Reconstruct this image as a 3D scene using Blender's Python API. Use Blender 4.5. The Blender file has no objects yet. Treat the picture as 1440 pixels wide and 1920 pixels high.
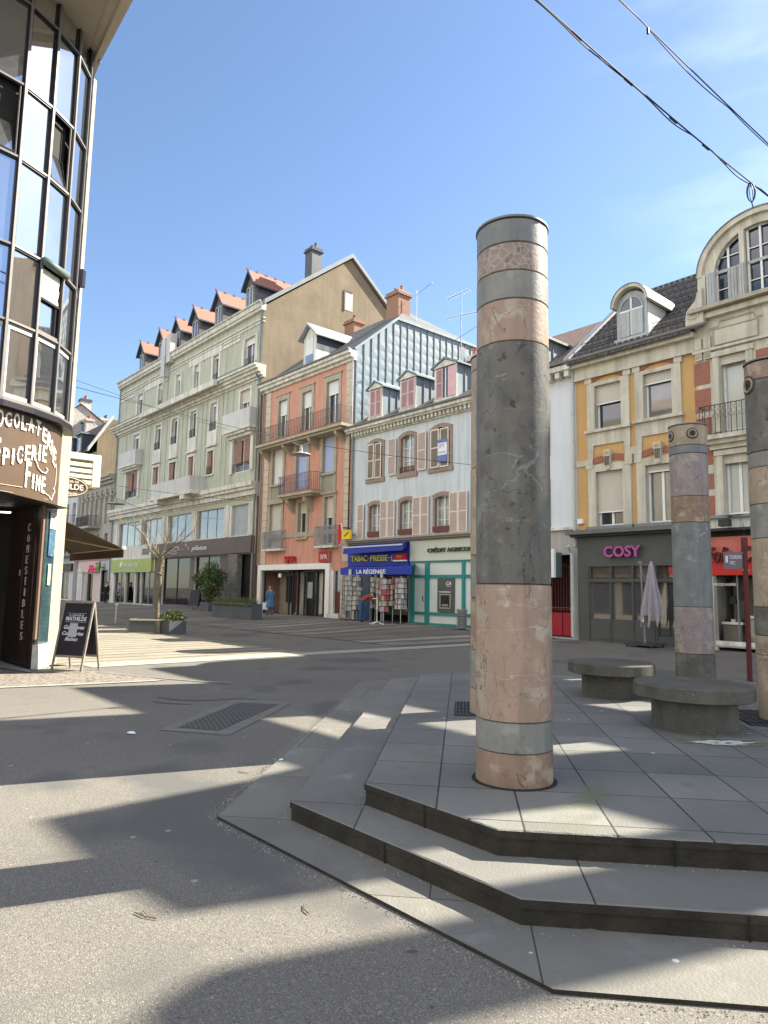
import bpy, bmesh, math, random
from mathutils import Vector, Matrix, noise
random.seed(7)
R = math.radians
sc = bpy.context.scene
col = sc.collection
# ---------------------------------------------------------------- camera
CAM = Vector((0, 0, 1.55))
pitch = math.atan(148/1290.0); roll = R(1.0)
cd = bpy.data.cameras.new('camera'); cam = bpy.data.objects.new('camera', cd); col.objects.link(cam)
cd.sensor_fit = 'VERTICAL'; cd.sensor_height = 36; cd.lens = 1290/1920*36; cd.clip_end = 3000; cd.clip_start = .05
Fv = Vector((0, math.cos(pitch), math.sin(pitch))); R0 = Vector((1, 0, 0)); U0 = R0.cross(Fv)
Rv = math.cos(roll)*R0 + math.sin(roll)*U0; Uv = -math.sin(roll)*R0 + math.cos(roll)*U0
mw = Matrix((( Rv.x, Uv.x, -Fv.x, CAM.x), (Rv.y, Uv.y, -Fv.y, CAM.y), (Rv.z, Uv.z, -Fv.z, CAM.z), (0, 0, 0, 1)))
cam.matrix_world = mw
sc.camera = cam
# ---------------------------------------------------------------- sky and sun
SAZ, SEL = 68.0, 40.5
wd = bpy.data.worlds.new('World'); sc.world = wd; wd.use_nodes = True
nt = wd.node_tree; nt.nodes.clear()
sky = nt.nodes.new('ShaderNodeTexSky'); sky.sky_type = 'NISHITA'; sky.sun_disc = False
sky.sun_elevation = R(SEL); sky.sun_rotation = R(SAZ); sky.altitude = 300; sky.air_density = 1.0; sky.dust_density = .45; sky.ozone_density = 2.6
bgn = nt.nodes.new('ShaderNodeBackground'); bgn.inputs[1].default_value = .069
# a few faint high clouds near the sun
tcn = nt.nodes.new('ShaderNodeTexCoord'); mp = nt.nodes.new('ShaderNodeMapping'); mp.inputs['Scale'].default_value = (1.6, 1.6, 6.5); mp.inputs['Rotation'].default_value = (.15, .5, 0)
nz = nt.nodes.new('ShaderNodeTexNoise'); nz.inputs['Scale'].default_value = 1.7; nz.inputs['Detail'].default_value = 7; nz.inputs['Roughness'].default_value = .55
rp = nt.nodes.new('ShaderNodeValToRGB'); rp.color_ramp.elements[0].position = .52; rp.color_ramp.elements[1].position = .88
rp.color_ramp.elements[1].color = (.6, .6, .6, 1)
dt = nt.nodes.new('ShaderNodeVectorMath'); dt.operation = 'DOT_PRODUCT'; dt.inputs[1].default_value = (.66, .50, .56)
mr = nt.nodes.new('ShaderNodeMapRange'); mr.inputs['From Min'].default_value = .86; mr.inputs['From Max'].default_value = 1.0; mr.inputs['To Max'].default_value = 1
ml = nt.nodes.new('ShaderNodeMath'); ml.operation = 'MULTIPLY'
mx = nt.nodes.new('ShaderNodeMixRGB'); mx.inputs[2].default_value = (7.5, 8.2, 9., 1)
out = nt.nodes.new('ShaderNodeOutputWorld')
L = nt.links.new
L(tcn.outputs['Generated'], mp.inputs[0]); L(mp.outputs[0], nz.inputs[0]); L(nz.outputs[0], rp.inputs[0])
L(tcn.outputs['Generated'], dt.inputs[0]); L(dt.outputs['Value'], mr.inputs[0]); L(mr.outputs[0], ml.inputs[0]); L(rp.outputs[0], ml.inputs[1])
L(ml.outputs[0], mx.inputs[0]); L(sky.outputs[0], mx.inputs[1])
# unseen bright cloud bank added behind the viewer to fill the shaded facades
mp2 = nt.nodes.new('ShaderNodeMapping'); mp2.inputs['Scale'].default_value = (1.3, 1.3, 2.6); L(tcn.outputs['Generated'], mp2.inputs[0])
nz2 = nt.nodes.new('ShaderNodeTexNoise'); nz2.inputs['Scale'].default_value = 1.9; nz2.inputs['Detail'].default_value = 8; nz2.inputs['Roughness'].default_value = .5; L(mp2.outputs[0], nz2.inputs[0])
rp2 = nt.nodes.new('ShaderNodeValToRGB'); rp2.color_ramp.elements[0].position = .44; rp2.color_ramp.elements[1].position = .56; L(nz2.outputs[0], rp2.inputs[0])
dt2 = nt.nodes.new('ShaderNodeVectorMath'); dt2.operation = 'DOT_PRODUCT'; dt2.inputs[1].default_value = (-.42, -.90, .12); L(tcn.outputs['Generated'], dt2.inputs[0])
mr2 = nt.nodes.new('ShaderNodeMapRange'); mr2.inputs['From Min'].default_value = .05; mr2.inputs['From Max'].default_value = .4; L(dt2.outputs['Value'], mr2.inputs[0])
ml2 = nt.nodes.new('ShaderNodeMath'); ml2.operation = 'MULTIPLY'; L(mr2.outputs[0], ml2.inputs[0]); L(rp2.outputs[0], ml2.inputs[1])
mx2 = nt.nodes.new('ShaderNodeMixRGB'); mx2.inputs[2].default_value = (9.6, 9.5, 9.8, 1); L(ml2.outputs[0], mx2.inputs[0]); L(mx.outputs[0], mx2.inputs[1]); L(mx2.outputs[0], bgn.inputs[0]); L(bgn.outputs[0], out.inputs[0])
sd = bpy.data.lights.new('sun', 'SUN'); sd.energy = 5.0; sd.angle = R(.32); sd.color = (1, .93, .80)
so = bpy.data.objects.new('sun', sd); col.objects.link(so)
sv = Vector((math.sin(R(SAZ))*math.cos(R(SEL)), math.cos(R(SAZ))*math.cos(R(SEL)), math.sin(R(SEL))))
so.rotation_euler = sv.to_track_quat('Z', 'Y').to_euler(); so.location = sv*60
sc.view_settings.view_transform = 'Standard'; sc.view_settings.look = 'None'; sc.view_settings.gamma = 1; sc.view_settings.exposure = 1.88
sc.cycles.max_bounces = 7; sc.cycles.diffuse_bounces = 4; sc.cycles.glossy_bounces = 3

# ---------------------------------------------------------------- frames: row frame (X along the street to the right, Y into the houses)
O = Vector((6.81, 23.87, 0)); TH = R(-49)
XR = Vector((math.sin(R(41)), -math.cos(R(41)), 0)); YR = Vector((math.cos(R(41)), math.sin(R(41)), 0))
def row(X, Y=0, Z=0): return O + XR*X + YR*Y + Vector((0, 0, Z))

# ---------------------------------------------------------------- materials
MATS = {}
def mat(name, c, rough=.8, var=.12, scale=2.5, bump=0, bs=60, streak=0, metal=0, spec=.3, c2=None, emit=None, coat=0, grime=None):
    if name in MATS: return MATS[name]
    m = bpy.data.materials.new(name); m.use_nodes = True; t = m.node_tree; n = t.nodes; l = t.links.new
    b = n['Principled BSDF']; b.inputs['Roughness'].default_value = rough; b.inputs['Metallic'].default_value = metal
    b.inputs['Specular IOR Level'].default_value = spec; b.inputs['Coat Weight'].default_value = coat
    MATS[name] = m
    tc = n.new('ShaderNodeTexCoord')
    nz = n.new('ShaderNodeTexNoise'); nz.inputs['Scale'].default_value = scale; nz.inputs['Detail'].default_value = 8; nz.inputs['Roughness'].default_value = .62
    l(tc.outputs['Object'], nz.inputs['Vector'])
    r = n.new('ShaderNodeValToRGB'); r.color_ramp.elements[0].position = .3; r.color_ramp.elements[1].position = .7
    lo = [max(0, x*(1-var)) for x in c]; hi = [min(1, x*(1+var)) for x in c]
    if c2: lo = c2; hi = c
    r.color_ramp.elements[0].color = (*lo, 1); r.color_ramp.elements[1].color = (*hi, 1)
    l(nz.outputs[0], r.inputs[0]); last = r.outputs[0]
    if streak or grime:
        mp = n.new('ShaderNodeMapping'); mp.inputs['Scale'].default_value = (3.2, 3.2, .28); l(tc.outputs['Object'], mp.inputs[0])
        n2 = n.new('ShaderNodeTexNoise'); n2.inputs['Scale'].default_value = 1.6; n2.inputs['Detail'].default_value = 6; l(mp.outputs[0], n2.inputs['Vector'])
        r2 = n.new('ShaderNodeValToRGB'); r2.color_ramp.elements[0].position = .42; r2.color_ramp.elements[1].position = .68
        r2.color_ramp.elements[0].color = (0, 0, 0, 1); s = streak or .35; r2.color_ramp.elements[1].color = (s, s, s, 1)
        l(n2.outputs[0], r2.inputs[0])
        mx = n.new('ShaderNodeMixRGB'); l(r2.outputs[0], mx.inputs[0]); l(last, mx.inputs[1]); g = grime or [x*.45 for x in c]; mx.inputs[2].default_value = (*g, 1); last = mx.outputs[0]
    l(last, b.inputs['Base Color'])
    if bump:
        n3 = n.new('ShaderNodeTexNoise'); n3.inputs['Scale'].default_value = bs; n3.inputs['Detail'].default_value = 5; l(tc.outputs['Object'], n3.inputs['Vector'])
        bp = n.new('ShaderNodeBump'); bp.inputs['Strength'].default_value = bump; bp.inputs['Distance'].default_value = .02; l(n3.outputs[0], bp.inputs['Height']); l(bp.outputs[0], b.inputs['Normal'])
    if emit: b.inputs['Emission Color'].default_value = (*emit[0], 1); b.inputs['Emission Strength'].default_value = emit[1]
    return m
def nodes_of(m): t = m.node_tree; return t.nodes, t.links.new, t.nodes['Principled BSDF']
def base_socket(m):
    b = m.node_tree.nodes['Principled BSDF']; return b.inputs['Base Color'].links[0].from_socket
def overlay(m, fac_socket, color, keep=None):
    n, l, b = nodes_of(m); src = base_socket(m); mx = n.new('ShaderNodeMixRGB'); l(fac_socket, mx.inputs[0]); l(src, mx.inputs[1]); mx.inputs[2].default_value = (*color, 1); l(mx.outputs[0], b.inputs['Base Color']); return mx
def mathn(m, op, a, b=None, c=None):
    n, l, _ = nodes_of(m); x = n.new('ShaderNodeMath'); x.operation = op
    for i, v in enumerate((a, b, c)):
        if v is None: continue
        if hasattr(v, 'links') or hasattr(v, 'is_output'): l(v, x.inputs[i])
        else: x.inputs[i].default_value = v
    return x.outputs[0]
def coord(m, kind='Object'):
    n, l, _ = nodes_of(m); tc = n.new('ShaderNodeTexCoord'); s = n.new('ShaderNodeSeparateXYZ'); l(tc.outputs[kind], s.inputs[0]); return tc.outputs[kind], s.outputs[0], s.outputs[1], s.outputs[2]
def spots(m, scale, thr, color, wide=.03, detail=2, kind='noise'):
    n, l, _ = nodes_of(m); tc = n.new('ShaderNodeTexCoord')
    if kind == 'noise': t = n.new('ShaderNodeTexNoise'); t.inputs['Detail'].default_value = detail; o = t.outputs[0]
    else: t = n.new('ShaderNodeTexVoronoi'); o = t.outputs[0]
    t.inputs['Scale'].default_value = scale; l(tc.outputs['Object'], t.inputs['Vector'])
    r = n.new('ShaderNodeValToRGB')
    e = r.color_ramp.elements
    if kind == 'noise': e[0].position = thr; e[1].position = thr+wide
    else: e[0].position = thr; e[1].position = thr+wide; e[0].color = (1, 1, 1, 1); e[1].color = (0, 0, 0, 1)
    l(o, r.inputs[0]); overlay(m, r.outputs[0], color)
def joints(m, ax, ay, sx, sy, w, color, offset=0.0, fac=1.0):
    """thin joint lines on a rectangular grid of pitch sx, sy read from two coordinates"""
    _, x, y, z = coord(m); c = {'x': x, 'y': y, 'z': z}
    u = c[ax]; v = c[ay]
    vv = mathn(m, 'DIVIDE', v, sy); rowi = mathn(m, 'FLOOR', vv)
    uu = mathn(m, 'DIVIDE', u, sx); uu = mathn(m, 'ADD', uu, mathn(m, 'MULTIPLY', rowi, offset))
    fu = mathn(m, 'FRACT', uu); fv = mathn(m, 'FRACT', vv)
    a = mathn(m, 'LESS_THAN', fu, w/sx); b = mathn(m, 'LESS_THAN', fv, w/sy)
    overlay(m, mathn(m, 'MULTIPLY', mathn(m, 'MAXIMUM', a, b), fac), color)
def cellvar(m, ax, ay, sx, sy, offset=0.0, amt=.3):
    """each slab of a grid a little lighter or darker than its neighbours"""
    n, l, b = nodes_of(m); _, x, y, z = coord(m); c = {'x': x, 'y': y, 'z': z}
    vv = mathn(m, 'FLOOR', mathn(m, 'DIVIDE', c[ay], sy)); uu = mathn(m, 'FLOOR', mathn(m, 'ADD', mathn(m, 'DIVIDE', c[ax], sx), mathn(m, 'MULTIPLY', vv, offset)))
    cb = n.new('ShaderNodeCombineXYZ'); l(uu, cb.inputs[0]); l(vv, cb.inputs[1]); wn = n.new('ShaderNodeTexWhiteNoise'); l(cb.outputs[0], wn.inputs['Vector'])
    src = base_socket(m); hs = n.new('ShaderNodeHueSaturation'); l(src, hs.inputs['Color']); l(mathn(m, 'ADD', mathn(m, 'MULTIPLY', wn.outputs['Value'], amt), 1-amt*.5), hs.inputs['Value']); l(hs.outputs[0], b.inputs['Base Color'])
def stripes(m, axis, pitch, duty, color, phase=0.0, fac=1.0, noisy=.0):
    _, x, y, z = coord(m); u = {'x': x, 'y': y, 'z': z}[axis]
    f = mathn(m, 'FRACT', mathn(m, 'ADD', mathn(m, 'DIVIDE', u, pitch), phase)); overlay(m, mathn(m, 'MULTIPLY', mathn(m, 'LESS_THAN', f, duty), fac), color)

asphalt = mat('asphalt', (.160, .147, .124), .9, scale=.55, c2=(.126, .117, .101), bump=.45, bs=150, spec=.2)
spots(asphalt, 120, .60, (.30, .275, .23), .05); spots(asphalt, 150, .61, (.05, .05, .05), .04); spots(asphalt, 34, .70, (.30, .28, .25), .03)
spots(asphalt, 38, .56, (.185, .172, .15), .1, detail=3); spots(asphalt, 52, .60, (.085, .08, .07), .08, detail=3); spots(asphalt, .35, .58, (.105, .102, .094), .05, detail=9)
spots(asphalt, 2.6, .045, (.27, .26, .235), .01, kind='vor'); spots(asphalt, 4.3, .035, (.07, .066, .06), .015, kind='vor')
spots(asphalt, .9, .60, (.10, .096, .088), .12, detail=6)
slabm = mat('sandstone_slab', (.188, .178, .148), .8, scale=1.2, c2=(.125, .121, .107), bump=.35, bs=70, spec=.25)
spots(slabm, 4.5, .60, (.19, .19, .175), .12, detail=6); spots(slabm, 160, .64, (.13, .13, .12), .05); spots(slabm, 3.1, .04, (.42, .42, .40), .012, kind='vor')
riser = mat('shaded_step_stone', (.042, .034, .022), .9, scale=4, c2=(.014, .012, .009), bump=.5, bs=60)  # darker than the treads: shade of the step faces put into the colour
paveA = mat('banded_paving', (.255, .230, .172), .85, scale=2, c2=(.205, .186, .142), bump=.25, bs=60)
stripes(paveA, 'x', .64, .26, (.108, .10, .082)); joints(paveA, 'x', 'y', .64, 1.2, .03, (.17, .16, .14), .37); cellvar(paveA, 'x', 'y', .64, 1.2, .37, .22)
paveB = mat('banded_paving_shops', (.235, .212, .172), .85, scale=1.2, c2=(.18, .165, .138), bump=.25, bs=60)
stripes(paveB, 'x', 5.12, .34, (.125, .112, .095), .1, .75); stripes(paveB, 'x', 7.68, .16, (.33, .30, .25), .4, .6); stripes(paveB, 'x', 1.28, .42, (.115, .105, .09)); stripes(paveB, 'x', .64, .09, (.06, .056, .05)); joints(paveB, 'x', 'y', .64, 1.2, .03, (.085, .08, .07), .37); cellvar(paveB, 'x', 'y', .64, 1.2, .37, .3)
cobble = mat('cobbles', (.28, .235, .18), .85, scale=7, c2=(.17, .15, .125), bump=.6, bs=40)
n_, l_, b_ = nodes_of(cobble); tcx = n_.new('ShaderNodeTexCoord'); vo = n_.new('ShaderNodeTexVoronoi'); vo.feature = 'DISTANCE_TO_EDGE'; vo.inputs['Scale'].default_value = 9; l_(tcx.outputs['Object'], vo.inputs['Vector'])
overlay(cobble, mathn(cobble, 'LESS_THAN', vo.outputs[0], .07), (.10, .09, .08))
kerbm = mat('pale_kerb', (.33, .31, .26), .85, scale=5, c2=(.25, .235, .20), bump=.3)
wornm = mat('worn_white_band', (.20, .195, .175), .85, scale=7, c2=(.12, .12, .112), bump=.3)
conc = mat('pale_concrete', (.36, .34, .29), .85, scale=3, c2=(.29, .275, .24), bump=.3)
ironm = mat('cast_iron', (.07, .07, .07), .55, metal=.7, scale=12)
black = mat('dark_opening', (.006, .006, .006), .6, var=.3)
interior = mat('dim_interior', (.03, .027, .022), .8, scale=1.3, c2=(.010, .010, .009))
glass = mat('window_glass', (.03, .036, .04), .04, spec=1.0, scale=.8, c2=(.015, .018, .02), coat=.6)
curtain = mat('curtained_glass', (.33, .36, .35), .12, spec=.9, scale=3, c2=(.13, .16, .17), coat=.5)
whitef = mat('white_frame', (.74, .74, .71), .5, var=.06)
cream = mat('cream_render', (.37, .335, .25), .85, var=.07, streak=.25, grime=(.34, .30, .22), bump=.2)
rollm = mat('roller_shutter_beige', (.54, .50, .42), .6, var=.05); stripes(rollm, 'z', .055, .22, (.34, .31, .26))
rollw = mat('roller_shutter_white', (.66, .67, .64), .6, var=.05); stripes(rollw, 'z', .055, .2, (.46, .47, .45))
rollb = mat('roller_shutter_blue', (.38, .45, .66), .6, var=.05); stripes(rollb, 'z', .07, .25, (.26, .31, .50))
zinc = mat('zinc_sheet', (.20, .25, .28), .6, metal=.1, scale=1.6, c2=(.145, .185, .21), streak=.4, grime=(.27, .31, .335))
zincd = mat('grey_zinc', (.19, .205, .21), .5, metal=.3, scale=3)
gutterm = mat('gutter_zinc', (.20, .205, .20), .5, metal=.4, scale=6)
pipem = mat('downpipe', (.46, .46, .43), .5, metal=.1, scale=6)
wireM = mat('black_cable', (.02, .02, .022), .6)
ironw = mat('wrought_iron', (.05, .045, .045), .5, metal=.4)

# ---------------------------------------------------------------- mesh builder
class MB:
    def __init__(s): s.v = []; s.f = []; s.m = []; s.mats = []; s.sm = []
    def mi(s, m):
        if m not in s.mats: s.mats.append(m)
        return s.mats.index(m)
    def face(s, pts, m, smooth=False):
        i = len(s.v); s.v += [Vector(p) for p in pts]; s.f.append(tuple(range(i, i+len(pts)))); s.m.append(s.mi(m)); s.sm.append(smooth); return s
    def raw(s, vs, fs, m, smooth=False):
        i = len(s.v); s.v += [Vector(p) for p in vs]; k = s.mi(m)
        for f in fs: s.f.append(tuple(i+a for a in f)); s.m.append(k); s.sm.append(smooth)
        return s
    def box(s, x0, x1, y0, y1, z0, z1, m, M=None):
        x0, x1 = sorted((x0, x1)); y0, y1 = sorted((y0, y1)); z0, z1 = sorted((z0, z1))
        vs = [Vector(p) for p in ((x0,y0,z0),(x1,y0,z0),(x1,y1,z0),(x0,y1,z0),(x0,y0,z1),(x1,y0,z1),(x1,y1,z1),(x0,y1,z1))]
        if M: vs = [M @ p for p in vs]
        return s.raw(vs, [(0,3,2,1),(4,5,6,7),(0,1,5,4),(1,2,6,5),(2,3,7,6),(3,0,4,7)], m)
    def prism(s, poly, z0, z1, m, M=None):
        n = len(poly); a = [Vector((p[0], p[1], z0)) for p in poly]; b = [Vector((p[0], p[1], z1)) for p in poly]; vs = a+b
        if M: vs = [M @ p for p in vs]
        return s.raw(vs, [tuple(range(n-1, -1, -1)), tuple(range(n, 2*n))]+[(i, (i+1) % n, n+(i+1) % n, n+i) for i in range(n)], m)
    def xprism(s, poly, x0, x1, m):   # polygon in (y,z), extruded along x
        n = len(poly); vs = [Vector((x0, p[0], p[1])) for p in poly]+[Vector((x1, p[0], p[1])) for p in poly]
        return s.raw(vs, [tuple(range(n)), tuple(range(2*n-1, n-1, -1))]+[(i, n+i, n+(i+1) % n, (i+1) % n) for i in range(n)], m)
    def yprism(s, poly, y0, y1, m):   # polygon in (x,z), extruded along y
        n = len(poly); vs = [Vector((p[0], y0, p[1])) for p in poly]+[Vector((p[0], y1, p[1])) for p in poly]
        return s.raw(vs, [tuple(range(n)), tuple(range(2*n-1, n-1, -1))]+[(i, n+i, n+(i+1) % n, (i+1) % n) for i in range(n)], m)
    def tube(s, pts, r, m, seg=8, closed=False, smooth=True):
        pts = [Vector(p) for p in pts]; n = len(pts); rs = r if isinstance(r, (list, tuple)) else [r]*n
        vs = []; up0 = None
        for i, p in enumerate(pts):
            a = pts[i-1] if i > 0 else p; b = pts[i+1] if i < n-1 else p
            d = (b-a); d = d.normalized() if d.length > 1e-9 else Vector((0, 0, 1))
            if up0 is None: up0 = d.orthogonal().normalized()
            u = (up0 - d*up0.dot(d)); u = u.normalized() if u.length > 1e-6 else d.orthogonal().normalized(); up0 = u; w = d.cross(u)
            for k in range(seg):
                t = 2*math.pi*k/seg; vs.append(p+(u*math.cos(t)+w*math.sin(t))*rs[i])
        fs = []
        for i in range(n-1):
            for k in range(seg): fs.append((i*seg+k, i*seg+(k+1) % seg, (i+1)*seg+(k+1) % seg, (i+1)*seg+k))
        if closed:
            for k in range(seg): fs.append(((n-1)*seg+k, (n-1)*seg+(k+1) % seg, (k+1) % seg, k))
        else: fs += [tuple(range(seg-1, -1, -1)), tuple(range((n-1)*seg, n*seg))]
        return s.raw(vs, fs, m, smooth)
    def lathe(s, prof, m, c=(0, 0, 0), seg=32, smooth=True, mats=None, rf=None):
        c = Vector(c); vs = []; n = len(prof)
        for j, (r, z) in enumerate(prof):
            for k in range(seg):
                t = 2*math.pi*k/seg; q = rf(t, z) if rf else 1; vs.append(c+Vector((r*q*math.cos(t), r*q*math.sin(t), z)))
        for i in range(n-1):
            s.raw([], [], m)
        base = len(s.v); s.v += vs
        for i in range(n-1):
            k0 = s.mi(mats[i] if mats else m)
            for k in range(seg):
                s.f.append((base+i*seg+k, base+i*seg+(k+1) % seg, base+(i+1)*seg+(k+1) % seg, base+(i+1)*seg+k)); s.m.append(k0); s.sm.append(smooth)
        if prof[0][0] > 1e-6: s.f.append(tuple(base+k for k in range(seg-1, -1, -1))); s.m.append(s.mi(mats[0] if mats else m)); s.sm.append(False)
        if prof[-1][0] > 1e-6: s.f.append(tuple(base+(n-1)*seg+k for k in range(seg))); s.m.append(s.mi(mats[-1] if mats else m)); s.sm.append(False)
        return s
    def build(s, name, parent=None, off=(0, 0, 0), fix=True):
        me = bpy.data.meshes.new(name); o3 = Vector(off)
        me.from_pydata([p-o3 for p in s.v], [], s.f)
        for m in s.mats: me.materials.append(m)
        me.polygons.foreach_set('material_index', s.m); me.polygons.foreach_set('use_smooth', s.sm)
        if fix:
            bm = bmesh.new(); bm.from_mesh(me); bmesh.ops.remove_doubles(bm, verts=bm.verts, dist=1e-5); bmesh.ops.recalc_face_normals(bm, faces=bm.faces)
            for e in bm.edges:
                if len(e.link_faces) != 2 or e.calc_face_angle(0) > .55: e.smooth = False
            bm.to_mesh(me); bm.free()
        me.update(); o = bpy.data.objects.new(name, me); col.objects.link(o)
        if parent: o.parent = parent
        return o
def tag(o, label, cat, group=None):
    o['label'] = label; o['category'] = cat
    if group: o['group'] = group
    return o
def thing(name, label, cat, loc=(0, 0, 0), rz=0, group=None):
    o = bpy.data.objects.new(name, None); col.objects.link(o); o.location = loc; o.rotation_euler = (0, 0, rz); o.empty_display_size = .2
    return tag(o, label, cat, group)
def struct(o): o['kind'] = 'structure'; return o
def copy_thing(o, loc, label, rz=None):
    c = o.copy(); col.objects.link(c); c.location = loc; c['label'] = label
    if rz is not None: c.rotation_euler = (0, 0, rz)
    for ch in list(o.children):
        k = ch.copy(); col.objects.link(k); k.parent = c
        for g in ch.children: q = g.copy(); col.objects.link(q); q.parent = k
    return c
# things in the row frame: empty at row(x0), rotated; child geometry is written in row coordinates and shifted by x0
class House:
    def __init__(s, name, label, cat, x0, y0=0, group=None, z=0):
        s.o = thing(name, label, cat, row(x0, y0, z), TH, group); s.off = Vector((x0, y0, z))
    def part(s, mb, name, parent=None, label=None):
        o = mb.build(name, parent or s.o, s.off)
        if label: o['label'] = label
        return o
# text as real mesh letters: returns verts/faces in unit box scaled to (w,h)
def text_geo(txt, w, h, depth=.01, bold=0.0, shear=0.0, sx=None):
    cu = bpy.data.curves.new('t', 'FONT'); cu.body = txt; cu.size = 1; cu.extrude = .5; cu.offset = bold; cu.shear = shear; cu.resolution_u = 3
    ob = bpy.data.objects.new('t', cu); col.objects.link(ob); dg = bpy.context.evaluated_depsgraph_get(); dg.update()
    me = bpy.data.meshes.new_from_object(ob.evaluated_get(dg)); bpy.data.objects.remove(ob); bpy.data.curves.remove(cu)
    vs = [v.co.copy() for v in me.vertices]; fs = [tuple(p.vertices) for p in me.polygons]; bpy.data.meshes.remove(me)
    x0 = min(v.x for v in vs); x1 = max(v.x for v in vs); y0 = min(v.y for v in vs); y1 = max(v.y for v in vs)
    for v in vs: v.x = (v.x-x0)/(x1-x0)*w; v.y = (v.y-y0)/(y1-y0)*h; v.z = v.z*depth
    return vs, fs
def text_on(mb, txt, x0, x1, z0, z1, Y, m, depth=.03, bold=.0, shear=0.0):  # text in a plane facing -Y
    vs, fs = text_geo(txt, x1-x0, z1-z0, depth, bold, shear)
    mb.raw([Vector((x0+v.x, Y-depth/2-v.z, z0+v.y)) for v in vs], fs, m); return mb
def text_map(mb, txt, w, h, fn, m, depth=.02, bold=0.0, shear=0.0):
    vs, fs = text_geo(txt, w, h, depth, bold, shear); mb.raw([fn(v) for v in vs], fs, m); return mb
# ================================================================ GROUND
def smooth(t): t = max(0, min(1, t)); return t*t*(3-2*t)
def hgt(X, Y): return .17*smooth((Y+7)/5.5)*smooth((-X-1)/7)
def sheet(name, xs, ys, m, dz, kind=True):
    vs = []; fs = []
    for y in ys:
        for x in xs: vs.append((x, y, hgt(x, y)+dz))
    n = len(xs)
    for j in range(len(ys)-1):
        for i in range(n-1): fs.append((j*n+i, j*n+i+1, (j+1)*n+i+1, (j+1)*n+i))
    mb = MB(); mb.raw(vs, fs, m, True); o = mb.build(name); o.location = O; o.rotation_euler = (0, 0, TH)
    if kind: struct(o)
    return o
def fr(a, b, s): n = max(1, round((b-a)/s)); return [a+(b-a)*i/n for i in range(n+1)]
gx = [-1200, -300, -140]+fr(-90, 4, 1.0)+[10, 25, 60, 300, 1200]; gy = [-1200, -300, -80, -40]+fr(-20, 2, .5)+[10, 60, 300, 1200]
sheet('ground', gx, gy, asphalt, 0)
sheet('banded_pavement', fr(-90, -1, 1.0), fr(-7.5, .5, .5), paveB, .012)
sheet('banded_plaza', fr(-60, -.75, 2), fr(-17, -10.9, 2), paveA, .005)
sheet('plaza_apron', fr(-.75, -.12, .3), fr(-16.2, -4.6, .5), kerbm, .009)
def flat(name, pts, m, z0, th=0.0, st=True):
    mb = MB()
    if th: mb.prism(pts, z0-th, z0, m)
    else: mb.face([(x, y, z0) for x, y in pts], m)
    o = mb.build(name); 
    if st: struct(o)
    return o
flat('cobbled_strip', [(-10, 8.6), (-5.73, 10.66), (-4.74, 11.15), (-3.6, 11.8), (-4.55, 12.4), (-5.45, 13.0), (-6.2, 13.75), (-9, 14.2), (-10, 12)], cobble, .005)
flat('pavement_kerb', [(-10, 8.32), (-5.73, 10.52), (-4.72, 11.02), (-3.72, 11.6), (-3.6, 11.8), (-4.74, 11.15), (-5.73, 10.66), (-10, 8.6)], kerbm, .012)
flat('doorstep', [(-9.8, 14.6), (-7.72, 14.15), (-6.3, 12.62), (-6.15, 12.35), (-7.25, 13.15), (-9.8, 13.6)], conc, .02)
flat('worn_road_band', [(-5.15, 12.62), (-3.85, 11.98), (-3.0, 11.62), (-2.45, 11.42), (-2.40, 11.60), (-3.2, 11.80), (-4.1, 12.2), (-5.0, 12.8)], wornm, .009)
# platform, local frame p (right) q (away), rotated
PA = -6.5; PU = Vector((-.10, 4.75, 0)); PM = Matrix.Translation(PU) @ Matrix.Rotation(R(PA), 4, 'Z')
def pq(p, q, z=0): return PM @ Vector((p, q, z))
def octo(a, ch, q1, p1):  # outline offset outward by a
    f = -.77-a; l = -a; r = p1+a; b = q1+a; c = ch
    return [(l, 0-.0*a), (l, b-c*.6), (l+c*.6, b), (r-c*.6, b), (r, b-c*.6), (r, f+c), (r-c, f), (.84+.16*a, f)]
pav = mat('platform_pavers', (.168, .163, .142), .7, scale=.9, c2=(.105, .106, .098), bump=.3, bs=80, spec=.35)
cellvar(pav, 'y', 'x', .62, .488, 0, .34); joints(pav, 'y', 'x', .62, .488, .012, (.022, .022, .018), .0)
spots(pav, 3.5, .58, (.115, .117, .10), .14, detail=6); spots(pav, 1.1, .66, (.11, .12, .07), .1, detail=5); spots(pav, 170, .65, (.12, .12, .11), .05); spots(pav, 2.6, .04, (.44, .44, .42), .012, kind='vor')
tread = mat('tread_slabs', (.178, .17, .147), .75, scale=1.1, c2=(.122, .119, .107), bump=.3, bs=80, spec=.3)
cellvar(tread, 'x', 'y', 1.25, 3.1, 0, .25); joints(tread, 'x', 'y', 1.25, 3.1, .010, (.025, .025, .02), .0); spots(tread, 4, .6, (.19, .19, .175), .14, detail=6); spots(tread, 170, .65, (.13, .13, .12), .05)
plat = thing('stepped_platform', 'grey stone platform with two chamfered steps carrying the striped columns', 'platform', PU, R(PA))
def jag(o, seed, amp=.004):
    """resample a closed outline into short pieces with worn, chipped edges"""
    rn = random.Random(seed); out = []
    n = len(o); cx = sum(p[0] for p in o)/n; cy = sum(p[1] for p in o)/n
    for i in range(n):
        A = Vector(o[i]); B = Vector(o[(i+1) % n]); L_ = (B-A).length; k = max(1, int(L_/.045)); d = (B-A).normalized(); nn = Vector((-d.y, d.x))
        if nn.dot(Vector((cx, cy))-A) < 0: nn = -nn
        for j in range(k):
            q = 0 if j == 0 else rn.uniform(0, amp)+(rn.uniform(.004, .013) if rn.random() < .05 else 0); p = A+(B-A)*(j/k)+nn*q; out.append((p.x, p.y, q))
    return out
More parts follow.
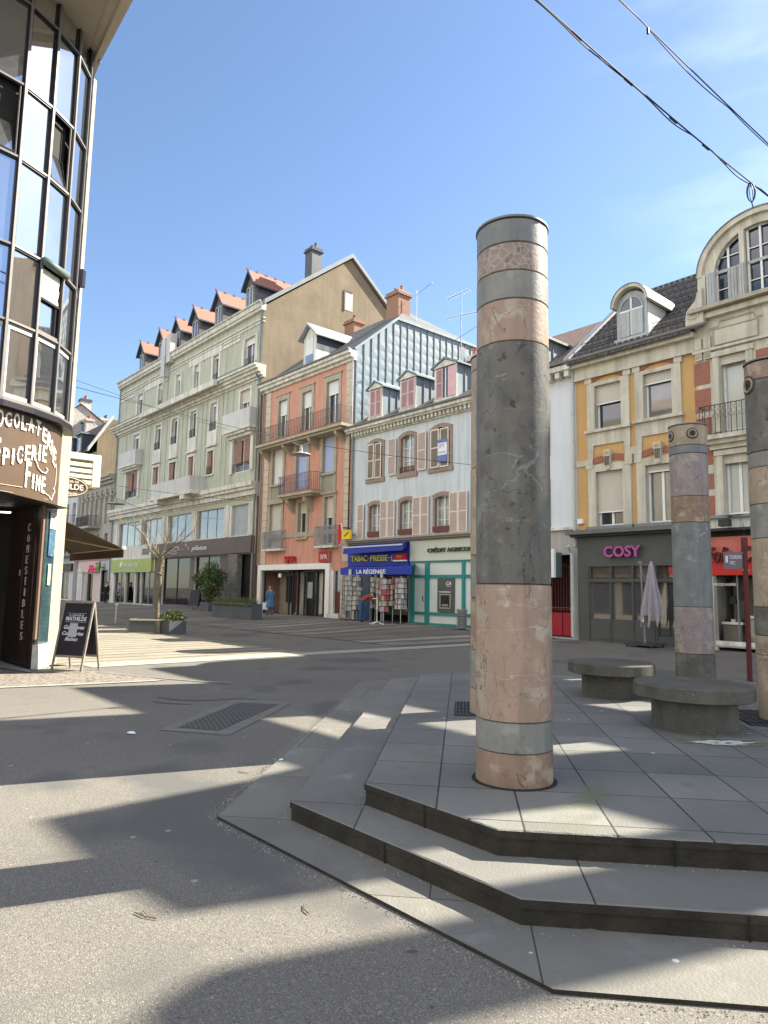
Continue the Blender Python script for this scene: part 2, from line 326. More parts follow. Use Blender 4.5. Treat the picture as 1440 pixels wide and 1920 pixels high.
def pform(name, a, z0, z1, mt, ms, ch, lip=.012):
    o = octo(a, ch, 6.6, 5.3); mb = MB(); J = jag(o, 7+int(a*10)); n = len(J); zl = z1-.045; inn = jag(octo(a-lip, ch, 6.6, 5.3), 3, .002)
    cx, cy = 2.6, 3.0
    for i in range(len(inn)):
        C_, D = inn[i], inn[(i+1) % len(inn)]; mb.face([(*C_[:2], z0), (*D[:2], z0), (*D[:2], zl), (*C_[:2], zl)], ms)
    mb.face([(p[0], p[1], zl) for p in J], ms)
    for i in range(n):
        A, B = J[i], J[(i+1) % n]; za = z1-.005-A[2]*.6; zb = z1-.005-B[2]*.6
        ia = Vector((A[0]+(cx-A[0])*.002, A[1]+(cy-A[1])*.002)); ib = Vector((B[0]+(cx-B[0])*.002, B[1]+(cy-B[1])*.002))
        mb.face([(*A[:2], zl), (*B[:2], zl), (*B[:2], zb), (*A[:2], za)], ms); mb.face([(*A[:2], za), (*B[:2], zb), (ib.x, ib.y, z1), (ia.x, ia.y, z1)], mt)
    mb.face([(p[0]+(cx-p[0])*.002, p[1]+(cy-p[1])*.002, z1) for p in J], mt)
    # upright joints in the riser
    for i in range(len(o)):
        A = Vector(o[i]); B = Vector(o[(i+1) % len(o)]); L_ = (B-A).length; d = (B-A).normalized(); out = Vector((d.y, -d.x))
        if out.dot(Vector((cx, cy))-A) > 0: out = -out
        k = int(L_/1.1)
        for j in range(1, k+1):
            p = A+d*(L_*j/(k+1)); q0 = p+out*.0015; mb.face([(*(q0-d*.005), z0), (*(q0+d*.005), z0), (*(q0+d*.005), z1-.012), (*(q0-d*.005), z1-.012)], black)
    return mb.build(name, plat, fix=False)
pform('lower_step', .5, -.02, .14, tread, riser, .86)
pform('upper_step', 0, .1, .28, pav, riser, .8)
# border slab sheet round the platform
ob = octo(1.0, .9, 6.6, 5.3); mb = MB(); 
for i in range(len(ob)):
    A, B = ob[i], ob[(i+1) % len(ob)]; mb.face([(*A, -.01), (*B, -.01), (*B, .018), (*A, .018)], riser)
mb.face([(*p, .018) for p in ob], slabm)
o = mb.build('border_slab', None, fix=False); o.location = PU; o.rotation_euler = (0, 0, R(PA)); struct(o)
cellvar(slabm, 'x', 'y', 1.6, 1.05, .3, .25); joints(slabm, 'x', 'y', 1.6, 1.05, .008, (.04, .04, .035), .3)
# grit and tiny stones collected along the slab edges
rn = random.Random(31); gm_ = mat('grit', (.36, .33, .27), .9, scale=60, c2=(.14, .13, .11)); mb = MB(); og = octo(1.02, .9, 6.6, 5.3); oi = octo(.512, .86, 6.6, 5.3); oj = octo(.0, .8, 6.6, 5.3)
for (oo, zz, cnt, sp) in ((og, .001, 1300, .035), (oi, .019, 240, .03), (oj, .142, 160, .02)):
    for i in (6, 7, 0, 5):
        A = Vector(oo[i]); B = Vector(oo[(i+1) % len(oo)]); d = (B-A).normalized(); out = Vector((d.y, -d.x))
        if out.dot(Vector((2.6, 3.0))-A) > 0: out = -out
        for _ in range(int(cnt*(B-A).length/9)):
            p = A+(B-A)*rn.random()+out*(abs(rn.gauss(0, sp))+.004); r_ = rn.uniform(.0015, .006)
            mb.raw([(p.x-r_, p.y-r_*.6, zz), (p.x+r_, p.y-r_*.7, zz), (p.x+r_*.2, p.y+r_, zz), (p.x, p.y, zz+r_*1.1)], [(0, 1, 3), (1, 2, 3), (2, 0, 3)], gm_)
o = mb.build('loose_grit', fix=False); o.location = PU; o.rotation_euler = (0, 0, R(PA)); o['kind'] = 'stuff'; tag(o, 'loose grit and crumbs lying along the slab and step edges', 'grit')
mb = MB()
random.seed(5)
# weathered water stain by the benches
def blob(mb, c, rx, ry, z, m, n=26, jag=.25, seed=0):
    random.seed(seed); pts = []
    for k in range(n):
        t = 2*math.pi*k/n; q = 1+random.uniform(-jag, jag); pts.append((c[0]+rx*q*math.cos(t), c[1]+ry*q*math.sin(t), z))
    mb.face(pts, m)
stainm = mat('limescale', (.62, .63, .62), .9, scale=14, c2=(.30, .33, .24)); mossm = mat('moss', (.10, .125, .05), .95, scale=16, c2=(.20, .21, .15))
mb = MB(); rs = random.Random(12)
for k in range(70): a_ = rs.uniform(0, 6.28); q_ = rs.uniform(.75, 1.1); blob(mb, (3.02+.36*q_*math.cos(a_), 6.22+.15*q_*math.sin(a_)), rs.uniform(.02, .06), rs.uniform(.008, .022), .2828+.00002*k, mossm, 9, .3, k)
for k in range(60): q_ = rs.random()**.5; a_ = rs.uniform(0, 6.28); blob(mb, (3.0+.24*q_*math.cos(a_), 6.2+.085*q_*math.sin(a_)), rs.uniform(.015, .07), rs.uniform(.006, .024), .2850+.00002*k, stainm, 10, .3, 100+k)
for k in range(8): blob(mb, (2.86+.05*k+rs.uniform(-.02, .02), 5.25+rs.uniform(-.03, .03)), .02, .007, .2836+.00002*k, stainm, 8, .3, 300+k)
o = mb.build('dried_water_stain', fix=False); tag(o, 'whitish limescale stain ringed with moss in front of the nearer round bench', 'stain')
# grates and manhole
def grate(name, loc, w, d, rz, label, z=.284, bars=14, frame=.0, cat='grate', plate=False):
    t = thing(name, label, cat, (loc[0], loc[1], z), rz)
    mb = MB(); mb.box(-w/2, w/2, -d/2, d/2, -.002, .002, black); mb.build('pit', t)
    mb = MB()
    for k in range(bars):
        x = -w/2+w*(k+.5)/bars; mb.box(x-w/bars*.22, x+w/bars*.22, -d/2, d/2, .002, .010, ironm)
    for k in range(5): y = -d/2+d*k/4; mb.box(-w/2, w/2, y-.008, y+.008, .0025, .0095, ironm)
    mb.build('bars', t); return t
grate('drain_grate', (1.07, 7.72), .52, .85, R(PA), 'dark drain grate in the platform at the foot of the column behind the big one')
grate('drain_grate', (4.22, 7.45), .95, .95, R(PA), 'dark drain grate in the platform round the right edge column')
t = thing('manhole_cover', 'long ridged iron access cover set in a concrete frame in the asphalt', 'manhole cover', (0, 0, 0))
mb = MB(); mb.face([(-2.42, 7.72, .006), (-1.60, 7.50, .006), (-1.2, 9.69, .006), (-2.04, 9.88, .006)], mat('cover_surround', (.165, .158, .138), .85, scale=5, c2=(.12, .115, .102))); mb.build('frame', t, fix=False)
pl_ = mat('ridged_iron', (.085, .08, .072), .8, metal=.1, scale=8, c2=(.055, .052, .047), bump=.4)
a = Vector((-2.25, 7.86, 0)); b = Vector((-1.76, 7.72, 0)); c = Vector((-1.38, 9.50, 0)); d = Vector((-1.93, 9.60, 0)); mb = MB(); mb.face([p+Vector((0, 0, .010)) for p in (a, b, c, d)], pl_)
for i in range(15):
    for j in range(34):
        if (i+j) % 2: continue
        u0 = (i+.1)/15; v0 = (j+.1)/34; u1 = (i+.9)/15; v1 = (j+.9)/34
        Q = lambda u, v: (a*(1-u)+b*u)*(1-v)+(d*(1-u)+c*u)*v+Vector((0, 0, .013))
        mb.face([Q(u0, v0), Q(u1, v0), Q(u1, v1), Q(u0, v1)], mat('worn_iron_rib', (.14, .13, .115), .7, metal=.1, scale=20))
mb.build('cover', t, fix=False)
mb = MB()
random.seed(2)
for (x, y, s) in ((-2.64, 7.51, .05), (-.89, 6.44, .035)):
    m = mat('paper', (.78, .78, .76), .8)
    mbp = MB(); pts = [(x+s*math.cos(k*.9)*random.uniform(.5, 1.2), y+s*math.sin(k*.9)*random.uniform(.5, 1.1), .006+random.uniform(0, .02)) for k in range(7)]
    for k in range(7): mbp.face([(x, y, .03), pts[k], pts[(k+1) % 7]], m)
    o = mbp.build('paper_scrap'); tag(o, 'crumpled white paper scrap on the shaded asphalt' if x < -2 else 'small white paper scrap beside the border slab edge', 'litter', 'litter on the ground')
twm = mat('dry_twig', (.10, .07, .045), .9)
for i, (px, py, a_, ln, lb) in enumerate([(-1.03, 3.42, 2.7, .14, 'forked dry twig left of centre on the sunlit asphalt'), (-.33, 3.5, 1.9, .10, 'thin dry twig on the sunlit asphalt nearer the steps'), (.13, 3.16, .1, .05, 'short dark twig near the front corner of the border slab'), (-1.1, 6.0, 2.6, .12, 'thin dry twig in the sunlit strip')]):
    mbp = MB(); p0 = Vector((px, py, .008)); d_ = Vector((math.cos(a_), math.sin(a_), 0)); n_2 = Vector((-d_.y, d_.x, 0))
    mbp.tube([p0, p0+d_*ln*.5+n_2*.012, p0+d_*ln], .003, twm, 5)
    if i == 0: mbp.tube([p0+d_*ln*.4, p0+d_*ln*.85-n_2*.03], .002, twm, 5)
    o = mbp.build('dry_twig'); tag(o, lb, 'twig', 'twigs on the asphalt')
mbp = MB(); m = mat('tar_patch', (.012, .012, .013), .6)
blob(mbp, (-.52, 5.62), .035, .05, .0225, m, jag=.3, seed=2); mbp.face([(-.53, 5.60, .0225), (-.515, 5.58, .0225), (-.60, 5.35, .0225), (-.62, 5.37, .0225)], m)
crk = MB()
for pts in ([(-3.15, 9.95), (-2.75, 9.72), (-2.35, 9.78), (-2.0, 9.98), (-1.75, 9.9)], [(-3.1, 9.6), (-2.9, 9.45), (-2.55, 9.42)]):
    for k in range(len(pts)-1): (xa, ya), (xb, yb) = pts[k], pts[k+1]; crk.face([(xa, ya-.012, .004), (xb, yb-.016, .004), (xb, yb+.016, .004), (xa, ya+.012, .004)], m)
o2 = crk.build('asphalt_crack', fix=False); tag(o2, 'irregular dark crack in the asphalt beyond the iron access cover', 'crack')
o = mbp.build('broken_slab_hole', fix=False); tag(o, 'small black broken hole and crack in the border slab joint', 'crack')

# ================================================================ COLUMNS
def stone(name, c, c2, scale=3, vein=None, blotch=None, crack=True, st=.35):
    m = mat(name, c, .42, scale=scale, c2=c2, bump=.12, bs=40, streak=st, grime=[x*.55 for x in c2], spec=.3); spots(m, scale*4, .56, [x*.72 for x in c2], .22, detail=10); spots(m, scale*1.3, .60, [min(1, x*1.3) for x in c], .2, detail=10)
    nn_, ll_, bb_ = nodes_of(m); tq = nn_.new('ShaderNodeTexCoord'); mq = nn_.new('ShaderNodeMapping'); mq.inputs['Scale'].default_value = (9, 9, .9); ll_(tq.outputs['Object'], mq.inputs[0]); nq = nn_.new('ShaderNodeTexNoise'); nq.inputs['Scale'].default_value = 1.4; nq.inputs['Detail'].default_value = 9; nq.inputs['Roughness'].default_value = .7; ll_(mq.outputs[0], nq.inputs['Vector'])
    rq = nn_.new('ShaderNodeValToRGB'); rq.color_ramp.elements[0].position = .5; rq.color_ramp.elements[1].position = .75; rq.color_ramp.elements[1].color = (.5, .5, .5, 1); ll_(nq.outputs[0], rq.inputs[0]); overlay(m, rq.outputs[0], [x*.5 for x in c2])
    n, l, b = nodes_of(m)
    if blotch: spots(m, 5.5, .56, blotch, .08, detail=6)
    tc = n.new('ShaderNodeTexCoord')
    if vein:
        w = n.new('ShaderNodeTexNoise'); w.inputs['Scale'].default_value = 1.1; w.inputs['Detail'].default_value = 9; w.inputs['Distortion'].default_value = .35; mpv = n.new('ShaderNodeMapping'); mpv.inputs['Scale'].default_value = (.7, .7, 2.2); l(tc.outputs['Object'], mpv.inputs[0]); l(mpv.outputs[0], w.inputs['Vector'])
        d = mathn(m, 'ABSOLUTE', mathn(m, 'SUBTRACT', w.outputs[0], .5)); overlay(m, mathn(m, 'MULTIPLY', mathn(m, 'LESS_THAN', d, .0022), .42), vein)
    if crack:
        w = n.new('ShaderNodeTexNoise'); w.inputs['Scale'].default_value = 2.3; w.inputs['Detail'].default_value = 8; w.inputs['Distortion'].default_value = .8; mp = n.new('ShaderNodeMapping'); mp.inputs['Scale'].default_value = (1.4, 1.4, .8); mp.inputs['Location'].default_value = (3, 1, 7); l(tc.outputs['Object'], mp.inputs[0]); l(mp.outputs[0], w.inputs['Vector'])
        d = mathn(m, 'ABSOLUTE', mathn(m, 'SUBTRACT', w.outputs[0], .47)); overlay(m, mathn(m, 'MULTIPLY', mathn(m, 'LESS_THAN', d, .003), .8), [x*.28 for x in c2])
    return m
S_grey = stone('grey_limestone', (0.216, 0.216, 0.205), (0.144, 0.151, 0.144), 3.5)
S_dark = stone('dark_grey_marble', (.165, .157, .132), (.072, .069, .056), 3.2, vein=(0.25, 0.245, 0.225), blotch=(0.088, 0.080, 0.064), st=.75); spots(S_dark, 1.9, .57, (.125, .105, .08), .12, detail=9); spots(S_dark, 14, .64, (.035, .034, .030), .06, detail=6)
S_pink = stone('pink_marble', (0.345, 0.240, 0.180), (0.245, 0.178, 0.125), 4, vein=(0.475, 0.432, 0.389), blotch=(0.324, 0.274, 0.202))
S_brec = stone('pink_breccia', (0.338, 0.252, 0.216), (0.202, 0.158, 0.122), 11, blotch=(0.158, 0.137, 0.101))
nb_, lb_, bb2 = nodes_of(S_brec); tb = nb_.new('ShaderNodeTexCoord'); vb = nb_.new('ShaderNodeTexVoronoi'); vb.feature = 'DISTANCE_TO_EDGE'; vb.inputs['Scale'].default_value = 17; lb_(tb.outputs['Object'], vb.inputs['Vector']); overlay(S_brec, mathn(S_brec, 'MULTIPLY', mathn(S_brec, 'LESS_THAN', vb.outputs[0], .06), .45), (.38, .33, .28))
S_pale = stone('pale_green_stone', (.235, .228, .200), (.165, .163, .142), 4, crack=False, st=.3)
S_red = stone('red_stained_marble', (0.285, 0.200, 0.142), (0.195, 0.125, 0.083), 9, blotch=(0.331, 0.259, 0.180))
S_ochre = stone('ochre_marble', (0.360, 0.288, 0.209), (0.274, 0.216, 0.144), 6, blotch=(0.238, 0.194, 0.137))
S_mauve = stone('mauve_marble', (0.288, 0.234, 0.223), (0.202, 0.169, 0.155), 8, blotch=(0.302, 0.259, 0.202), vein=(0.374, 0.331, 0.317))
S_blue = stone('blue_grey_marble', (.20, .208, .208), (.13, .137, .137), 4, vein=(0.331, 0.346, 0.360), crack=False)
jm = mat('joint_mortar', (.06, .05, .04), .9); capm = mat('lead_cap', (.17, .18, .17), .5, metal=.3)
def column(x, y, bands, zt, label, rr=.262, rings=()):
    t = thing('stone_column', label, 'column', (x, y, .28), 0, 'columns of banded marble drums')
    rot = random.uniform(0, 6)
    zs = [0]+[b[0]-.28 for b in bands]
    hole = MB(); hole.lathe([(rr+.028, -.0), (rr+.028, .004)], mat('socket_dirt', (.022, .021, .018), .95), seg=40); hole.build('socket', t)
    for i, (z1, m) in enumerate(bands):
        a, b = zs[i], zs[i+1]; mb = MB(); r1 = rr+random.uniform(-.003, .003); seg = 56
        n = max(2, int((b-a)/.12)); prof = [(r1-.010, a+.0015), (r1, a+.007)]+[(r1, a+.007+(b-a-.014)*k/n) for k in range(1, n)]+[(r1, b-.007), (r1-.010, b-.0015)]
        sd_ = random.uniform(0, 50)
        def rf(tt, z, sd_=sd_):
            # chipped rim near the joints
            v = noise.noise(Vector((math.cos(tt)*3, math.sin(tt)*3, z*3+sd_))); q = noise.noise(Vector((math.cos(tt)*14, math.sin(tt)*14, z*2+sd_)))
            rim = min(z-a, b-z) < .012
            return 1+.005*v-(.03*max(0, q-.12) if rim else 0)
        mb.lathe(prof, m, seg=seg, rf=rf); mb.build('drum', t)
    mb = MB()
    for z in zs[1:-1]: mb.lathe([(rr-.012, z-.004), (rr-.012, z+.004)], jm, seg=40)
    mb.build('mortar_joints', t)
    mb = MB(); z = zt-.28; mb.lathe([(rr+.002, z-.006), (rr+.007, z-.004), (rr+.007, z+.010), (rr-.01, z+.014), (.001, z+.015)], capm, seg=48); mb.build('cap', t)
    for (ang, zz, r0) in rings:
        mb = MB(); th = R(ang); rad = Vector((math.cos(th), math.sin(th), 0)); tg = Vector((-rad.y, rad.x, 0)); up = Vector((0, 0, 1)); cz = Vector((0, 0, zz-.28))
        def circ(r_, out): 
            res = []
            for k in range(28):
                a_ = 2*math.pi*k/28; u = r_*math.cos(a_); v = r_*math.sin(a_); dd = math.sqrt(max(1e-4, (rr+out)**2-u*u)); res.append(cz+rad*dd+tg*u+up*v)
            return res
        mb.tube(circ(r0, .004), .007, jm, 6, closed=True); mb.tube(circ(r0*.72, .005), .014, S_ochre, 6, closed=True); mb.face([p for p in circ(r0*.5, .003)], black); mb.tube(circ(r0*.3, .006), .010, ironm, 6, closed=True)
        mb.build('light_roundel', t, fix=False)
    return t
random.seed(21)
column(.925, 4.90, [(.50, S_red), (.70, S_pale), (1.61, S_pink), (3.31, S_dark), (3.62, S_pink), (3.83, S_pale), (4.04, S_brec), (4.22, S_grey)], 4.23, 'tallest-looking nearest column with a long dark grey drum, in front on the platform')
column(1.215, 7.50, [(.55, S_ochre), (.95, S_pale), (1.5, S_red), (1.95, S_pale), (2.9, S_ochre), (4.0, S_ochre), (4.15, S_ochre)], 4.16, 'mostly hidden column showing only a sliver behind the nearest one')
column(4.46, 9.95, [(.75, S_dark), (1.40, S_mauve), (2.60, S_blue), (2.98, S_red), (3.60, S_mauve), (3.72, S_blue), (4.02, S_ochre)], 4.03, 'column with a blue-grey middle drum and a round eye at the top, behind the benches', rings=((-100, 3.88, .075), (-175, 3.88, .075)))
column(4.27, 7.42, [(.95, S_ochre), (1.15, S_ochre), (1.45, S_dark), (2.18, S_ochre), (2.55, S_pale), (2.95, S_ochre), (3.12, S_pale), (3.92, S_dark), (4.12, S_red)], 4.14, 'column cut by the right edge of the picture with a round eye on its left side', rings=((-178, 3.88, .10),))

# ================================================================ BENCHES
benchm = mat('bench_stone', (.115, .107, .085), .85, scale=4, c2=(.065, .06, .047), bump=.4, bs=70, streak=.3, grime=(.035, .03, .022)); spots(benchm, 40, .68, (.18, .175, .155), .03)
def bench(x, y, r, pr, label, rz, z=.70):
    t = thing('round_bench', label, 'bench', (x, y, .28), rz, 'round stone benches on the platform')
    mb = MB(); pts = [(pr*math.cos(R(60*k)), pr*math.sin(R(60*k))) for k in range(6)]; mb.prism(pts, 0, z-.28-.135, benchm); mb.build('pedestal', t)
    mb = MB(); zz = z-.28; mb.lathe([(r-.02, zz-.135), (r, zz-.125), (r, zz-.012), (r-.012, zz), (.001, zz)], benchm, seg=64); mb.build('seat', t); return t
bench(2.93, 8.95, .53, .36, 'round grey stone bench on a hexagonal foot, the farther and left one', R(42))
bench(3.07, 6.92, .555, .40, 'round grey stone bench on a hexagonal foot, the nearer and right one', R(25), .705)
# ================================================================ FACADE TOOLS
def wall_mb(mb, m, x0, x1, z0, z1, Y, holes=(), depth=.22, rev=None, mf=None):
    """front wall in plane y=Y facing -Y with rectangular holes and reveals; mf(x,z) may choose the material"""
    rev = rev or m; xs = sorted(set([x0, x1]+[h[0] for h in holes]+[h[1] for h in holes])); zs = sorted(set([z0, z1]+[h[2] for h in holes]+[h[3] for h in holes]))
    xs = [x for x in xs if x0-1e-6 <= x <= x1+1e-6]; zs = [z for z in zs if z0-1e-6 <= z <= z1+1e-6]
    for i in range(len(xs)-1):
        for j in range(len(zs)-1):
            cx = (xs[i]+xs[i+1])/2; cz = (zs[j]+zs[j+1])/2
            if any(h[0] < cx < h[1] and h[2] < cz < h[3] for h in holes): continue
            mb.face([(xs[i], Y, zs[j]), (xs[i+1], Y, zs[j]), (xs[i+1], Y, zs[j+1]), (xs[i], Y, zs[j+1])], mf(cx, cz) if mf else m)
    for (a, b, c, d) in [h[:4] for h in holes]:
        mb.face([(a, Y, c), (b, Y, c), (b, Y+depth, c), (a, Y+depth, c)], rev); mb.face([(a, Y, d), (a, Y+depth, d), (b, Y+depth, d), (b, Y, d)], rev)
        mb.face([(a, Y, c), (a, Y+depth, c), (a, Y+depth, d), (a, Y, d)], rev); mb.face([(b, Y, c), (b, Y, d), (b, Y+depth, d), (b, Y+depth, c)], rev)
    return mb
def body_mb(mb, m, x0, x1, y0, y1, z0, z1, left=None, right=None):
    mb.face([(x0, y0, z0), (x0, y1, z0), (x0, y1, z1), (x0, y0, z1)], left or m); mb.face([(x1, y0, z0), (x1, y0, z1), (x1, y1, z1), (x1, y1, z0)], right or m)
    mb.face([(x0, y1, z0), (x1, y1, z0), (x1, y1, z1), (x0, y1, z1)], m); return mb
PRN = random.Random(77)
half_c = mat('dim_curtain_glass', (.13, .14, .14), .06, spec=1.0, scale=2.2, c2=(.02, .025, .03), coat=.6)
def pane_frame(H, x0, x1, z0, z1, Y, mull=1, trans=(), gm=None, fm=None, roll=0, rm=None, roll_d=.05, fw=.05, bars=(), name='window', label=None):
    """window unit set at depth Y in a hole: frame mesh with pane and roller shutter as sub-parts"""
    gm = gm or PRN.choice([glass, glass, half_c, curtain]); fm = fm or whitef; zt = z1-(z1-z0)*roll
    mb = MB(); d = .06
    mb.box(x0, x0+fw, Y, Y+d, z0, z1, fm); mb.box(x1-fw, x1, Y, Y+d, z0, z1, fm); mb.box(x0+fw, x1-fw, Y, Y+d, z1-fw, z1, fm); mb.box(x0+fw, x1-fw, Y, Y+d, z0, z0+fw*1.2, fm)
    for k in range(mull):
        x = x0+(x1-x0)*(k+1)/(mull+1); mb.box(x-fw*.7, x+fw*.7, Y-.004, Y+d-.004, z0+fw*1.2, z1-fw, fm)
    for t_ in trans:
        z = z0+(z1-z0)*t_; mb.box(x0+fw, x1-fw, Y+.003, Y+d-.01, z-fw*.5, z+fw*.5, fm)
    for t_ in bars:
        z = z0+(z1-z0)*t_; mb.box(x0+fw, x1-fw, Y+.015, Y+d-.02, z-.011, z+.011, fm)
    w = H.part(mb, name, label=label)
    g = MB(); g.box(x0+fw*.5, x1-fw*.5, Y+.03, Y+.05, z0+fw*.5, z1-fw*.5, gm); H.part(g, 'pane', w)
    if roll: r_ = MB(); r_.box(x0+.004, x1-.004, Y-roll_d, Y-roll_d+.02, zt, z1, rm or rollm); r_.box(x0+.004, x1-.004, Y-roll_d-.005, Y-roll_d+.022, zt-.04, zt, whitef); H.part(r_, 'roller_shutter', w)
    return w
def surround(H, w, x0, x1, z0, z1, Y, m, wd=.16, pr=.05, sill=.09, top=None, sides=True):
    mb = MB(); top = wd if top is None else top
    if sides: mb.box(x0-wd, x0, Y-pr, Y+.02, z0, z1, m); mb.box(x1, x1+wd, Y-pr, Y+.02, z0, z1, m)
    if top: mb.box(x0-wd, x1+wd, Y-pr-.003, Y+.02, z1, z1+top, m)
    if mb.f: H.part(mb, 'surround', w)
    if sill: s = MB(); s.box(x0-wd*.9, x1+wd*.9, Y-pr-.07, Y+.1, z0-sill, z0, m); H.part(s, 'sill', w)
def cornice(mb, m, x0, x1, prof, Y=0):
    """prof: list of (out, z0, z1) boxes"""
    for i, (o_, a, b) in enumerate(prof): mb.box(x0, x1, Y-o_, Y+.1-.002*i, a, b, m)
def railing_mb(mb, x0, x1, Y, z0, z1, m, step=.11, sides=0, scroll=False, r=.008, yb=None):
    mb.tube([(x0, Y, z1), (x1, Y, z1)], r*1.8, m, 6); mb.tube([(x0, Y, z0+.05), (x1, Y, z0+.05)], r*1.3, m, 5)
    n = max(2, int((x1-x0)/step))
    for k in range(n+1):
        x = x0+(x1-x0)*k/n; mb.box(x-r, x+r, Y-r, Y+r, z0, z1, m)
        if scroll and k < n:
            c = (x+(x1-x0)/n/2); R_ = (x1-x0)/n*.46; 
            for zc in (z0+(z1-z0)*.82, z0+(z1-z0)*.5, z0+(z1-z0)*.2):
                mb.tube([(c+R_*math.cos(2*math.pi*q/8), Y, zc+R_*1.2*math.sin(2*math.pi*q/8)) for q in range(8)], r*.7, m, 4, closed=True)
    if sides:
        for x in (x0, x1):
            mb.tube([(x, Y, z1), (x, Y+sides, z1)], r*1.8, m, 6); mb.tube([(x, Y, z0+.05), (x, Y+sides, z0+.05)], r*1.3, m, 5)
            q = max(2, int(sides/step))
            for k in range(1, q): y = Y+sides*k/q; mb.box(x-r, x+r, y-r, y+r, z0, z1, m)
def louvre_panel(mb, x0, x1, z0, z1, Y, m, m2, nmid=1, th=.035):
    fw = .05; mb.box(x0, x0+fw, Y-th, Y, z0, z1, m); mb.box(x1-fw, x1, Y-th, Y, z0, z1, m)
    for z in [z0, z1-fw]+[z0+(z1-z0)*(k+1)/(nmid+1) for k in range(nmid)]: mb.box(x0+fw, x1-fw, Y-th+.001, Y-.001, z, z+fw, m)
    mb.face([(x0+fw, Y-.012, z0), (x1-fw, Y-.012, z0), (x1-fw, Y-.012, z1), (x0+fw, Y-.012, z1)], m2)
    n = int((z1-z0)/.055)
    for k in range(n):
        z = z0+(z1-z0)*k/n; mb.face([(x0+fw, Y-.030, z+.004), (x1-fw, Y-.030, z+.004), (x1-fw, Y-.014, z+.044), (x0+fw, Y-.014, z+.044)], m2)
def dpipe(H, x, z0, z1, Y=-.09, r=.045, m=None, name='downpipe', bend=None):
    mb = MB(); m = m or pipem; pts = [(x, Y, z0), (x, Y, z1-.3), (x, Y-.02, z1-.2), (x+(bend or 0), Y-.22, z1)]
    mb.tube(pts, r, m, 8)
    for k in range(int((z1-z0)/1.9)): z = z0+.9+1.9*k; mb.lathe([(r+.012, z), (r+.012, z+.05)], m, (x, Y, 0), 10)
    return H.part(mb, name)
def gutter(H, x0, x1, z, Y, m=None, r=.07):
    mb = MB(); m = m or gutterm; pts = [(Y+r*math.cos(a), z+r*math.sin(a)) for a in [math.pi+math.pi*k/6 for k in range(7)]]
    mb.xprism(pts, x0, x1, m); mb.box(x0, x1, Y-r-.004, Y+r, z, z+.015, m); return H.part(mb, 'gutter')
def chimney(H, x0, x1, y0, y1, z0, z1, m, pots=2, potm=None, name='chimney', cm=None):
    mb = MB(); mb.box(x0, x1, y0, y1, z0, z1-.25, m); e = .09; mb.box(x0-e, x1+e, y0-e, y1+e, z1-.25, z1-.16, cm or m); mb.box(x0-e*.4, x1+e*.4, y0-e*.4, y1+e*.4, z1-.16, z1, cm or m)
    c = H.part(mb, name); potm = potm or mat('terracotta_pot', (.40, .16, .09), .8)
    for k in range(pots):
        p = MB(); p.lathe([(.10, z1), (.085, z1+.30), (.105, z1+.33), (.105, z1+.38), (.06, z1+.38)], potm, (x0+(x1-x0)*(k+.5)/pots, (y0+y1)/2, 0), 12); H.part(p, 'chimney_pot', c)
    return c
brickm = mat('chimney_brick', (.33, .16, .10), .9, scale=9, c2=(.22, .11, .07)); joints(brickm, 'x', 'z', .22, .075, .012, (.30, .27, .23), .5)
def roofmat(name, c, c2, sx=.25, sy=.3, jc=(.03, .03, .03)):
    m = mat(name, c, .75, scale=5, c2=c2, bump=.3, bs=20); joints(m, 'x', 'z', sx, sy, .03, jc, .5); return m
slate = roofmat('slate_roof', (.14, .145, .15), (.085, .09, .095), .3, .22)
tiled = roofmat('dark_tiled_roof', (.13, .115, .105), (.06, .055, .055), .24, .2, (.02, .018, .018))
tileb = roofmat('brown_tiled_roof', (.26, .17, .125), (.14, .09, .07), .24, .2, (.06, .04, .03))
tiler = roofmat('orange_tiled_roof', (.33, .14, .095), (.21, .10, .07), .24, .22, (.22, .10, .07))
# ================================================================ GREEN APARTMENT HOUSE
greenw = mat('sage_render', (.46, .475, .375), .9, scale=.8, c2=(.39, .405, .32), streak=.55, grime=(.25, .26, .20), bump=.15)
stonew = mat('white_stonework', (.68, .67, .59), .85, scale=1.5, c2=(.55, .54, .47), streak=.6, grime=(.25, .24, .19), bump=.15)
gablew = mat('ochre_gable_render', (.25, .20, .135), .95, scale=.7, c2=(.17, .135, .09), streak=.45, grime=(.15, .125, .09), bump=.35, bs=14)
greyw = mat('grey_balcony_render', (.56, .565, .54), .9, scale=1.5, c2=(.47, .475, .45), streak=.4, grime=(.28, .28, .25))
shutr = mat('brown_shutter', (.27, .16, .115), .7, var=.1); stripes(shutr, 'z', .06, .3, (.17, .10, .07))
G = House('apartment_house', 'long sage green five storey apartment house with tiled dormers and an ochre gable', 'house', -45.4)
gx0, gx1 = -45.4, -21.85
wt = [(-24.05, -22.75), (-28.25, -27.45), (-31.1, -30.4), (-34.1, -33.35), (-37.25, -36.4), (-41.4, -40.35)]
w4 = [(-24.3, -23.1), (-28.3, -27.4), (-31.3, -30.4), (-34.4, -33.45), (-37.35, -36.35), (-41.8, -40.5)]
w3 = [(-28.45, -27.6), (-31.35, -30.5), (-34.5, -33.35), (-37.45, -36.4)]
w1 = [(-43.9, -39.35), (-39.0, -35.4), (-34.25, -30.4), (-29.65, -25.8), (-24.85, -22.8)]
holes = [(a, b, 15.45, 17.15) for a, b in wt]+[(a, b, 11.95 if i not in (0, 5) else 12.5, 13.85) for i, (a, b) in enumerate(w4)]+[(a, b, 9.0, 10.6) for a, b in w3]+[(-24.9, -22.7, 8.65, 10.8), (-42.75, -40.3, 8.65, 10.8)]+[(a, b, 4.75, 6.65) for a, b in w1]
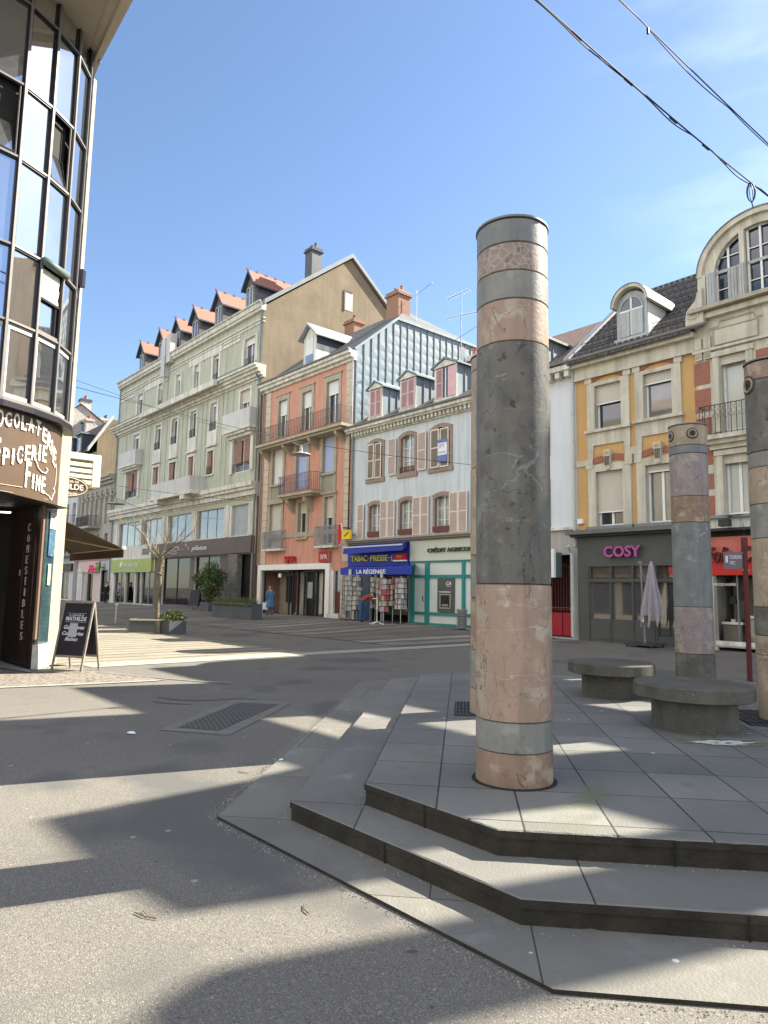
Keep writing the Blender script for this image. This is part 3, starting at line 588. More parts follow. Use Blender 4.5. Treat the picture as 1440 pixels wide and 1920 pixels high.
sb = [(-44.3, -41.9, .2, 2.7), (-41.75, -39.9, .2, 2.7), (-39.7, -38.7, .2, 2.7), (-38.6, -36.2, .2, 2.7), (-35.2, -34.85, .2, 3.6), (-34.7, -30.3, .3, 3.62), (-29.6, -26.1, .3, 3.62), (-25.2, -22.3, .2, 3.62)]
shopw = mat('taupe_shopfront', (.115, .09, .08), .6, scale=3, var=.15)
mb = MB(); wall_mb(mb, greenw, gx0, gx1, 0, 18.75, 0, holes+sb, .28, stonew, mf=lambda x, z: (stonew if 4.0 < z < 7.4 else (shopw if z < 4.6 and x > -36 else (greenw if z > 4 else stonew))))
gy = [0, 6.6, 12.0]; gz_ = [18.75, 24.0, 19.8]
mb.face([(gx1, 0, 0), (gx1, 12, 0), (gx1, 12, 19.6), (gx1, 6.6, 23.95), (gx1, 0, 18.75)], gablew); mb.face([(gx0, 0, 0), (gx0, 0, 18.75), (gx0, 6.6, 23.95), (gx0, 12, 19.6), (gx0, 12, 0)], gablew); mb.face([(gx0, 12, 0), (gx1, 12, 0), (gx1, 12, 19.6), (gx0, 12, 19.6)], greenw)
for x in [-43.4, -39.3, -38.4, -35.3, -32.6, -31.9, -29.5, -28.9, -26.6, -26.0, -25.2]: mb.box(x-.05, x+.05, -.035, .01, 7.9, 14.25, greenw)
for x in (-43.9, -35.6, -33.0, -26.4): mb.box(x-.06, x+.06, -.03, .01, 15.3, 17.2, greenw)
for x in (-44.3, -39.17, -34.85, -30.0, -25.3, -22.4): mb.box(x-.2, x+.2, -.05, .01, 4.72, 6.75, stonew)
G.part(mb, 'wall')
# roof slabs
mb = MB(); mb.xprism([(-.1, 18.80), (6.6, 24.05), (12.3, 19.6), (12.3, 19.75), (6.6, 24.22), (-.1, 18.97)], gx0-.1, gx1+.02, tiler); 
roofG = G.part(mb, 'roof')
mb = MB(); mb.xprism([(-.12, 18.78), (6.6, 24.04), (12.3, 19.58), (12.3, 19.86), (6.6, 24.34), (-.12, 19.08)], gx1+.02, gx1+.22, mat('verge_zinc', (.17, .185, .19), .6)); G.part(mb, 'verge_flashing', roofG)
# architectural bands
mb = MB()
cornice(mb, stonew, gx0-.1, gx1+.05, [(.32, 18.62, 18.95), (.22, 18.45, 18.62), (.06, 17.95, 18.03), (.06, 17.72, 17.8)])
for (a, b) in [(-45.4, -42.2), (-26.9, -24.6)]: mb.box(a, b, -.05, .02, 17.25, 17.45, stonew); mb.box(a, b, -.05, .02, 17.55, 17.65, stonew)
mb.box(-40.0, -35.6, -.05, .02, 17.15, 17.62, stonew); mb.box(-32.0, -27.0, -.05, .02, 17.22, 17.68, stonew)
G.part(mb, 'eaves_cornice')
mb = MB(); cornice(mb, stonew, gx0-.35, gx1+.3, [(.7, 14.82, 14.96), (.58, 14.68, 14.82), (.42, 14.5, 14.68), (.26, 14.32, 14.5), (.1, 14.2, 14.32)])
mb.box(-38.5, -26.2, -.9, -.69, 14.55, 14.93, stonew); G.part(mb, 'ledge')
mb = MB(); railing_mb(mb, gx0-.2, gx1+.1, -.63, 14.96, 15.08, ironw, .3); G.part(mb, 'low_rail')
mb = MB(); cornice(mb, stonew, gx0-.2, gx1+.1, [(.5, 7.62, 7.88), (.4, 7.42, 7.62), (.24, 7.1, 7.42), (.06, 7.0, 7.1)]); G.part(mb, 'band_cornice')
gutter(G, gx0-.1, gx1+.1, 18.98, -.36, stonew)
for i, (a, b) in enumerate(wt):
    w = pane_frame(G, a, b, 15.45, 17.15, .17, 1, roll=.22 if i != 1 else .1, rm=rollw); surround(G, w, a, b, 15.45, 17.15, 0, stonew, .3 if i in (0, 2) else .24, .05, 0, .05)
    if i in (1, 4, 0): r_ = MB(); railing_mb(r_, a, b, .05, 15.45, 15.9, ironw, .12); G.part(r_, 'rail', w)
for i, (a, b) in enumerate(w4):
    z0 = 11.95 if i not in (0, 5) else 12.5
    w = pane_frame(G, a, b, z0, 13.85, .17, 1, roll=[.55, .1, .05, .05, .1, .2][i], rm=rollm if i == 0 else rollw); surround(G, w, a, b, z0, 13.85, 0, stonew, .22, .05, 0, .14)
    if i not in (0, 5):
        r_ = MB(); railing_mb(r_, a-.02, b+.02, -.08, z0, z0+.55, ironw, .1); G.part(r_, 'rail', w)
        s = MB(); s.box(a-.2, b+.2, -.09, .05, z0-.95, z0-.0, stonew); s.box(a-.28, b+.28, -.16, .05, z0-1.08, z0-.95, stonew); G.part(s, 'apron', w)
for i, (a, b) in enumerate(w3):
    w = pane_frame(G, a, b, 9.0, 10.6, .17, 1); surround(G, w, a, b, 9.0, 10.6, 0, stonew, .17, .05, .1, .2)
    s = MB(); hw = (b-a)/2
    if i != 2: s.box(a, a+hw*.85, .06, .09, 9.02, 10.58, shutr); s.box(b-hw*(.85 if i else .85), b, .06, .09, 9.02, 10.58, shutr)
    else: s.box(a, a+hw*.9, .06, .09, 9.02, 10.58, shutr)
    G.part(s, 'shutter', w)
    if i == 0: r_ = MB(); railing_mb(r_, a, b, -.08, 9.0, 9.55, ironw, .1, scroll=True, r=.006); G.part(r_, 'rail', w)
for (a, b) in ((-24.9, -22.7), (-42.75, -40.3)):  # oriel-like double windows under the solid balconies
    w = pane_frame(G, a, b, 8.65, 10.8, .12, 1, fw=.1); s = MB(); 
    for k in range(2):
        xa = a+.1+(b-a)/2*k; s.box(xa+.05, xa+(b-a)/2-.25, .02, .06, 9.2, 10.7, shutr)
    G.part(s, 'shutter', w); surround(G, w, a, b, 8.65, 10.78, 0, stonew, .35, .12, 0, .03)
    r_ = MB(); railing_mb(r_, a, b, -.06, 8.7, 9.25, ironw, .12, scroll=True, r=.006); G.part(r_, 'rail', w)
    bl = MB(); bl.box(a-.5, b+.65, -.62, .02, 11.15, 11.35, stonew); bl.box(a-.3, b+.5, -.5, .02, 11.0, 11.15, stonew); bl.box(a-.5, b+.65, -.62, -.5, 11.35, 12.38, greyw); bl.box(b+.53, b+.65, -.5, .02, 11.35, 12.38, greyw); bl.box(a-.5, a-.38, -.5, .02, 11.35, 12.38, greyw)
    bl.box(a-.45, b+.35, -.3, .02, 10.82, 11.0, stonew); G.part(bl, 'balcony')
bl = MB(); bl.box(-34.95, -28.65, -1.1, .02, 7.82, 8.0, stonew); bl.box(-34.95, -28.65, -1.1, -.98, 8.0, 8.9, greyw); bl.box(-34.95, -34.83, -.98, .02, 8.0, 8.9, greyw); bl.box(-28.77, -28.65, -.98, .02, 8.0, 8.9, greyw)
for x in (-34.2, -29.9): bl.box(x, x+.55, -1.2, .02, 7.4, 7.82, stonew)
bl.box(-35.2, -28.5, -1.18, .02, 7.7, 7.82, stonew); G.part(bl, 'balcony', label='long solid grey balcony over the shop windows')
refl = mat('reflecting_shop_glass', (.10, .10, .095), .05, spec=1.0, scale=1.4, c2=(.17, .16, .15), coat=1)
for i, (a, b) in enumerate(w1): pane_frame(G, a, b, 4.75, 6.65, .14, 2 if i < 4 else 0, gm=refl if i < 4 else mat('grey_panel', (.30, .33, .33), .4), fm=mat('slim_grey_frame', (.42, .42, .39), .5), fw=.04)
# ground floor shops
sd_ = mat('bright_shop_interior', (.30, .27, .22), .25, scale=1.6, c2=(.03, .03, .028), spec=.9, coat=.6)
n_, l_, b_ = nodes_of(sd_); tcx = n_.new('ShaderNodeTexCoord'); mpx = n_.new('ShaderNodeMapping'); mpx.inputs['Scale'].default_value = (3.2, 3.2, 1.3); l_(tcx.outputs['Object'], mpx.inputs[0]); vx = n_.new('ShaderNodeTexVoronoi'); vx.inputs['Scale'].default_value = 1.5; l_(mpx.outputs[0], vx.inputs['Vector'])
hx = n_.new('ShaderNodeHueSaturation'); hx.inputs['Saturation'].default_value = .45; hx.inputs['Value'].default_value = .5; l_(vx.outputs['Color'], hx.inputs['Color']); mxx = n_.new('ShaderNodeMixRGB'); mxx.blend_type = 'MULTIPLY'; mxx.inputs[0].default_value = .8; l_(base_socket(sd_), mxx.inputs[1]); l_(hx.outputs[0], mxx.inputs[2]); gx_ = n_.new('ShaderNodeBrightContrast'); gx_.inputs['Bright'].default_value = .02; gx_.inputs['Contrast'].default_value = .25; l_(mxx.outputs[0], gx_.inputs[0]); l_(gx_.outputs[0], b_.inputs['Base Color'])
dk = mat('dark_frame', (.03, .03, .03), .5)
clearg = bpy.data.materials.new('clear_shop_glass'); clearg.use_nodes = True; ng = clearg.node_tree.nodes; ng.clear(); og_ = ng.new('ShaderNodeOutputMaterial'); tr = ng.new('ShaderNodeBsdfTransparent'); gl = ng.new('ShaderNodeBsdfGlossy'); gl.inputs['Roughness'].default_value = .02; fz = ng.new('ShaderNodeFresnel'); fz.inputs['IOR'].default_value = 1.75; mg = ng.new('ShaderNodeMixShader'); tr.inputs[0].default_value = (.82, .85, .84, 1)
lg_ = clearg.node_tree.links.new; lg_(fz.outputs[0], mg.inputs[0]); lg_(tr.outputs[0], mg.inputs[1]); lg_(gl.outputs[0], mg.inputs[2]); lg_(mg.outputs[0], og_.inputs[0])
DISP = [mat('display_%s' % n_, c_, .6, scale=6, c2=[q*.5 for q in c_]) for n_, c_ in (('white', (.62, .60, .56)), ('red', (.45, .06, .06)), ('green', (.16, .25, .08)), ('sand', (.42, .34, .22)), ('teal', (.12, .25, .25)), ('charcoal', (.05, .05, .05)), ('rose', (.5, .28, .28)))]
def shop_display(H, a, b, c, d, Y, seed, depth=1.3, dens=9, pal=None):
    """an open shop window: lit floor, dark room, stacked goods, posters and figures behind clear glass"""
    rn = random.Random(seed); mb = MB(); pal = pal or DISP
    mb.box(a+.0, b-.0, Y+depth, Y+depth+.03, c, d, interior); mb.box(a, b, Y, Y+depth, c-.04, c, pal[3]); mb.box(a, b, Y, Y+depth, d, d+.03, interior); mb.box(a-.03, a, Y, Y+depth, c, d, interior); mb.box(b, b+.03, Y, Y+depth, c, d, interior)
    H.part(mb, 'shop_interior'); mb = MB()
    n = max(2, int((b-a)*dens/4))
    for k in range(n):
        x = rn.uniform(a+.08, b-.35); w = rn.uniform(.12, .5); h = rn.uniform(.25, 1.15); y = Y+rn.uniform(.12, depth-.3); z = c if rn.random() < .6 else rn.uniform(c+.8, max(c+.9, d-.6)); m_ = rn.choice(pal)
        mb.box(x, min(b-.05, x+w), y, y+.12, z, min(d-.05, z+h), m_)
    for k in range(int((b-a)*.9)):
        x = rn.uniform(a+.2, b-.2); y = Y+.45; m_ = rn.choice(pal); mb.lathe([(.10, c+.1), (.06, c+.6), (.15, c+.85), (.12, c+1.1), (.19, c+1.38), (.06, c+1.5), (.085, c+1.62), (.001, c+1.75)], m_, (x, y, 0), 10)
    for k in range(2): x = rn.uniform(a+.1, b-.5); mb.box(x, x+rn.uniform(.2, .45), Y+.04, Y+.05, d-rn.uniform(.5, .8), d-.12, rn.choice(pal))
    H.part(mb, 'goods')
    mb = MB(); mb.box(a, b, Y+.0, Y+.012, c, d, clearg); H.part(mb, 'shop_glass')
for i, (a, b, c, d) in enumerate(sb):
    if b-a > .6 and i != 7: shop_display(G, a, b, c, d, .16, 40+i)
    mb = MB(); fm = dk if a > -36 else mat('alu_frame', (.3, .3, .28), .4, metal=.4)
    for x in ([a, b-.06]+([(a+b)/2-.03] if b-a > 2.2 else [])): mb.box(x, x+.06, .12, .2, c, d, fm)
    mb.box(a, b, .121, .199, d-.06, d, fm); mb.box(a, b, .121, .199, c, c+.08, fm)
    if i in (4, 7): mb.box(a, b, .2, .24, c, d, interior)
    G.part(mb, 'shop_frame')
mb = MB(); mb.box(-36.3, -21.9, -.28, .02, 3.66, 4.66, shopw); G.part(mb, 'fascia', label='dark taupe shop fascia')
wl = mat('white_lettering', (.7, .7, .68), .6)
mb = MB(); text_on(mb, 'pilatus', -29.6, -27.4, 3.92, 4.32, -.29, wl, .02, shear=.3); G.part(mb, 'shop_lettering')
mb = MB()
pts = [(-34.0, 4.05), (-33.2, 4.15), (-32.6, 4.05), (-32.2, 4.3), (-31.8, 4.35), (-31.5, 4.1), (-31.9, 3.88), (-32.5, 3.85), (-33.0, 3.95)]
mb.tube([(x, -.3, z) for x, z in pts], .02, wl, 5); mb.tube([(-31.5, -.3, 4.1), (-30.9, -.3, 4.12), (-30.5, -.3, 4.45), (-30.0, -.3, 4.1)], .018, wl, 5); G.part(mb, 'shop_ornament')
olive = mat('olive_sign', (.30, .36, .09), .5, var=.1)
mb = MB(); mb.box(-44.6, -36.4, -.2, .02, 2.74, 3.68, olive); mb.box(-44.6, -36.4, -.22, .02, 2.66, 2.74, mat('alu_frame', (.3, .3, .28))); G.part(mb, 'fascia', label='olive green shop fascia')
mb = MB(); text_on(mb, 'NATURHOUSE', -41.9, -38.9, 3.08, 3.38, -.21, wl, .02); mb.lathe([(.001, 0), (.13, .12), (.15, .3), (.08, .5), (.001, .6)], wl, (-42.3, -.2, 2.95), 8); G.part(mb, 'shop_lettering')
mb = MB(); mb.box(-38.6, -37.4, -.04, .01, 4.0, 4.45, mat('vent_grille', (.3, .3, .28))); [mb.box(-38.6, -37.4, -.07, -.03, z, z+.03, dk) for z in (4.03, 4.15, 4.27, 4.39)]; G.part(mb, 'vent')
# old grey stone pier with ivy at the right of the dark shop
piem = mat('old_stone_pier', (.20, .195, .17), .9, scale=4, c2=(.10, .10, .09), bump=.6)
mb = MB(); mb.box(-24.4, -23.3, -.35, .0, .1, 3.6, piem); G.part(mb, 'stone_pier')
# dormers
slatec = mat('grey_slate_cladding', (.15, .155, .155), .8, scale=8, c2=(.10, .105, .11)); stripes(slatec, 'z', .14, .12, (.05, .05, .05))
dz = mat('dark_slate_and_shade', (.05, .06, .08), .6, scale=6)
for i, xc in enumerate([-24.25, -28.5, -32.05, -35.05, -38.05, -41.9]):
    a, b = xc-.58, xc+.58; z0 = 19.2; zt = 20.95; ap = 21.88; y0 = .35
    mb = MB(); mb.yprism([(a, z0), (b, z0), (b, zt), (xc, ap-.1), (a, zt)], y0, 3.6, slatec); mb.box(a+.18, b-.18, y0-.012, y0-.002, z0+.15, zt-.1, dk); 
    mb.box(b, b+.01, y0+.2, 3.4, zt-.55, zt+.05, dz)
    dm = G.part(mb, 'dormer'); 
    rf_ = MB(); th = .09
    for s_ in (-1, 1):
        e = xc+s_*.80; ez = zt-.15
        rf_.raw([(xc, y0-.22, ap+.06), (e, y0-.22, ez+.0), (e, 4.2, ez), (xc, 4.2, ap+.06)], [(0, 1, 2, 3)], tiler); rf_.raw([(xc, y0-.22, ap-.05), (e, y0-.22, ez-.11), (e, 4.2, ez-.11), (xc, 4.2, ap-.05), (e, y0-.22, ez), (e, 4.2, ez)], [(0, 3, 2, 1), (1, 2, 5, 4)], dz)
        rf_.raw([(xc, y0-.26, ap+.08), (e, y0-.26, ez+.02), (e, y0-.26, ez-.18), (xc, y0-.26, ap-.12), (xc, y0-.2, ap+.08), (e, y0-.2, ez+.02), (e, y0-.2, ez-.18), (xc, y0-.2, ap-.12)], [(0, 1, 2, 3), (4, 7, 6, 5), (0, 4, 5, 1), (3, 2, 6, 7)], dz)
    for k in range(6): rf_.box(xc-.05, xc+.05, y0-.35+k*.7, y0-.2+k*.7, ap+.04, ap+.17, tiler)
    G.part(rf_, 'dormer_roof', dm)
    wi = MB(); fw = .05
    for (xa, xb) in ((a+.18, xc-.02), (xc+.02, b-.18)):
        wi.box(xa, xa+fw, y0-.05, y0-.01, z0+.15, zt-.1, mat('grey_white_frame', (.42, .45, .46), .5)); wi.box(xb-fw, xb, y0-.05, y0-.01, z0+.15, zt-.1, mat('grey_white_frame', (.42, .45, .46))); wi.box(xa, xb, y0-.05, y0-.01, zt-.16, zt-.1, mat('grey_white_frame', (.4, .4, .4))); wi.box(xa+fw, xb-fw, y0-.03, y0-.014, z0+.15, zt-.16, glass)
    G.part(wi, 'dormer_window', dm)
# light shaft in front of the eave and zinc chimney
mb = MB(); mb.box(-36.2, -35.5, -.4, .1, 17.4, 20.35, greyw); mb.box(-35.35, -34.6, -.4, .1, 18.3, 20.5, greyw); mb.tube([(-35.42, -.45, 14.9), (-35.42, -.45, 18.9)], .06, pipem, 8); G.part(mb, 'flue_stacks')
chimney(G, -23.1, -22.3, 3.7, 4.5, 21.4, 24.1, mat('dark_zinc_cladding', (.085, .095, .105), .6), 2, mat('dark_pot', (.10, .09, .09), .8), cm=mat('dark_cap', (.08, .08, .08)))
mb = MB(); mb.box(gx1, gx1+.02, 6.15, 6.8, 20.3, 21.6, mat('blocked_window', (.45, .45, .42), .8)); mb.box(gx1, gx1+.06, 6.05, 6.15, 20.2, 21.65, mat('window_edge', (.16, .12, .08), .9)); mb.box(gx1, gx1+.06, 6.15, 6.8, 21.6, 21.68, mat('window_edge', (.2, .2, .2))); G.part(mb, 'gable_window')
dpipe(G, gx1-.1, .2, 14.4, -.12, .06, gutterm, bend=0); dpipe(G, gx1-.12, 15.2, 18.9, -.12, .05, gutterm); dpipe(G, gx0+.15, .2, 14.4, -.1, .06, gutterm); dpipe(G, gx0+.15, 15.2, 18.9, -.1, .05, gutterm)

# ================================================================ PINK HOUSE
pinkw = mat('salmon_render', (.60, .305, .215), .9, scale=.9, c2=(.51, .26, .185), streak=.5, grime=(.33, .19, .15), bump=.2)
tan = mat('tan_stonework', (.43, .38, .28), .85, scale=3, c2=(.33, .29, .215), streak=.3, grime=(.20, .175, .13), bump=.2)
quo = mat('quoin_stone', (.53, .48, .37), .85, scale=3, c2=(.45, .40, .31)); stripes(quo, 'z', .42, .07, (.24, .2, .15))
P = House('pink_house', 'salmon pink house with iron balconies and a zinc clad side wall', 'house', -21.5)
px0, px1 = -21.5, -12.85
ph = {'t': [(-19.75, -18.85, 10.15, 12.3), (-17.35, -16.45, 10.15, 12.3), (-15.1, -14.05, 10.15, 12.4)], 'm': [(-20.2, -19.1, 7.45, 9.5), (-17.75, -16.7, 6.95, 9.4), (-15.3, -14.3, 7.55, 9.5)], 'b': [(-20.3, -19.1, 3.9, 6.35), (-17.4, -16.65, 4.3, 6.2), (-15.0, -14.25, 3.85, 6.3)]}
allh = sum(ph.values(), [])
gh = [(-20.95, -14.7, .12, 2.6), (-14.2, -13.45, .35, 2.5)]
mb = MB(); wall_mb(mb, pinkw, px0, px1, 0, 13.4, 0, allh+gh, .25, tan)
mb.face([(px1, 0, 0), (px1, 9.4, 0), (px1, 9.4, 16.0), (px1, 2.85, 15.97), (px1, 0, 13.6), (px1, 0, 13.4)], zinc); mb.face([(px0, 0, 0), (px0, 0, 13.5), (px0, 5, 17.3), (px0, 9.4, 15), (px0, 9.4, 0)], pinkw); mb.face([(px0, 9.4, 0), (px1, 9.4, 0), (px1, 9.4, 16), (px0, 9.4, 15)], pinkw)
P.part(mb, 'wall')
mb = MB()
for k in range(19):
    y = .1+k*.505; zt = 13.62+.825*y if y < 2.85 else 15.97
    mb.box(px1, px1+.045, y-.007, y+.007, 9.6, zt, zincd)
mb.xprism([(0, 13.6), (2.85, 15.97), (9.4, 16.0), (9.4, 16.14), (2.83, 16.12), (-.08, 13.68)], px1-.02, px1+.1, zinc)
P.part(mb, 'zinc_cladding_seams', label='standing seams of the zinc side wall')
# dents in the sheets
mb = MB(); random.seed(11)
mb2 = mb
for k in range(18):
    y = .1+k*.505
    zt = 13.5+.825*y if y < 2.85 else 15.85
    z = 9.9
    while z < zt-.5:
        h_ = .42; mb.face([(px1+.004, y+.03, z), (px1+.004, y+.47, z+.02), (px1+.014, y+.28, z+h_*.55)], zinc); mb.face([(px1+.004, y+.03, z), (px1+.014, y+.28, z+h_*.55), (px1+.004, y+.05, z+h_)], zinc); mb.face([(px1+.004, y+.47, z+.02), (px1+.004, y+.45, z+h_+.03), (px1+.014, y+.28, z+h_*.55)], zinc); mb.face([(px1+.004, y+.05, z+h_), (px1+.014, y+.28, z+h_*.55), (px1+.004, y+.45, z+h_+.03)], zinc)
        z += .52
P.part(mb, 'zinc_sheets')
mb = MB(); mb.raw([(px0, -.25, 13.55), (px1, -.25, 13.55), (px1, 2.85, 16.05), (-13.9, 4.3, 17.25), (px0, 4.3, 17.25)], [(0, 1, 2, 3, 4)], slate); mb.raw([(px1+.02, 2.85, 16.1), (px1+.02, 9.4, 16.12), (-13.9, 4.3, 17.25)], [(0, 1, 2)], slate); mb.raw([(px0, 4.3, 17.25), (-13.9, 4.3, 17.25), (px1, 9.4, 16.1), (px0, 9.4, 15.2)], [(0, 1, 2, 3)], slate)
rfP = P.part(mb, 'roof')
chimney(P, -14.5, -13.5, 3.5, 4.4, 16.2, 18.15, brickm, 2); chimney(P, -19.9, -18.95, 4.7, 5.5, 16.4, 18.45, brickm, 1, mat('dark_pot', (.1, .1, .1)))
mb = MB(); cornice(mb, stonew, px0, px1+.1, [(.42, 13.38, 13.56), (.3, 13.2, 13.38), (.12, 13.05, 13.2)]); P.part(mb, 'eaves_cornice'); gutter(P, px0, px1+.1, 13.6, -.45)
mb = MB(); mb.box(-21.12, -20.62, -.04, .01, 2.7, 13.05, quo); P.part(mb, 'quoins'); mb = MB(); mb.box(-13.42, -12.98, -.04, .01, 2.9, 13.05, quo); P.part(mb, 'quoins')
mb = MB(); mb.box(-21.2, -13.2, -.05, .01, 4.35, 4.6, tan); P.part(mb, 'string_course')
for i, (a, b, c, d) in enumerate(ph['t']):
    w = pane_frame(P, a, b, c, d, .16, 1, roll=.38 if i < 2 else .3, rm=rollw); surround(P, w, a, b, c, d, 0, tan, .2, .05, 0, .3)
    hd = MB(); hd.box(a-.28, b+.28, -.1, .02, d+.3, d+.38, tan); P.part(hd, 'lintel_moulding', w)
for i, (a, b, c, d) in enumerate(ph['m']):
    w = pane_frame(P, a, b, c, d, .16, 0, roll=1 if i != 1 else .99, rm=[rollw, rollb, rollb][i]); surround(P, w, a, b, c, d, 0, tan, .2, .06, .12 if i != 1 else 0, .28)
    if i != 1: pn = MB(); pn.box(a-.2, a, -.06, .01, c-1.0, c-.1, tan); pn.box(b, b+.2, -.06, .01, c-1.0, c-.1, tan); pn.box(a, b, -.03, .01, c-1.0, c-.12, mat('grey_apron', (.27, .27, .2), .9)); pn.box(a-.3, b+.3, -.14, .01, c-1.12, c-1.0, tan); P.part(pn, 'apron', w)
for i, (a, b, c, d) in enumerate(ph['b']):
    w = pane_frame(P, a, b, c, d, .16, 0 if i != 1 else 0, roll=[.99, .28, .42][i], rm=rollm, fw=.07); surround(P, w, a, b, c, d, 0, tan, .2, .06, 0 if i == 0 else .1, .26)
# balconies
mb = MB(); mb.box(-20.9, -12.7, -.85, .02, 9.58, 9.72, tan); mb.box(-20.7, -12.9, -.7, .02, 9.46, 9.58, tan)
for x in (-20.6, -18.3, -15.8, -13.5): mb.xprism([(0, 9.46), (-.65, 9.46), (-.6, 9.3), (-.15, 9.0), (0, 8.85)], x-.1, x+.1, tan)
bP = P.part(mb, 'balcony'); mb = MB(); railing_mb(mb, -20.85, -12.75, -.8, 9.72, 10.64, mat('bronze_iron', (.13, .085, .075), .6, metal=.2), .145, .75, True, .008); P.part(mb, 'railing', bP)
mb = MB(); mb.box(-18.5, -15.25, -.75, .02, 6.5, 6.64, tan); mb.box(-18.3, -15.45, -.6, .02, 6.40, 6.5, tan)
for x in (-17.9, -16.2): mb.xprism([(0, 6.40), (-.55, 6.40), (-.5, 6.2), (-.1, 5.75), (0, 5.6)], x-.13, x+.13, tan)
bP = P.part(mb, 'balcony'); mb = MB(); railing_mb(mb, -18.45, -15.3, -.7, 6.64, 7.63, mat('violet_iron', (.12, .08, .12), .6), .13, .65, True, .008); P.part(mb, 'railing', bP)
gr = mat('grey_painted_rail', (.28, .29, .31), .5)
for (a, b) in ((-20.55, -18.6), (-15.45, -13.8)): mb = MB(); railing_mb(mb, a, b, -.3, 3.78, 4.76, gr, .1, .28, r=.013); mb.box(a, b, -.35, .02, 3.66, 3.78, stonew); P.part(mb, 'window_rail')
# dormer
mb = MB(); a, b = -17.42, -16.25; mb.yprism([(a, 13.75), (b, 13.75), (b, 15.35), ((a+b)/2, 15.95), (a, 15.35)], 0.0, 2.6, stonew); dm = P.part(mb, 'dormer')
mb = MB(); xc = (a+b)/2
mb.box(b, b+.012, .05, 2.5, 14.9, 15.32, dz)  # dark strip painting the shade under the dormer roof
for s_ in (-1, 1):
    e = xc+s_*.86; mb.raw([(xc, -.25, 16.15), (e, -.25, 15.38), (e, 2.9, 15.38), (xc, 2.9, 16.15), (xc, -.25, 16.02), (e, -.25, 15.27), (e, 2.9, 15.27), (xc, 2.9, 16.02)], [(0, 1, 2, 3), (4, 7, 6, 5), (1, 5, 6, 2), (0, 4, 5, 1)], mat('pale_roof_metal', (.33, .345, .34), .5, metal=.2))
P.part(mb, 'dormer_roof', dm)
mb = MB(); mb.box(a+.25, b-.25, -.03, -.01, 13.95, 15.25, rollw); mb.box(a+.25, b-.25, -.035, -.015, 13.95, 14.35, mat('blueish_pane', (.12, .2, .32), .1, spec=.9)); P.part(mb, 'dormer_window', dm)
dpipe(P, px0+.18, 2.9, 13.6, -.12, .05, gutterm); dpipe(P, px1+.02, 9.4, 13.6, -.12, .045, pipem)
# shop front
mb = MB(); mb.box(-21.25, -14.35, -.12, .02, 2.6, 2.9, whitef); mb.box(-21.25, -20.95, -.12, .02, .05, 2.6, whitef); mb.box(-14.7, -14.35, -.12, .02, .05, 2.6, whitef); P.part(mb, 'shopfront_frame')
mb = MB()
si = mat('shop_interior_pale', (.38, .37, .30), .3, scale=.9, c2=(.20, .19, .15), spec=.8, coat=.5)
mb.box(-20.95, -14.7, 1.2, 1.25, .1, 2.6, si); mb.box(-20.95, -14.7, .0, 1.3, .08, .13, interior); mb.box(-20.95, -14.7, .25, 1.2, 2.55, 2.6, interior)
for (xa, xb, m_) in ((-20.1, -19.6, dk), (-19.3, -18.9, mat('poster_red', (.4, .05, .05))), (-18.2, -17.9, dk), (-17.2, -16.9, dk)): mb.box(xa, xb, 1.1, 1.19, .8, 2.3, m_)
P.part(mb, 'shop_interior')
mb = MB()
for (xa, xb, c_) in ((-20.9, -18.3, None), (-16.9, -14.75, None)):
    mb.box(xa, xa+.06, .12, .2, .13, 2.55, dk); mb.box(xb-.06, xb, .12, .2, .13, 2.55, dk); mb.box(xa, xb, .12, .2, 2.49, 2.55, dk)
for x in (-18.25, -17.75, -16.9, -16.0, -15.4): mb.box(x-.05, x+.05, .3, .42, .13, 2.55, dk)
mb.box(-18.1, -17.85, .28, .3, .3, 2.4, black); mb.box(-16.8, -16.1, .28, .30, .14, 2.45, black)
mb.box(-16.0, -15.5, .45, .5, .3, 2.4, mat('pale_panel', (.45, .44, .38)))
P.part(mb, 'entrance_doors')
ob_ = mat('bright_poster', (.5, .5, .48), .5, scale=20, c2=(.1, .1, .1))
mb = MB(); mb.box(-16.75, -16.3, .26, .275, 1.1, 1.95, ob_); mb.box(-19.4, -19.1, .1, .115, 2.2, 2.42, whitef); mb.box(-17.95, -17.3, .9, .95, .6, 1.3, mat('warm_wood', (.35, .22, .10), .5)); P.part(mb, 'door_stickers')
redm = mat('red_letters', (.45, .01, .015), .5)
mb = MB(); text_on(mb, 'SFR', -18.42, -17.35, 2.98, 3.34, -.08, redm, .12, bold=.01); P.part(mb, 'shop_lettering')
mb = MB(); mb.box(-15.25, -14.42, -.16, .02, 2.95, 3.50, redm); mb.box(-14.42, -14.36, -.15, .02, 2.95, 3.50, mat('sign_side', (.35, .2, .17))); text_on(mb, 'SFR', -15.08, -14.48, 3.10, 3.33, -.17, whitef, .01); P.part(mb, 'shop_sign')
mb = MB(); mb.box(-14.45, -14.2, -.05, .02, .1, 2.6, stonew); mb.box(-14.2, -13.45, .1, .14, .9, 2.5, glass); mb.box(-14.2, -13.45, .09, .15, .45, 1.45, mat('dark_red_wood', (.10, .03, .02), .5)); mb.box(-14.25, -13.3, -.3, .02, .1, .4, stonew); mb.box(-14.22, -14.1, -.04, .1, .4, 2.5, whitef); mb.box(-13.5, -13.38, -.04, .1, .4, 2.5, whitef); P.part(mb, 'side_door')
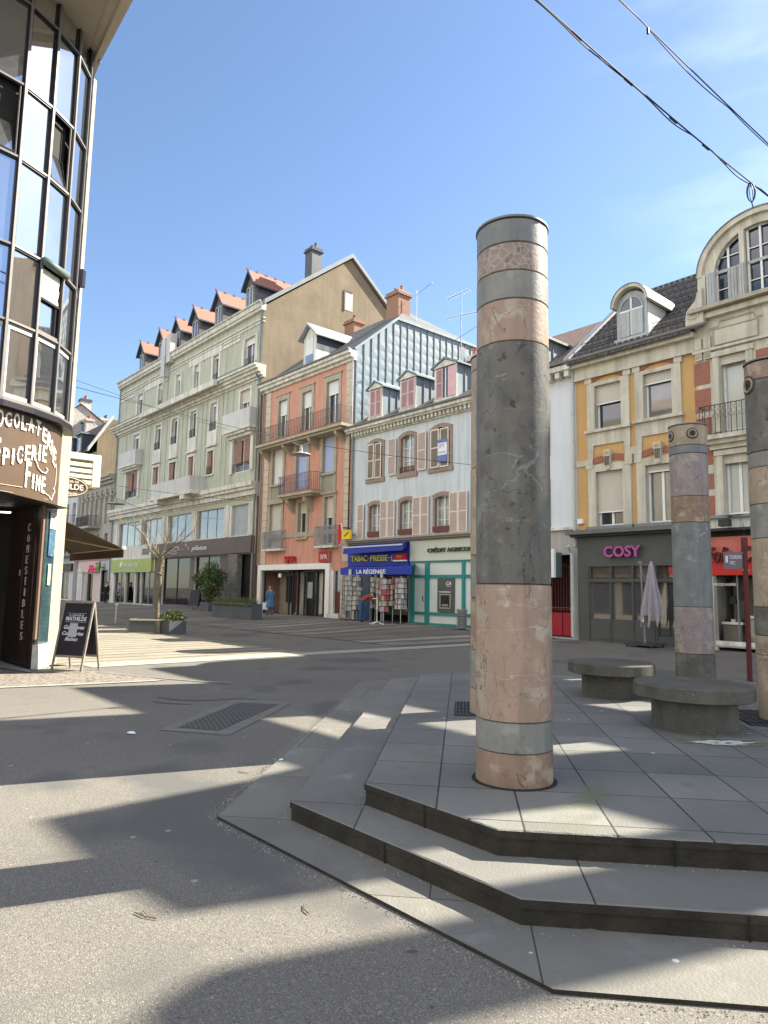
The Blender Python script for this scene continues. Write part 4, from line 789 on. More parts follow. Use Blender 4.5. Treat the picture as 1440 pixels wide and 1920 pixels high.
# ================================================================ PALE BLUE HOUSE (tobacconist and bank)
bluew = mat('pale_blue_render', (.60, .65, .665), .9, scale=.6, c2=(.50, .555, .57), streak=.5, grime=(.33, .385, .385), bump=.15)
sandst = mat('pink_sandstone', (.33, .255, .205), .85, scale=3, c2=(.24, .175, .14), bump=.2)
shutp = mat('blush_shutter_frame', (.70, .62, .54), .7, var=.06); shutd = mat('blush_louvres', (.46, .375, .33), .75, var=.06)
shutc = mat('dark_louvres', (.22, .19, .155), .8)
B = House('pale_blue_house', 'pale blue shuttered house with three louvred dormers above the tobacconist and bank', 'house', -13.0)
bx0, bx1 = -12.75, -4.6
w2 = [(-11.5, -10.55), (-9.25, -8.35), (-7.25, -6.2)]; w1b = [(-11.4, -10.6), (-9.25, -8.4), (-7.05, -6.15)]
def seg_arch(x0, x1, z, rise, wd, Y0, Y1, m, mb, n=8):
    cx = (x0+x1)/2; hw = (x1-x0)/2; pts = []
    for k in range(n+1): u = -1+2*k/n; pts.append((cx+u*hw, z+rise*(1-u*u)))
    up = [(cx+(-1+2*k/n)*(hw+wd), z+wd*.9+rise*(1-(-1+2*k/n)**2)*1.15) for k in range(n+1)]
    for k in range(n):
        a, b, c, d = pts[k], pts[k+1], up[k+1], up[k]; mb.yprism([a, b, c, d], Y0, Y1, m)
    # closes the hole between flat top and arch
    mb.yprism([(x0, z+rise)]+[(p[0], p[1]) for p in pts[:n//2+1]][::1]+[(cx, z+rise+.001)], Y1-.02, Y1, m) if False else None
hb = [(a, b, 6.85, 8.6) for a, b in w2]+[(a, b, 4.1, 5.62) for a, b in w1b]
gh = [(-13.0+.55, -8.62, .1, 2.55)]
mb = MB(); wall_mb(mb, bluew, bx0, bx1, 0, 9.2, 0, hb+gh, .24, sandst); mb.face([(bx1, 0, 0), (bx1, 9, 0), (bx1, 9, 10.4), (bx1, 1.3, 10.45), (bx1, 0, 9.5)], bluew); mb.face([(bx0, 9, 0), (bx1, 9, 0), (bx1, 9, 10.4), (bx0, 9, 10.4)], bluew); mb.face([(bx0+.02, 0, 0), (bx0+.02, 0, 9.4), (bx0+.02, 9, 10.4), (bx0+.02, 9, 0)], bluew)
B.part(mb, 'wall')
mb = MB(); mb.raw([(bx0, -.45, 9.5), (bx1, -.45, 9.5), (bx1, 1.25, 10.52), (bx0, 1.25, 10.52), (bx0, 9.2, 10.75), (bx1, 9.2, 10.75), (bx0, -.45, 9.4), (bx1, -.45, 9.4)], [(0, 1, 2, 3), (3, 2, 5, 4), (6, 7, 1, 0)], tiled); rfB = B.part(mb, 'roof', None)
mb = MB(); cornice(mb, stonew, bx0-.2, bx1+.1, [(.46, 9.3, 9.44), (.36, 9.22, 9.3), (.1, 9.0, 9.12)])
for k in range(34): x = bx0+.1+k*.24; mb.box(x, x+.12, -.26, .01, 9.05, 9.22, stonew)
B.part(mb, 'dentil_cornice'); gutter(B, bx0-.2, bx1+.1, 9.5, -.48)
for i, (a, b) in enumerate(w2):
    w = pane_frame(B, a, b, 6.85, 8.6, .13, 1, bars=(.33, .66), gm=curtain if i == 1 else glass)
    mb = MB(); mb.box(a-.16, a, -.04, .02, 6.85, 8.6, sandst); mb.box(b, b+.16, -.04, .02, 6.85, 8.6, sandst); seg_arch(a, b, 8.42, .16, .17, -.045, .02, sandst, mb); B.part(mb, 'surround', w)
    mb = MB(); mb.box(a-.2, b+.2, -.08, .1, 6.64, 6.85, sandst); B.part(mb, 'sill', w)
    if i in (0, 2):
        hw = (b-a)/2
        for s_ in (0, 1):
            mb = MB(); louvre_panel(mb, a+.01+s_*hw, a+hw-.01+s_*hw, 6.82, 8.5, -.07-.05*(1-s_), shutp, shutc if i == 0 or s_ == 0 else shutc, 1); B.part(mb, 'shutter', w)
    else:
        for (xa, xb) in ((a-.82, a-.26), (b+.26, b+.55+.25)): mb = MB(); louvre_panel(mb, xa, xb, 6.84, 8.55, -.075, shutp, shutd, 1); B.part(mb, 'shutter', w)
        mb = MB(); railing_mb(mb, a, b, -.06, 6.86, 7.1, mat('rusty_window_box', (.14, .05, .045), .7), .09, r=.012); B.part(mb, 'rail', w)
for i, (a, b) in enumerate(w1b):
    w = pane_frame(B, a, b, 4.1, 5.62, .13, 1, bars=(.33, .66), gm=curtain)
    mb = MB(); mb.box(a-.12, a, -.04, .02, 4.1, 5.62, sandst); mb.box(b, b+.12, -.04, .02, 4.1, 5.62, sandst); seg_arch(a, b, 5.48, .12, .18, -.045, .02, sandst, mb); B.part(mb, 'surround', w)
    mb = MB(); mb.box(a-.05, b+.05, -.12, .06, 4.06, 4.3, mat('window_box', (.14, .05, .045), .7)); 
    B.part(mb, 'window_box', w)
    L_ = [(-12.25, -11.75)] if i == 0 else []
    for (xa, xb) in L_+[[(-10.55, -10.06), (-10.05, -9.55)], [(-8.36, -7.86), (-7.85, -7.36)], [(-6.14, -5.65), (-5.64, -5.14)]][i]:
        mb = MB(); louvre_panel(mb, xa, xb, 3.98, 5.68, -.075, shutp, shutd, 1); B.part(mb, 'shutter', w)
mb = MB(); cornice(mb, mat('worn_ledge', (.33, .31, .27), .9, scale=4), bx0, bx1, [(.42, 3.88, 3.97), (.3, 3.8, 3.88), (.12, 3.72, 3.8)]); B.part(mb, 'ledge')
# banner on the right hand shutter
mb = MB(); bw = mat('banner_white', (.72, .73, .76), .6); bb = mat('banner_blue', (.13, .19, .38), .6)
mb.box(-6.78, -6.24, -.16, -.145, 7.02, 8.0, bw); mb.box(-6.78, -6.24, -.163, -.146, 7.85, 8.0, bb); mb.box(-6.78, -6.24, -.163, -.146, 7.02, 7.32, bb)
text_on(mb, 'IFY', -6.68, -6.36, 7.62, 7.80, -.162, mat('banner_grey', (.25, .27, .33)), .004); text_on(mb, 'IMMO', -6.74, -6.3, 7.38, 7.48, -.162, mat('banner_grey', (.25, .27, .33)), .004)
o = mb.build('banner', None, Vector((-6.5, 0, 7.5))); o.location = row(-6.5, 0, 7.5); o.rotation_euler = (0, 0, TH); tag(o, 'blue and white banner hanging on a closed shutter of the pale blue house', 'banner')
# dormers
pk = mat('pink_shutter', (.56, .40, .40), .7); pkd = mat('pink_louvres', (.40, .25, .25), .75)
for i, (a, b) in enumerate(((-11.58, -10.6), (-9.35, -8.3), (-7.1, -5.8))):
    xc = (a+b)/2; mb = MB(); mb.yprism([(a, 9.75), (b, 9.75), (b, 11.22), (a, 11.22)], 0, 1.9, zinc)
    for y in (.45, .9, 1.35): mb.box(b, b+.04, y-.012, y+.012, 9.9, 11.2, zincd)
    dm = B.part(mb, 'dormer')
    mb = MB(); mb.yprism([(a-.1, 11.2), (b+.1, 11.2), (xc, 11.5)], -.1, -.02, stonew); mb.box(a, a+.08, -.05, 0, 9.8, 11.2, stonew); mb.box(b-.08, b, -.05, 0, 9.8, 11.2, stonew); mb.box(a-.04, b+.04, -.08, 0, 9.72, 9.82, stonew); B.part(mb, 'dormer_front', dm)
    mb = MB()
    for s_ in (-1, 1):
        e = xc+s_*((b-a)/2+.16); mb.raw([(xc, -.16, 11.62), (e, -.16, 11.27), (e, 2.2, 11.27), (xc, 2.2, 11.62), (xc, -.16, 11.53), (e, -.16, 11.19), (e, 2.2, 11.19), (xc, 2.2, 11.53)], [(0, 1, 2, 3), (4, 7, 6, 5), (1, 5, 6, 2), (0, 4, 5, 1)], zinc)
    B.part(mb, 'dormer_roof', dm)
    mb = MB(); hw = (b-a-.16)/2
    if i < 2:
        louvre_panel(mb, a+.08, a+.08+hw, 9.85, 11.15, -.02, pk, pkd, 1); louvre_panel(mb, a+.09+hw, b-.08, 9.85, 11.15, -.02, pk, pkd, 1)
    else:
        louvre_panel(mb, a+.08, a+.08+hw*.7, 9.85, 11.15, -.02, pk, pkd, 1); mb.box(a+.12+hw*.7, a+.08+hw*1.25, -.02, -.01, 9.85, 11.15, glass); mb.box(b-.5, b-.04, -.06, -.02, 9.85, 11.15, mat('flat_pink', (.58, .38, .40), .6)); mb.box(a+.07+hw*.95, a+.13+hw*.95, -.04, -.01, 9.85, 11.15, shutp)
    B.part(mb, 'dormer_shutters', dm)
chimney(B, -6.3, -5.6, 1.2, 1.8, 10.4, 11.9, brickm, 3, cm=stonew)
dpipe(B, bx0+.05, .2, 9.4, -.1, .05, gutterm); dpipe(B, bx0-.1, 3.9, 9.6, -.16, .03, wireM)
# tobacconist
bl = mat('royal_blue', (.013, .035, .32), .45, var=.1); bl2 = mat('royal_blue_light', (.03, .07, .42), .5)
mb = MB(); mb.box(-12.75, -8.5, -.18, .02, 2.62, 3.72, bl); fasc = B.part(mb, 'fascia', label='royal blue tobacconist fascia')
yel = mat('yellow_letters', (.72, .72, .12), .5)
mb = MB(); text_on(mb, 'TABAC', -12.48, -11.28, 2.92, 3.20, -.2, yel, .03, bold=.01); text_on(mb, '-', -11.22, -11.12, 3.05, 3.08, -.2, wl, .03); text_on(mb, 'PRESSE', -11.03, -9.82, 2.91, 3.18, -.2, yel, .03, bold=.01); text_on(mb, '-', -9.75, -9.65, 3.03, 3.06, -.2, wl, .03); text_on(mb, 'LOTO', -9.56, -8.7, 2.90, 3.16, -.2, wl, .03); B.part(mb, 'shop_lettering')
mb = MB(); mb.box(-9.30, -8.55, -.34, -.2, 2.93, 3.2, redm); mb.box(-9.30, -8.55, -.35, -.2, 2.86, 2.92, whitef); text_on(mb, 'TABAC', -9.12, -8.72, 3.02, 3.14, -.35, mat('pale_red', (.8, .35, .35)), .01); B.part(mb, 'lit_sign')
mb = MB(); mb.raw([(-12.3, -.85, 3.24), (-8.15, -.85, 3.30), (-8.6, -.1, 3.50), (-12.7, -.1, 3.5), (-12.3, -.85, 3.5), (-8.15, -.85, 3.58), (-8.6, -.1, 3.74), (-12.7, -.1, 3.7)], [(0, 3, 2, 1), (4, 5, 6, 7), (0, 1, 5, 4), (1, 2, 6, 5), (0, 4, 7, 3)], bl); mb.box(-12.3, -8.15, -.88, -.85, 3.52, 3.58, mat('awning_bar', (.5, .55, .6), .4, metal=.3)); B.part(mb, 'awning')
mb = MB(); mb.raw([(-12.32, -.95, 2.58), (-7.42, -.95, 2.58), (-8.2, 0, 2.72), (-12.9, 0, 2.72), (-12.32, -.95, 2.26), (-7.42, -.95, 2.26)], [(0, 1, 2, 3), (4, 5, 1, 0)], bl); mb.box(-12.32, -7.42, -.97, -.93, 2.56, 2.60, bl2); mb.box(-12.32, -7.42, -.96, -.94, 2.26, 2.58, bl); text_on(mb, 'LA RÉGENCE', -11.12, -9.1, 2.30, 2.54, -.965, whitef, .01, bold=.015); B.part(mb, 'awning', label='lower blue awning with a straight valance')
mb = MB(); mb.box(-12.45, -8.62, 1.0, 1.05, .1, 2.55, interior); mb.box(-12.45, -8.6, 0, 1.05, .09, .12, interior)
for x in (-12.5, -11.35, -10.5, -8.72): mb.box(x, x+.09, .05, .14, .1, 2.55, mat('alu_frame', (.3, .3, .28)))
mb.box(-12.4, -11.4, .1, .12, .12, 2.5, mat('blue_poster', (.02, .10, .26), .3, scale=3, c2=(.01, .03, .10), spec=.9)); mb.box(-10.42, -8.72, .1, .12, .5, 2.5, sd_); B.part(mb, 'shop_window')
# bank
teal = mat('teal_frame', (.025, .215, .205), .5, var=.08); milk = mat('milky_panel', (.60, .66, .61), .35, scale=1.2, c2=(.54, .60, .56), spec=.6); signw = mat('pale_green_fascia', (.56, .60, .50), .6, var=.03)
mb = MB(); mb.box(-8.45, -4.62, -.14, .02, 2.86, 3.72, signw); B.part(mb, 'fascia', label='pale bank fascia')
lg = mat('dark_green_letters', (.05, .075, .06), .5)
mb = MB(); text_on(mb, 'CRÉDIT AGRICOLE', -7.29, -4.64, 3.20, 3.42, -.17, lg, .06, bold=.008); B.part(mb, 'bank_lettering')
mb = MB(); mb.box(-8.45, -4.62, -.06, -.04, .25, 2.86, milk); B.part(mb, 'panels')
mb = MB()
for (a, b, c, d) in ((-8.45, -8.2, .1, 2.86), (-7.52, -7.28, .1, 2.86), (-5.4, -5.24, .1, 2.86), (-8.2, -4.62, 2.78, 2.86), (-8.2, -4.62, 2.13, 2.26), (-8.2, -4.62, .58, .70), (-8.2, -4.62, .12, .25)): mb.box(a, b, -.12 if b-a < .5 else -.115, -.03, c, d, teal)
mb.box(-8.45, -4.62, -.2, .0, .0, .13, stonew); B.part(mb, 'teal_framing')
mb = MB(); mb.tube([(-7.56, -.13, 1.15), (-7.56, -.19, 1.2), (-7.56, -.19, 1.38)], .02, dk, 6); B.part(mb, 'door_handle')
mb = MB(); atm = mat('cash_machine_grey', (.085, .09, .088), .45); mb.box(-6.75, -5.82, -.13, -.03, .72, 2.12, atm); mb.box(-6.6, -5.96, -.16, -.12, .86, 1.48, mat('steel_surround', (.3, .31, .3), .35, metal=.5)); mb.box(-6.53, -6.03, -.165, -.15, .93, 1.42, interior); mb.box(-6.6, -5.96, -.2, -.1, 1.53, 1.57, mat('pale_strip', (.6, .6, .6))); mb.box(-6.45, -6.1, -.17, -.15, .97, 1.05, mat('steel_surround', (.3, .3, .3))); cm_ = B.part(mb, 'cash_machine')
mb = MB(); text_on(mb, 'CA', -6.25, -5.96, 1.83, 1.98, -.135, whitef, .01, bold=.02, shear=.3); mb.box(-6.25, -5.98, -.14, -.13, 1.78, 1.795, whitef); B.part(mb, 'bank_logo', cm_)
# ================================================================ WHITE HOUSE behind the big column
WH = House('white_house', 'narrow off white house with a red gate mostly hidden behind the nearest column', 'house', -4.55)
ww_ = mat('white_blue_render', (.64, .67, .69), .9, scale=.7, c2=(.58, .605, .62), streak=.2, grime=(.45, .46, .46)); loww = mat('grey_lower_render', (.43, .41, .38), .9, scale=1, c2=(.37, .355, .33), streak=.3)
mb = MB(); wall_mb(mb, ww_, -4.6, -.05, 0, 9.5, 0, [(-4.3, -.32, .05, 2.93)], .9, mat('gate_reveal', (.10, .08, .06), .9), mf=lambda x, z: ww_ if z > 3.85 else loww) if False else wall_mb(mb, loww, -4.6, -.05, 0, 3.82, 0, [(-1.9, -.32, .05, 2.93)], .9, mat('gate_reveal', (.10, .08, .06), .9))
wall_mb(mb, ww_, -4.6, -.05, 3.82, 9.5, 0, [(-2.2, -1.27, 6.7, 8.5), (-2.2, -1.27, 4.0, 5.6)], .2, ww_); mb.box(-1.9, -.32, .9, .95, 0, 3, black); mb.box(-2.2, -1.27, .18, .2, 4, 8.5, glass)
mb.face([(-.05, 0, 0), (-.05, 9, 0), (-.05, 9, 13), (-.05, 3, 12.2), (-.05, 0, 9.7)], ww_); mb.face([(-4.6, 0, 0), (-4.6, 0, 9.7), (-4.6, 3, 12.2), (-4.6, 9, 13), (-4.6, 9, 0)], ww_); WH.part(mb, 'wall')
mb = MB(); mb.box(-1.22, -1.17, -.06, .02, 6.6, 8.6, mat('dark_edge', (.2, .2, .2))); mb.box(-1.22, -1.17, -.06, .02, 3.98, 5.7, mat('dark_edge', (.2, .2, .2))); WH.part(mb, 'shutter_edges')
mb = MB(); mb.raw([(-4.6, -.45, 9.72), (0, -.45, 9.72), (-.05, 4.5, 13.1), (-4.6, 4.5, 13.1), (-4.6, 9, 10), (-.05, 9, 10)], [(0, 1, 2, 3), (3, 2, 5, 4)], tileb); WH.part(mb, 'roof')
mb = MB(); mb.box(-4.6, -.05, -.42, .02, 9.5, 9.68, stonew); 
for k in range(12): x = -4.5+k*.38; mb.box(x, x+.18, -.34, .01, 9.28, 9.5, stonew)
WH.part(mb, 'eaves_cornice'); mb = MB(); mb.box(-4.6, -.1, -.12, .02, 3.8, 3.9, stonew); WH.part(mb, 'string_course'); gutter(WH, -4.6, -.05, 9.78, -.45)
mb = MB(); mb.yprism([(-2.35, 9.8), (-1.3, 9.8), (-1.3, 11.0), (-2.35, 11.0)], .05, 1.8, zinc); [mb.box(-1.3, -1.26, y, y+.025, 9.9, 11.0, zincd) for y in (.4, .8, 1.2)]; mb.box(-2.5, -1.15, -.1, 2.0, 11.0, 11.1, zincd); WH.part(mb, 'dormer')
dpipe(WH, -.12, 3.2, 9.8, -.1, .05, pipem); dpipe(WH, -.18, .1, 3.2, -.2, .06, pipem)
mb = MB(); rg = mat('red_gate_sheet', (.34, .02, .035), .5, var=.1); rg2 = mat('red_gate_bars', (.26, .03, .03), .5)
mb.box(-1.9, -.34, .42, .45, .08, .88, rg); mb.box(-1.02, -1.0, .40, .44, .08, .88, mat('gate_gap', (.08, .01, .01)))
for k in range(14): x = -1.9+k*.118; mb.tube([(x, .43, .88), (x, .43, 2.35+.28*math.sin(math.pi*k/13))], .010, rg2, 5)
mb.tube([(-1.9+k*.156, .43, 2.32+.3*math.sin(math.pi*k/10)) for k in range(11)], .016, rg2, 6); mb.box(-1.9, -.34, .42, .45, 1.05, 1.08, rg2); mb.tube([(-1.9+k*.156, .42, 1.0) for k in range(11)], .01, rg2, 5); WH.part(mb, 'gate')
mb = MB(); mb.box(-1.35, -.63, -.62, -.50, 2.12, 3.11, whitef); mb.box(-.9, -.66, -.5, -.1, 2.13, 3.0, mat('sign_box_green', (.10, .15, .13), .5)); mb.tube([(-1.02+.2*math.cos(k*.524), -.625, 2.75+.2*math.sin(k*.524)) for k in range(12)], .02, mat('sign_red_ring', (.6, .03, .03)), 6, closed=True); mb.box(-1.2, -1.12, -.50, 0, 2.6, 2.65, dk)
o = mb.build('wall_sign', None, Vector((-1.3, 0, 2.6))); o.location = row(-1.3, 0, 2.6); o.rotation_euler = (0, 0, TH); tag(o, 'white box sign with a red ring on a bracket beside the red gate', 'sign')
# ================================================================ ORANGE HOUSE
orw = mat('ochre_orange_render', (.56, .345, .14), .9, scale=.8, c2=(.49, .30, .12), streak=.25, grime=(.34, .23, .12), bump=.15); obr = mat('red_brick_band', (.34, .145, .095), .85, scale=5, c2=(.27, .11, .075)); joints(obr, 'x', 'z', .11, 3, .012, (.25, .13, .09))
lst = mat('cream_stone', (.60, .565, .45), .85, scale=3, c2=(.50, .47, .375), streak=.5, grime=(.25, .225, .17), bump=.2)
OR = House('orange_house', 'orange rendered house with cream stone window surrounds above the grey cafe front', 'house', 0)
ow2 = [(.72, 1.72), (2.52, 3.48)]; oh = [(a, b, 7.2 if i == 0 else 7.25, 8.75) for i, (a, b) in enumerate(ow2)]+[(a, b, 3.85, 5.72) for a, b in ow2]
mb = MB(); wall_mb(mb, orw, -.05, 4.25, 3.6, 9.5, 0, oh, .26, lst); mb.face([(-.05, .001, 0), (-.05, 9, 0), (-.05, 9, 10), (-.05, 4.5, 13.8), (-.05, 0, 9.95)], lst); mb.face([(4.25, 0, 9), (4.25, 4.5, 13.8), (4.25, 9, 10), (4.25, 9, 8)], lst); OR.part(mb, 'wall')
mb = MB(); rr_ = roofmat('dark_pantiles', (.155, .14, .125), (.05, .048, .048), .22, .16, (.015, .015, .015))
mb.raw([(-.12, -.45, 9.72), (4.3, -.45, 9.72), (4.3, 4.5, 13.8), (-.12, 4.5, 13.8), (-.12, 9.3, 9.9), (4.3, 9.3, 9.9), (-.12, -.45, 9.6), (4.3, -.45, 9.6), (-.12, 4.5, 13.65)], [(0, 1, 2, 3), (3, 2, 5, 4), (6, 7, 1, 0), (0, 3, 8, 6)], rr_)
random.seed(4)
for k in range(17):        # rows of raised tile noses
    y = -.4+k*.29; z = 9.72+(y+.45)*.824+.02
    for j in range(20): x = -.1+j*.22; mb.box(x+.02, x+.19, y-.02, y+.03, z-.03, z+.035, rr_)
rf = OR.part(mb, 'roof')
mb = MB(); mb.xprism([(-.47, 9.70), (4.5, 13.8), (4.5, 13.98), (-.47, 9.88)], -.25, -.10, mat('pale_roof_metal', (.5, .52, .5), .5, metal=.2)); mb.xprism([(-.47, 9.70), (4.5, 13.8), (4.5, 13.98), (-.47, 9.88)], -.10, -.02, zincd); OR.part(mb, 'verge', rf)
mb = MB()   # snow guard
for x in fr(.1, 4.1, .16): mb.tube([(x, .25, 10.3), (x, .2, 10.5)], .01, ironw, 4)
mb.tube([(.05, .2, 10.5), (4.15, .2, 10.5)], .012, ironw, 5); mb.tube([(.05, .23, 10.38), (4.15, .23, 10.38)], .010, ironw, 5); OR.part(mb, 'snow_guard', rf)
chimney(OR, 2.85, 3.6, 4.2, 4.8, 13.2, 14.45, lst, 1, mat('lead_cap', (.17, .18, .17)))
mb = MB(); mb.box(-.05, 4.3, -.32, .02, 9.5, 9.66, lst); mb.box(-.05, 4.3, -.1, .02, 9.12, 9.5, lst); mb.box(-.05, 4.3, -.14, .02, 9.06, 9.12, lst); OR.part(mb, 'eaves_cornice'); gutter(OR, -.1, 4.75, 9.78, -.42, None, .085)
for i, (a, b, c, d) in enumerate(oh):
    top = i < 2; k = i % 2
    w = pane_frame(OR, a, b, c, d, .17, 0 if top else 1, roll=[.40, .2, .73, .1][i], rm=rollm, fw=.06, gm=refl if i in (1, 3) else glass, roll_d=.09)
    mb = MB(); mb.box(a-.3, a, -.07, .02, c-.0, d, lst); mb.box(b, b+.3, -.07, .02, c, d, lst); mb.box(a-.3, b+.3, -.073, .02, d, d+.13, lst)
    mb.box(a-.36, a-.1, -.09, .02, d+.13, d+.45, lst); mb.box(b+.1, b+.36, -.09, .02, d+.13, d+.45, lst)
    if top: seg_arch(a-.05, b+.05, d+.16, .14, .22, -.04, .01, obr, mb)
    OR.part(mb, 'surround', w)
    mb = MB(); mb.box(a-.36, b+.36, -.17, .1, c-.1, c, lst if top else zincd); OR.part(mb, 'sill', w)
    if top:
        mb = MB(); mb.box(a-.3, b+.3, -.06, .02, c-.55, c-.1, lst); mb.box(a-.3, a-.08, -.062, .02, c-.75, c-.55, lst); mb.box(b+.08, b+.3, -.062, .02, c-.75, c-.55, lst)
        seg_arch(a-.1, b+.1, 5.98, .12, .2, -.04, .01, obr, mb); mb.box(a-.3, b+.3, -.06, .02, 5.72, 5.98, lst); mb.box(a-.3, a-.1, -.055, .02, 5.98, 6.5, lst); mb.box(b+.1, b+.3, -.055, .02, 5.98, 6.5, lst)
        OR.part(mb, 'apron', w)
        xc = (a+b)/2; mb = MB(); mb.box(xc-.13, xc+.13, -.2, .02, 6.2, 6.42, lst); mb.yprism([(xc-.12, 6.2), (xc+.12, 6.2), (xc+.07, 5.75), (xc-.07, 5.75)], -.15, .02, lst); mb.box(xc-.09, xc+.09, -.22, -.19, 6.27, 6.36, orw)
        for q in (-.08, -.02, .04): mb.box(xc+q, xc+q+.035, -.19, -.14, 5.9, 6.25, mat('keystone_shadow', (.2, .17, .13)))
        OR.part(mb, 'keystone', w)
mb = MB(); mb.box(-.05, .42, -.04, .01, 5.98, 6.18, lst); mb.box(2.02, 2.22, -.04, .01, 6.18, 6.42, lst); mb.box(3.78, 4.25, -.04, .01, 6.0, 6.2, lst); mb.box(1.98, 2.03, -.02, .01, 3.9, 6.0, lst); OR.part(mb, 'string_blocks')
mb = MB(); mb.box(-.25, 4.3, -.5, .02, 3.58, 3.72, mat('dark_ledge', (.13, .13, .12), .7, scale=4)); mb.box(-.15, 4.3, -.35, .02, 3.5, 3.58, dk); OR.part(mb, 'shop_ledge')
mb = MB(); mb.box(.0, .2, -.12, .0, 3.98, 4.15, whitef); OR.part(mb, 'alarm_box')
cosy = mat('slate_grey_shopfront', (.082, .086, .078), .55, scale=2, c2=(.066, .07, .066))
cw = [(.5, 1.2, .76, 1.95), (1.3, 1.98, .76, 1.95), (2.08, 2.75, .76, 1.95), (2.85, 3.95, .3, 1.95), (.5, 1.2, 2.08, 2.47), (1.3, 1.98, 2.08, 2.47), (2.08, 2.75, 2.08, 2.47), (2.85, 3.95, 2.08, 2.47)]
mb = MB(); wall_mb(mb, cosy, 0.0, 4.25, -.05, 3.5, -.12, cw, .1); mb.box(0, .02, -.12, .0, 0, 3.5, cosy)
for (a, b) in ((.5, 1.2), (1.28, 2.0), (2.08, 2.75)): mb.box(a, b, -.14, -.12, .1, .66, cosy)
for x in (.42, 1.25, 2.04, 2.8): mb.box(x-.025, x+.025, -.155, -.12, 0, 2.5, cosy)
mb.box(.4, 4.2, -.16, -.12, 1.98, 2.05, cosy); mb.box(.4, 4.2, -.16, -.12, 2.49, 2.54, cosy); OR.part(mb, 'cafe_front')
mgl = mat('mirroring_window', (.62, .62, .62), .03, metal=.9, var=.05)
mgd = mat('dark_mirroring_window', (.045, .048, .046), .04, spec=1.0, coat=1)
for i, (a, b, c, d) in enumerate(cw):
    mb = MB(); mb.box(a-.02, b+.02, -.04, -.02, c-.02, d+.02, mgl if i < 3 else mgd); OR.part(mb, 'window_pane')
pur = mat('magenta_letters', (.34, .085, .25), .4, metal=.2); 
mb = MB(); text_on(mb, 'COSY', 1.1, 2.42, 2.78, 3.15, -.2, pur, .1, bold=.03); OR.part(mb, 'shop_lettering')
# arched dormer
ABm = mat('weathered_grey_paint', (.36, .40, .42), .85, scale=6, c2=(.46, .47, .44), streak=.4, grime=(.2, .2, .18))
pv = mat('pale_peeling_boards', (.44, .46, .44), .85, scale=9, c2=(.34, .35, .33), streak=.5, grime=(.16, .14, .11))
def arch_pts(xc, hw, zs, n=14, ry=None): ry = ry or hw; return [(xc+hw*math.cos(math.pi*(1-k/n)), zs+ry*math.sin(math.pi*(1-k/n))) for k in range(n+1)]
a, b = 1.62, 2.72; xc = 2.17
mb = MB(); mb.yprism([(a, 10.0)]+arch_pts(xc, .55, 11.2, ry=.55)+[(b, 10.0)], -.02, 2.6, ABm); mb.box(b, b+.01, .03, 1.2, 10.1, 11.25, whitef); dm = OR.part(mb, 'dormer')
mb = MB(); o1 = arch_pts(xc+.03, .68, 11.25, ry=.68); o2 = arch_pts(xc+.03, .57, 11.25, ry=.57)
for k in range(14): mb.yprism([o1[k], o1[k+1], o2[k+1], o2[k]], -.25, 2.7, lst); 
for k in range(14): mb.yprism([(o1[k][0]*1.0, o1[k][1]+.02), (o1[k+1][0], o1[k+1][1]+.02), o1[k+1], o1[k]], -.28, 2.8, zincd)
OR.part(mb, 'dormer_hood', dm)
mb = MB(); mb.yprism(arch_pts(xc, .38, 11.1, ry=.40), -.05, -.03, glass); mb.box(xc-.03, xc+.03, -.07, -.03, 10.2, 11.5, whitef); mb.box(xc-.42, xc+.42, -.07, -.03, 11.05, 11.11, whitef)
ap = arch_pts(xc, .41, 11.1, ry=.43)
for k in range(14): mb.tube([(ap[k][0], -.06, ap[k][1]), (ap[k+1][0], -.06, ap[k+1][1])], .03, ABm, 6)
OR.part(mb, 'dormer_window', dm)
mb = MB(); mb.box(xc-.42, xc-.05, -.1, -.06, 10.18, 11.03, pv); mb.box(xc+.02, xc+.42, -.1, -.06, 10.18, 11.05, ABm); mb.box(a-.06, b+.06, -.12, .0, 10.0, 10.15, ABm); mb.box(xc-.05, xc+.01, -.05, -.04, 10.2, 11, black); OR.part(mb, 'dormer_shutters', dm)

# ================================================================ STONE HOUSE WITH THE ROUND GABLE
SG = House('round_gable_house', 'cream stone house with red brick panels and a great round topped gable', 'house', 4.25)
sx0, sx1 = 4.25, 8.3; gcx = 6.2
shh = [(4.98, 5.72, 6.45, 8.75), (4.98, 5.72, 3.95, 5.72), (6.6, 7.4, 6.45, 8.75), (6.6, 7.4, 3.95, 5.72)]
def sgm(x, z):
    return lst
mb = MB(); wall_mb(mb, lst, sx0, sx1, 3.3, 10.0, -.03, shh, .3, lst); mb.face([(sx1, -.03, 0), (sx1, 8, 0), (sx1, 8, 12), (sx1, -.03, 10)], lst); mb.face([(sx0, 5, 0), (sx1, 5, 0), (sx1, 5, 13.9), (sx0, 5, 13.9)], lst); mb.face([(sx0, 0, 0), (sx0, 5, 0), (sx0, 5, 13.9), (sx0, 0, 10)], lst); mb.box(sx0, sx0+.35, -.03, .1, 0, 3.3, lst)
for (z0, z1) in ((8.0, 8.7), (7.15, 7.86), (6.45, 6.95), (5.5, 6.0), (4.75, 5.22), (3.95, 4.55)): mb.box(4.2, 4.68, -.045, -.02, z0, z1, obr); mb.box(6.0, 6.35, -.045, -.02, z0, z1, obr)
SG.part(mb, 'wall')
mb = MB(); mb.box(sx0, sx1, -.16, .0, 10.15, 10.3, lst); mb.box(sx0, sx1, -.22, .0, 10.0, 10.15, lst); mb.box(4.2, 8.3, -.14, -.02, 8.98, 9.06, lst)
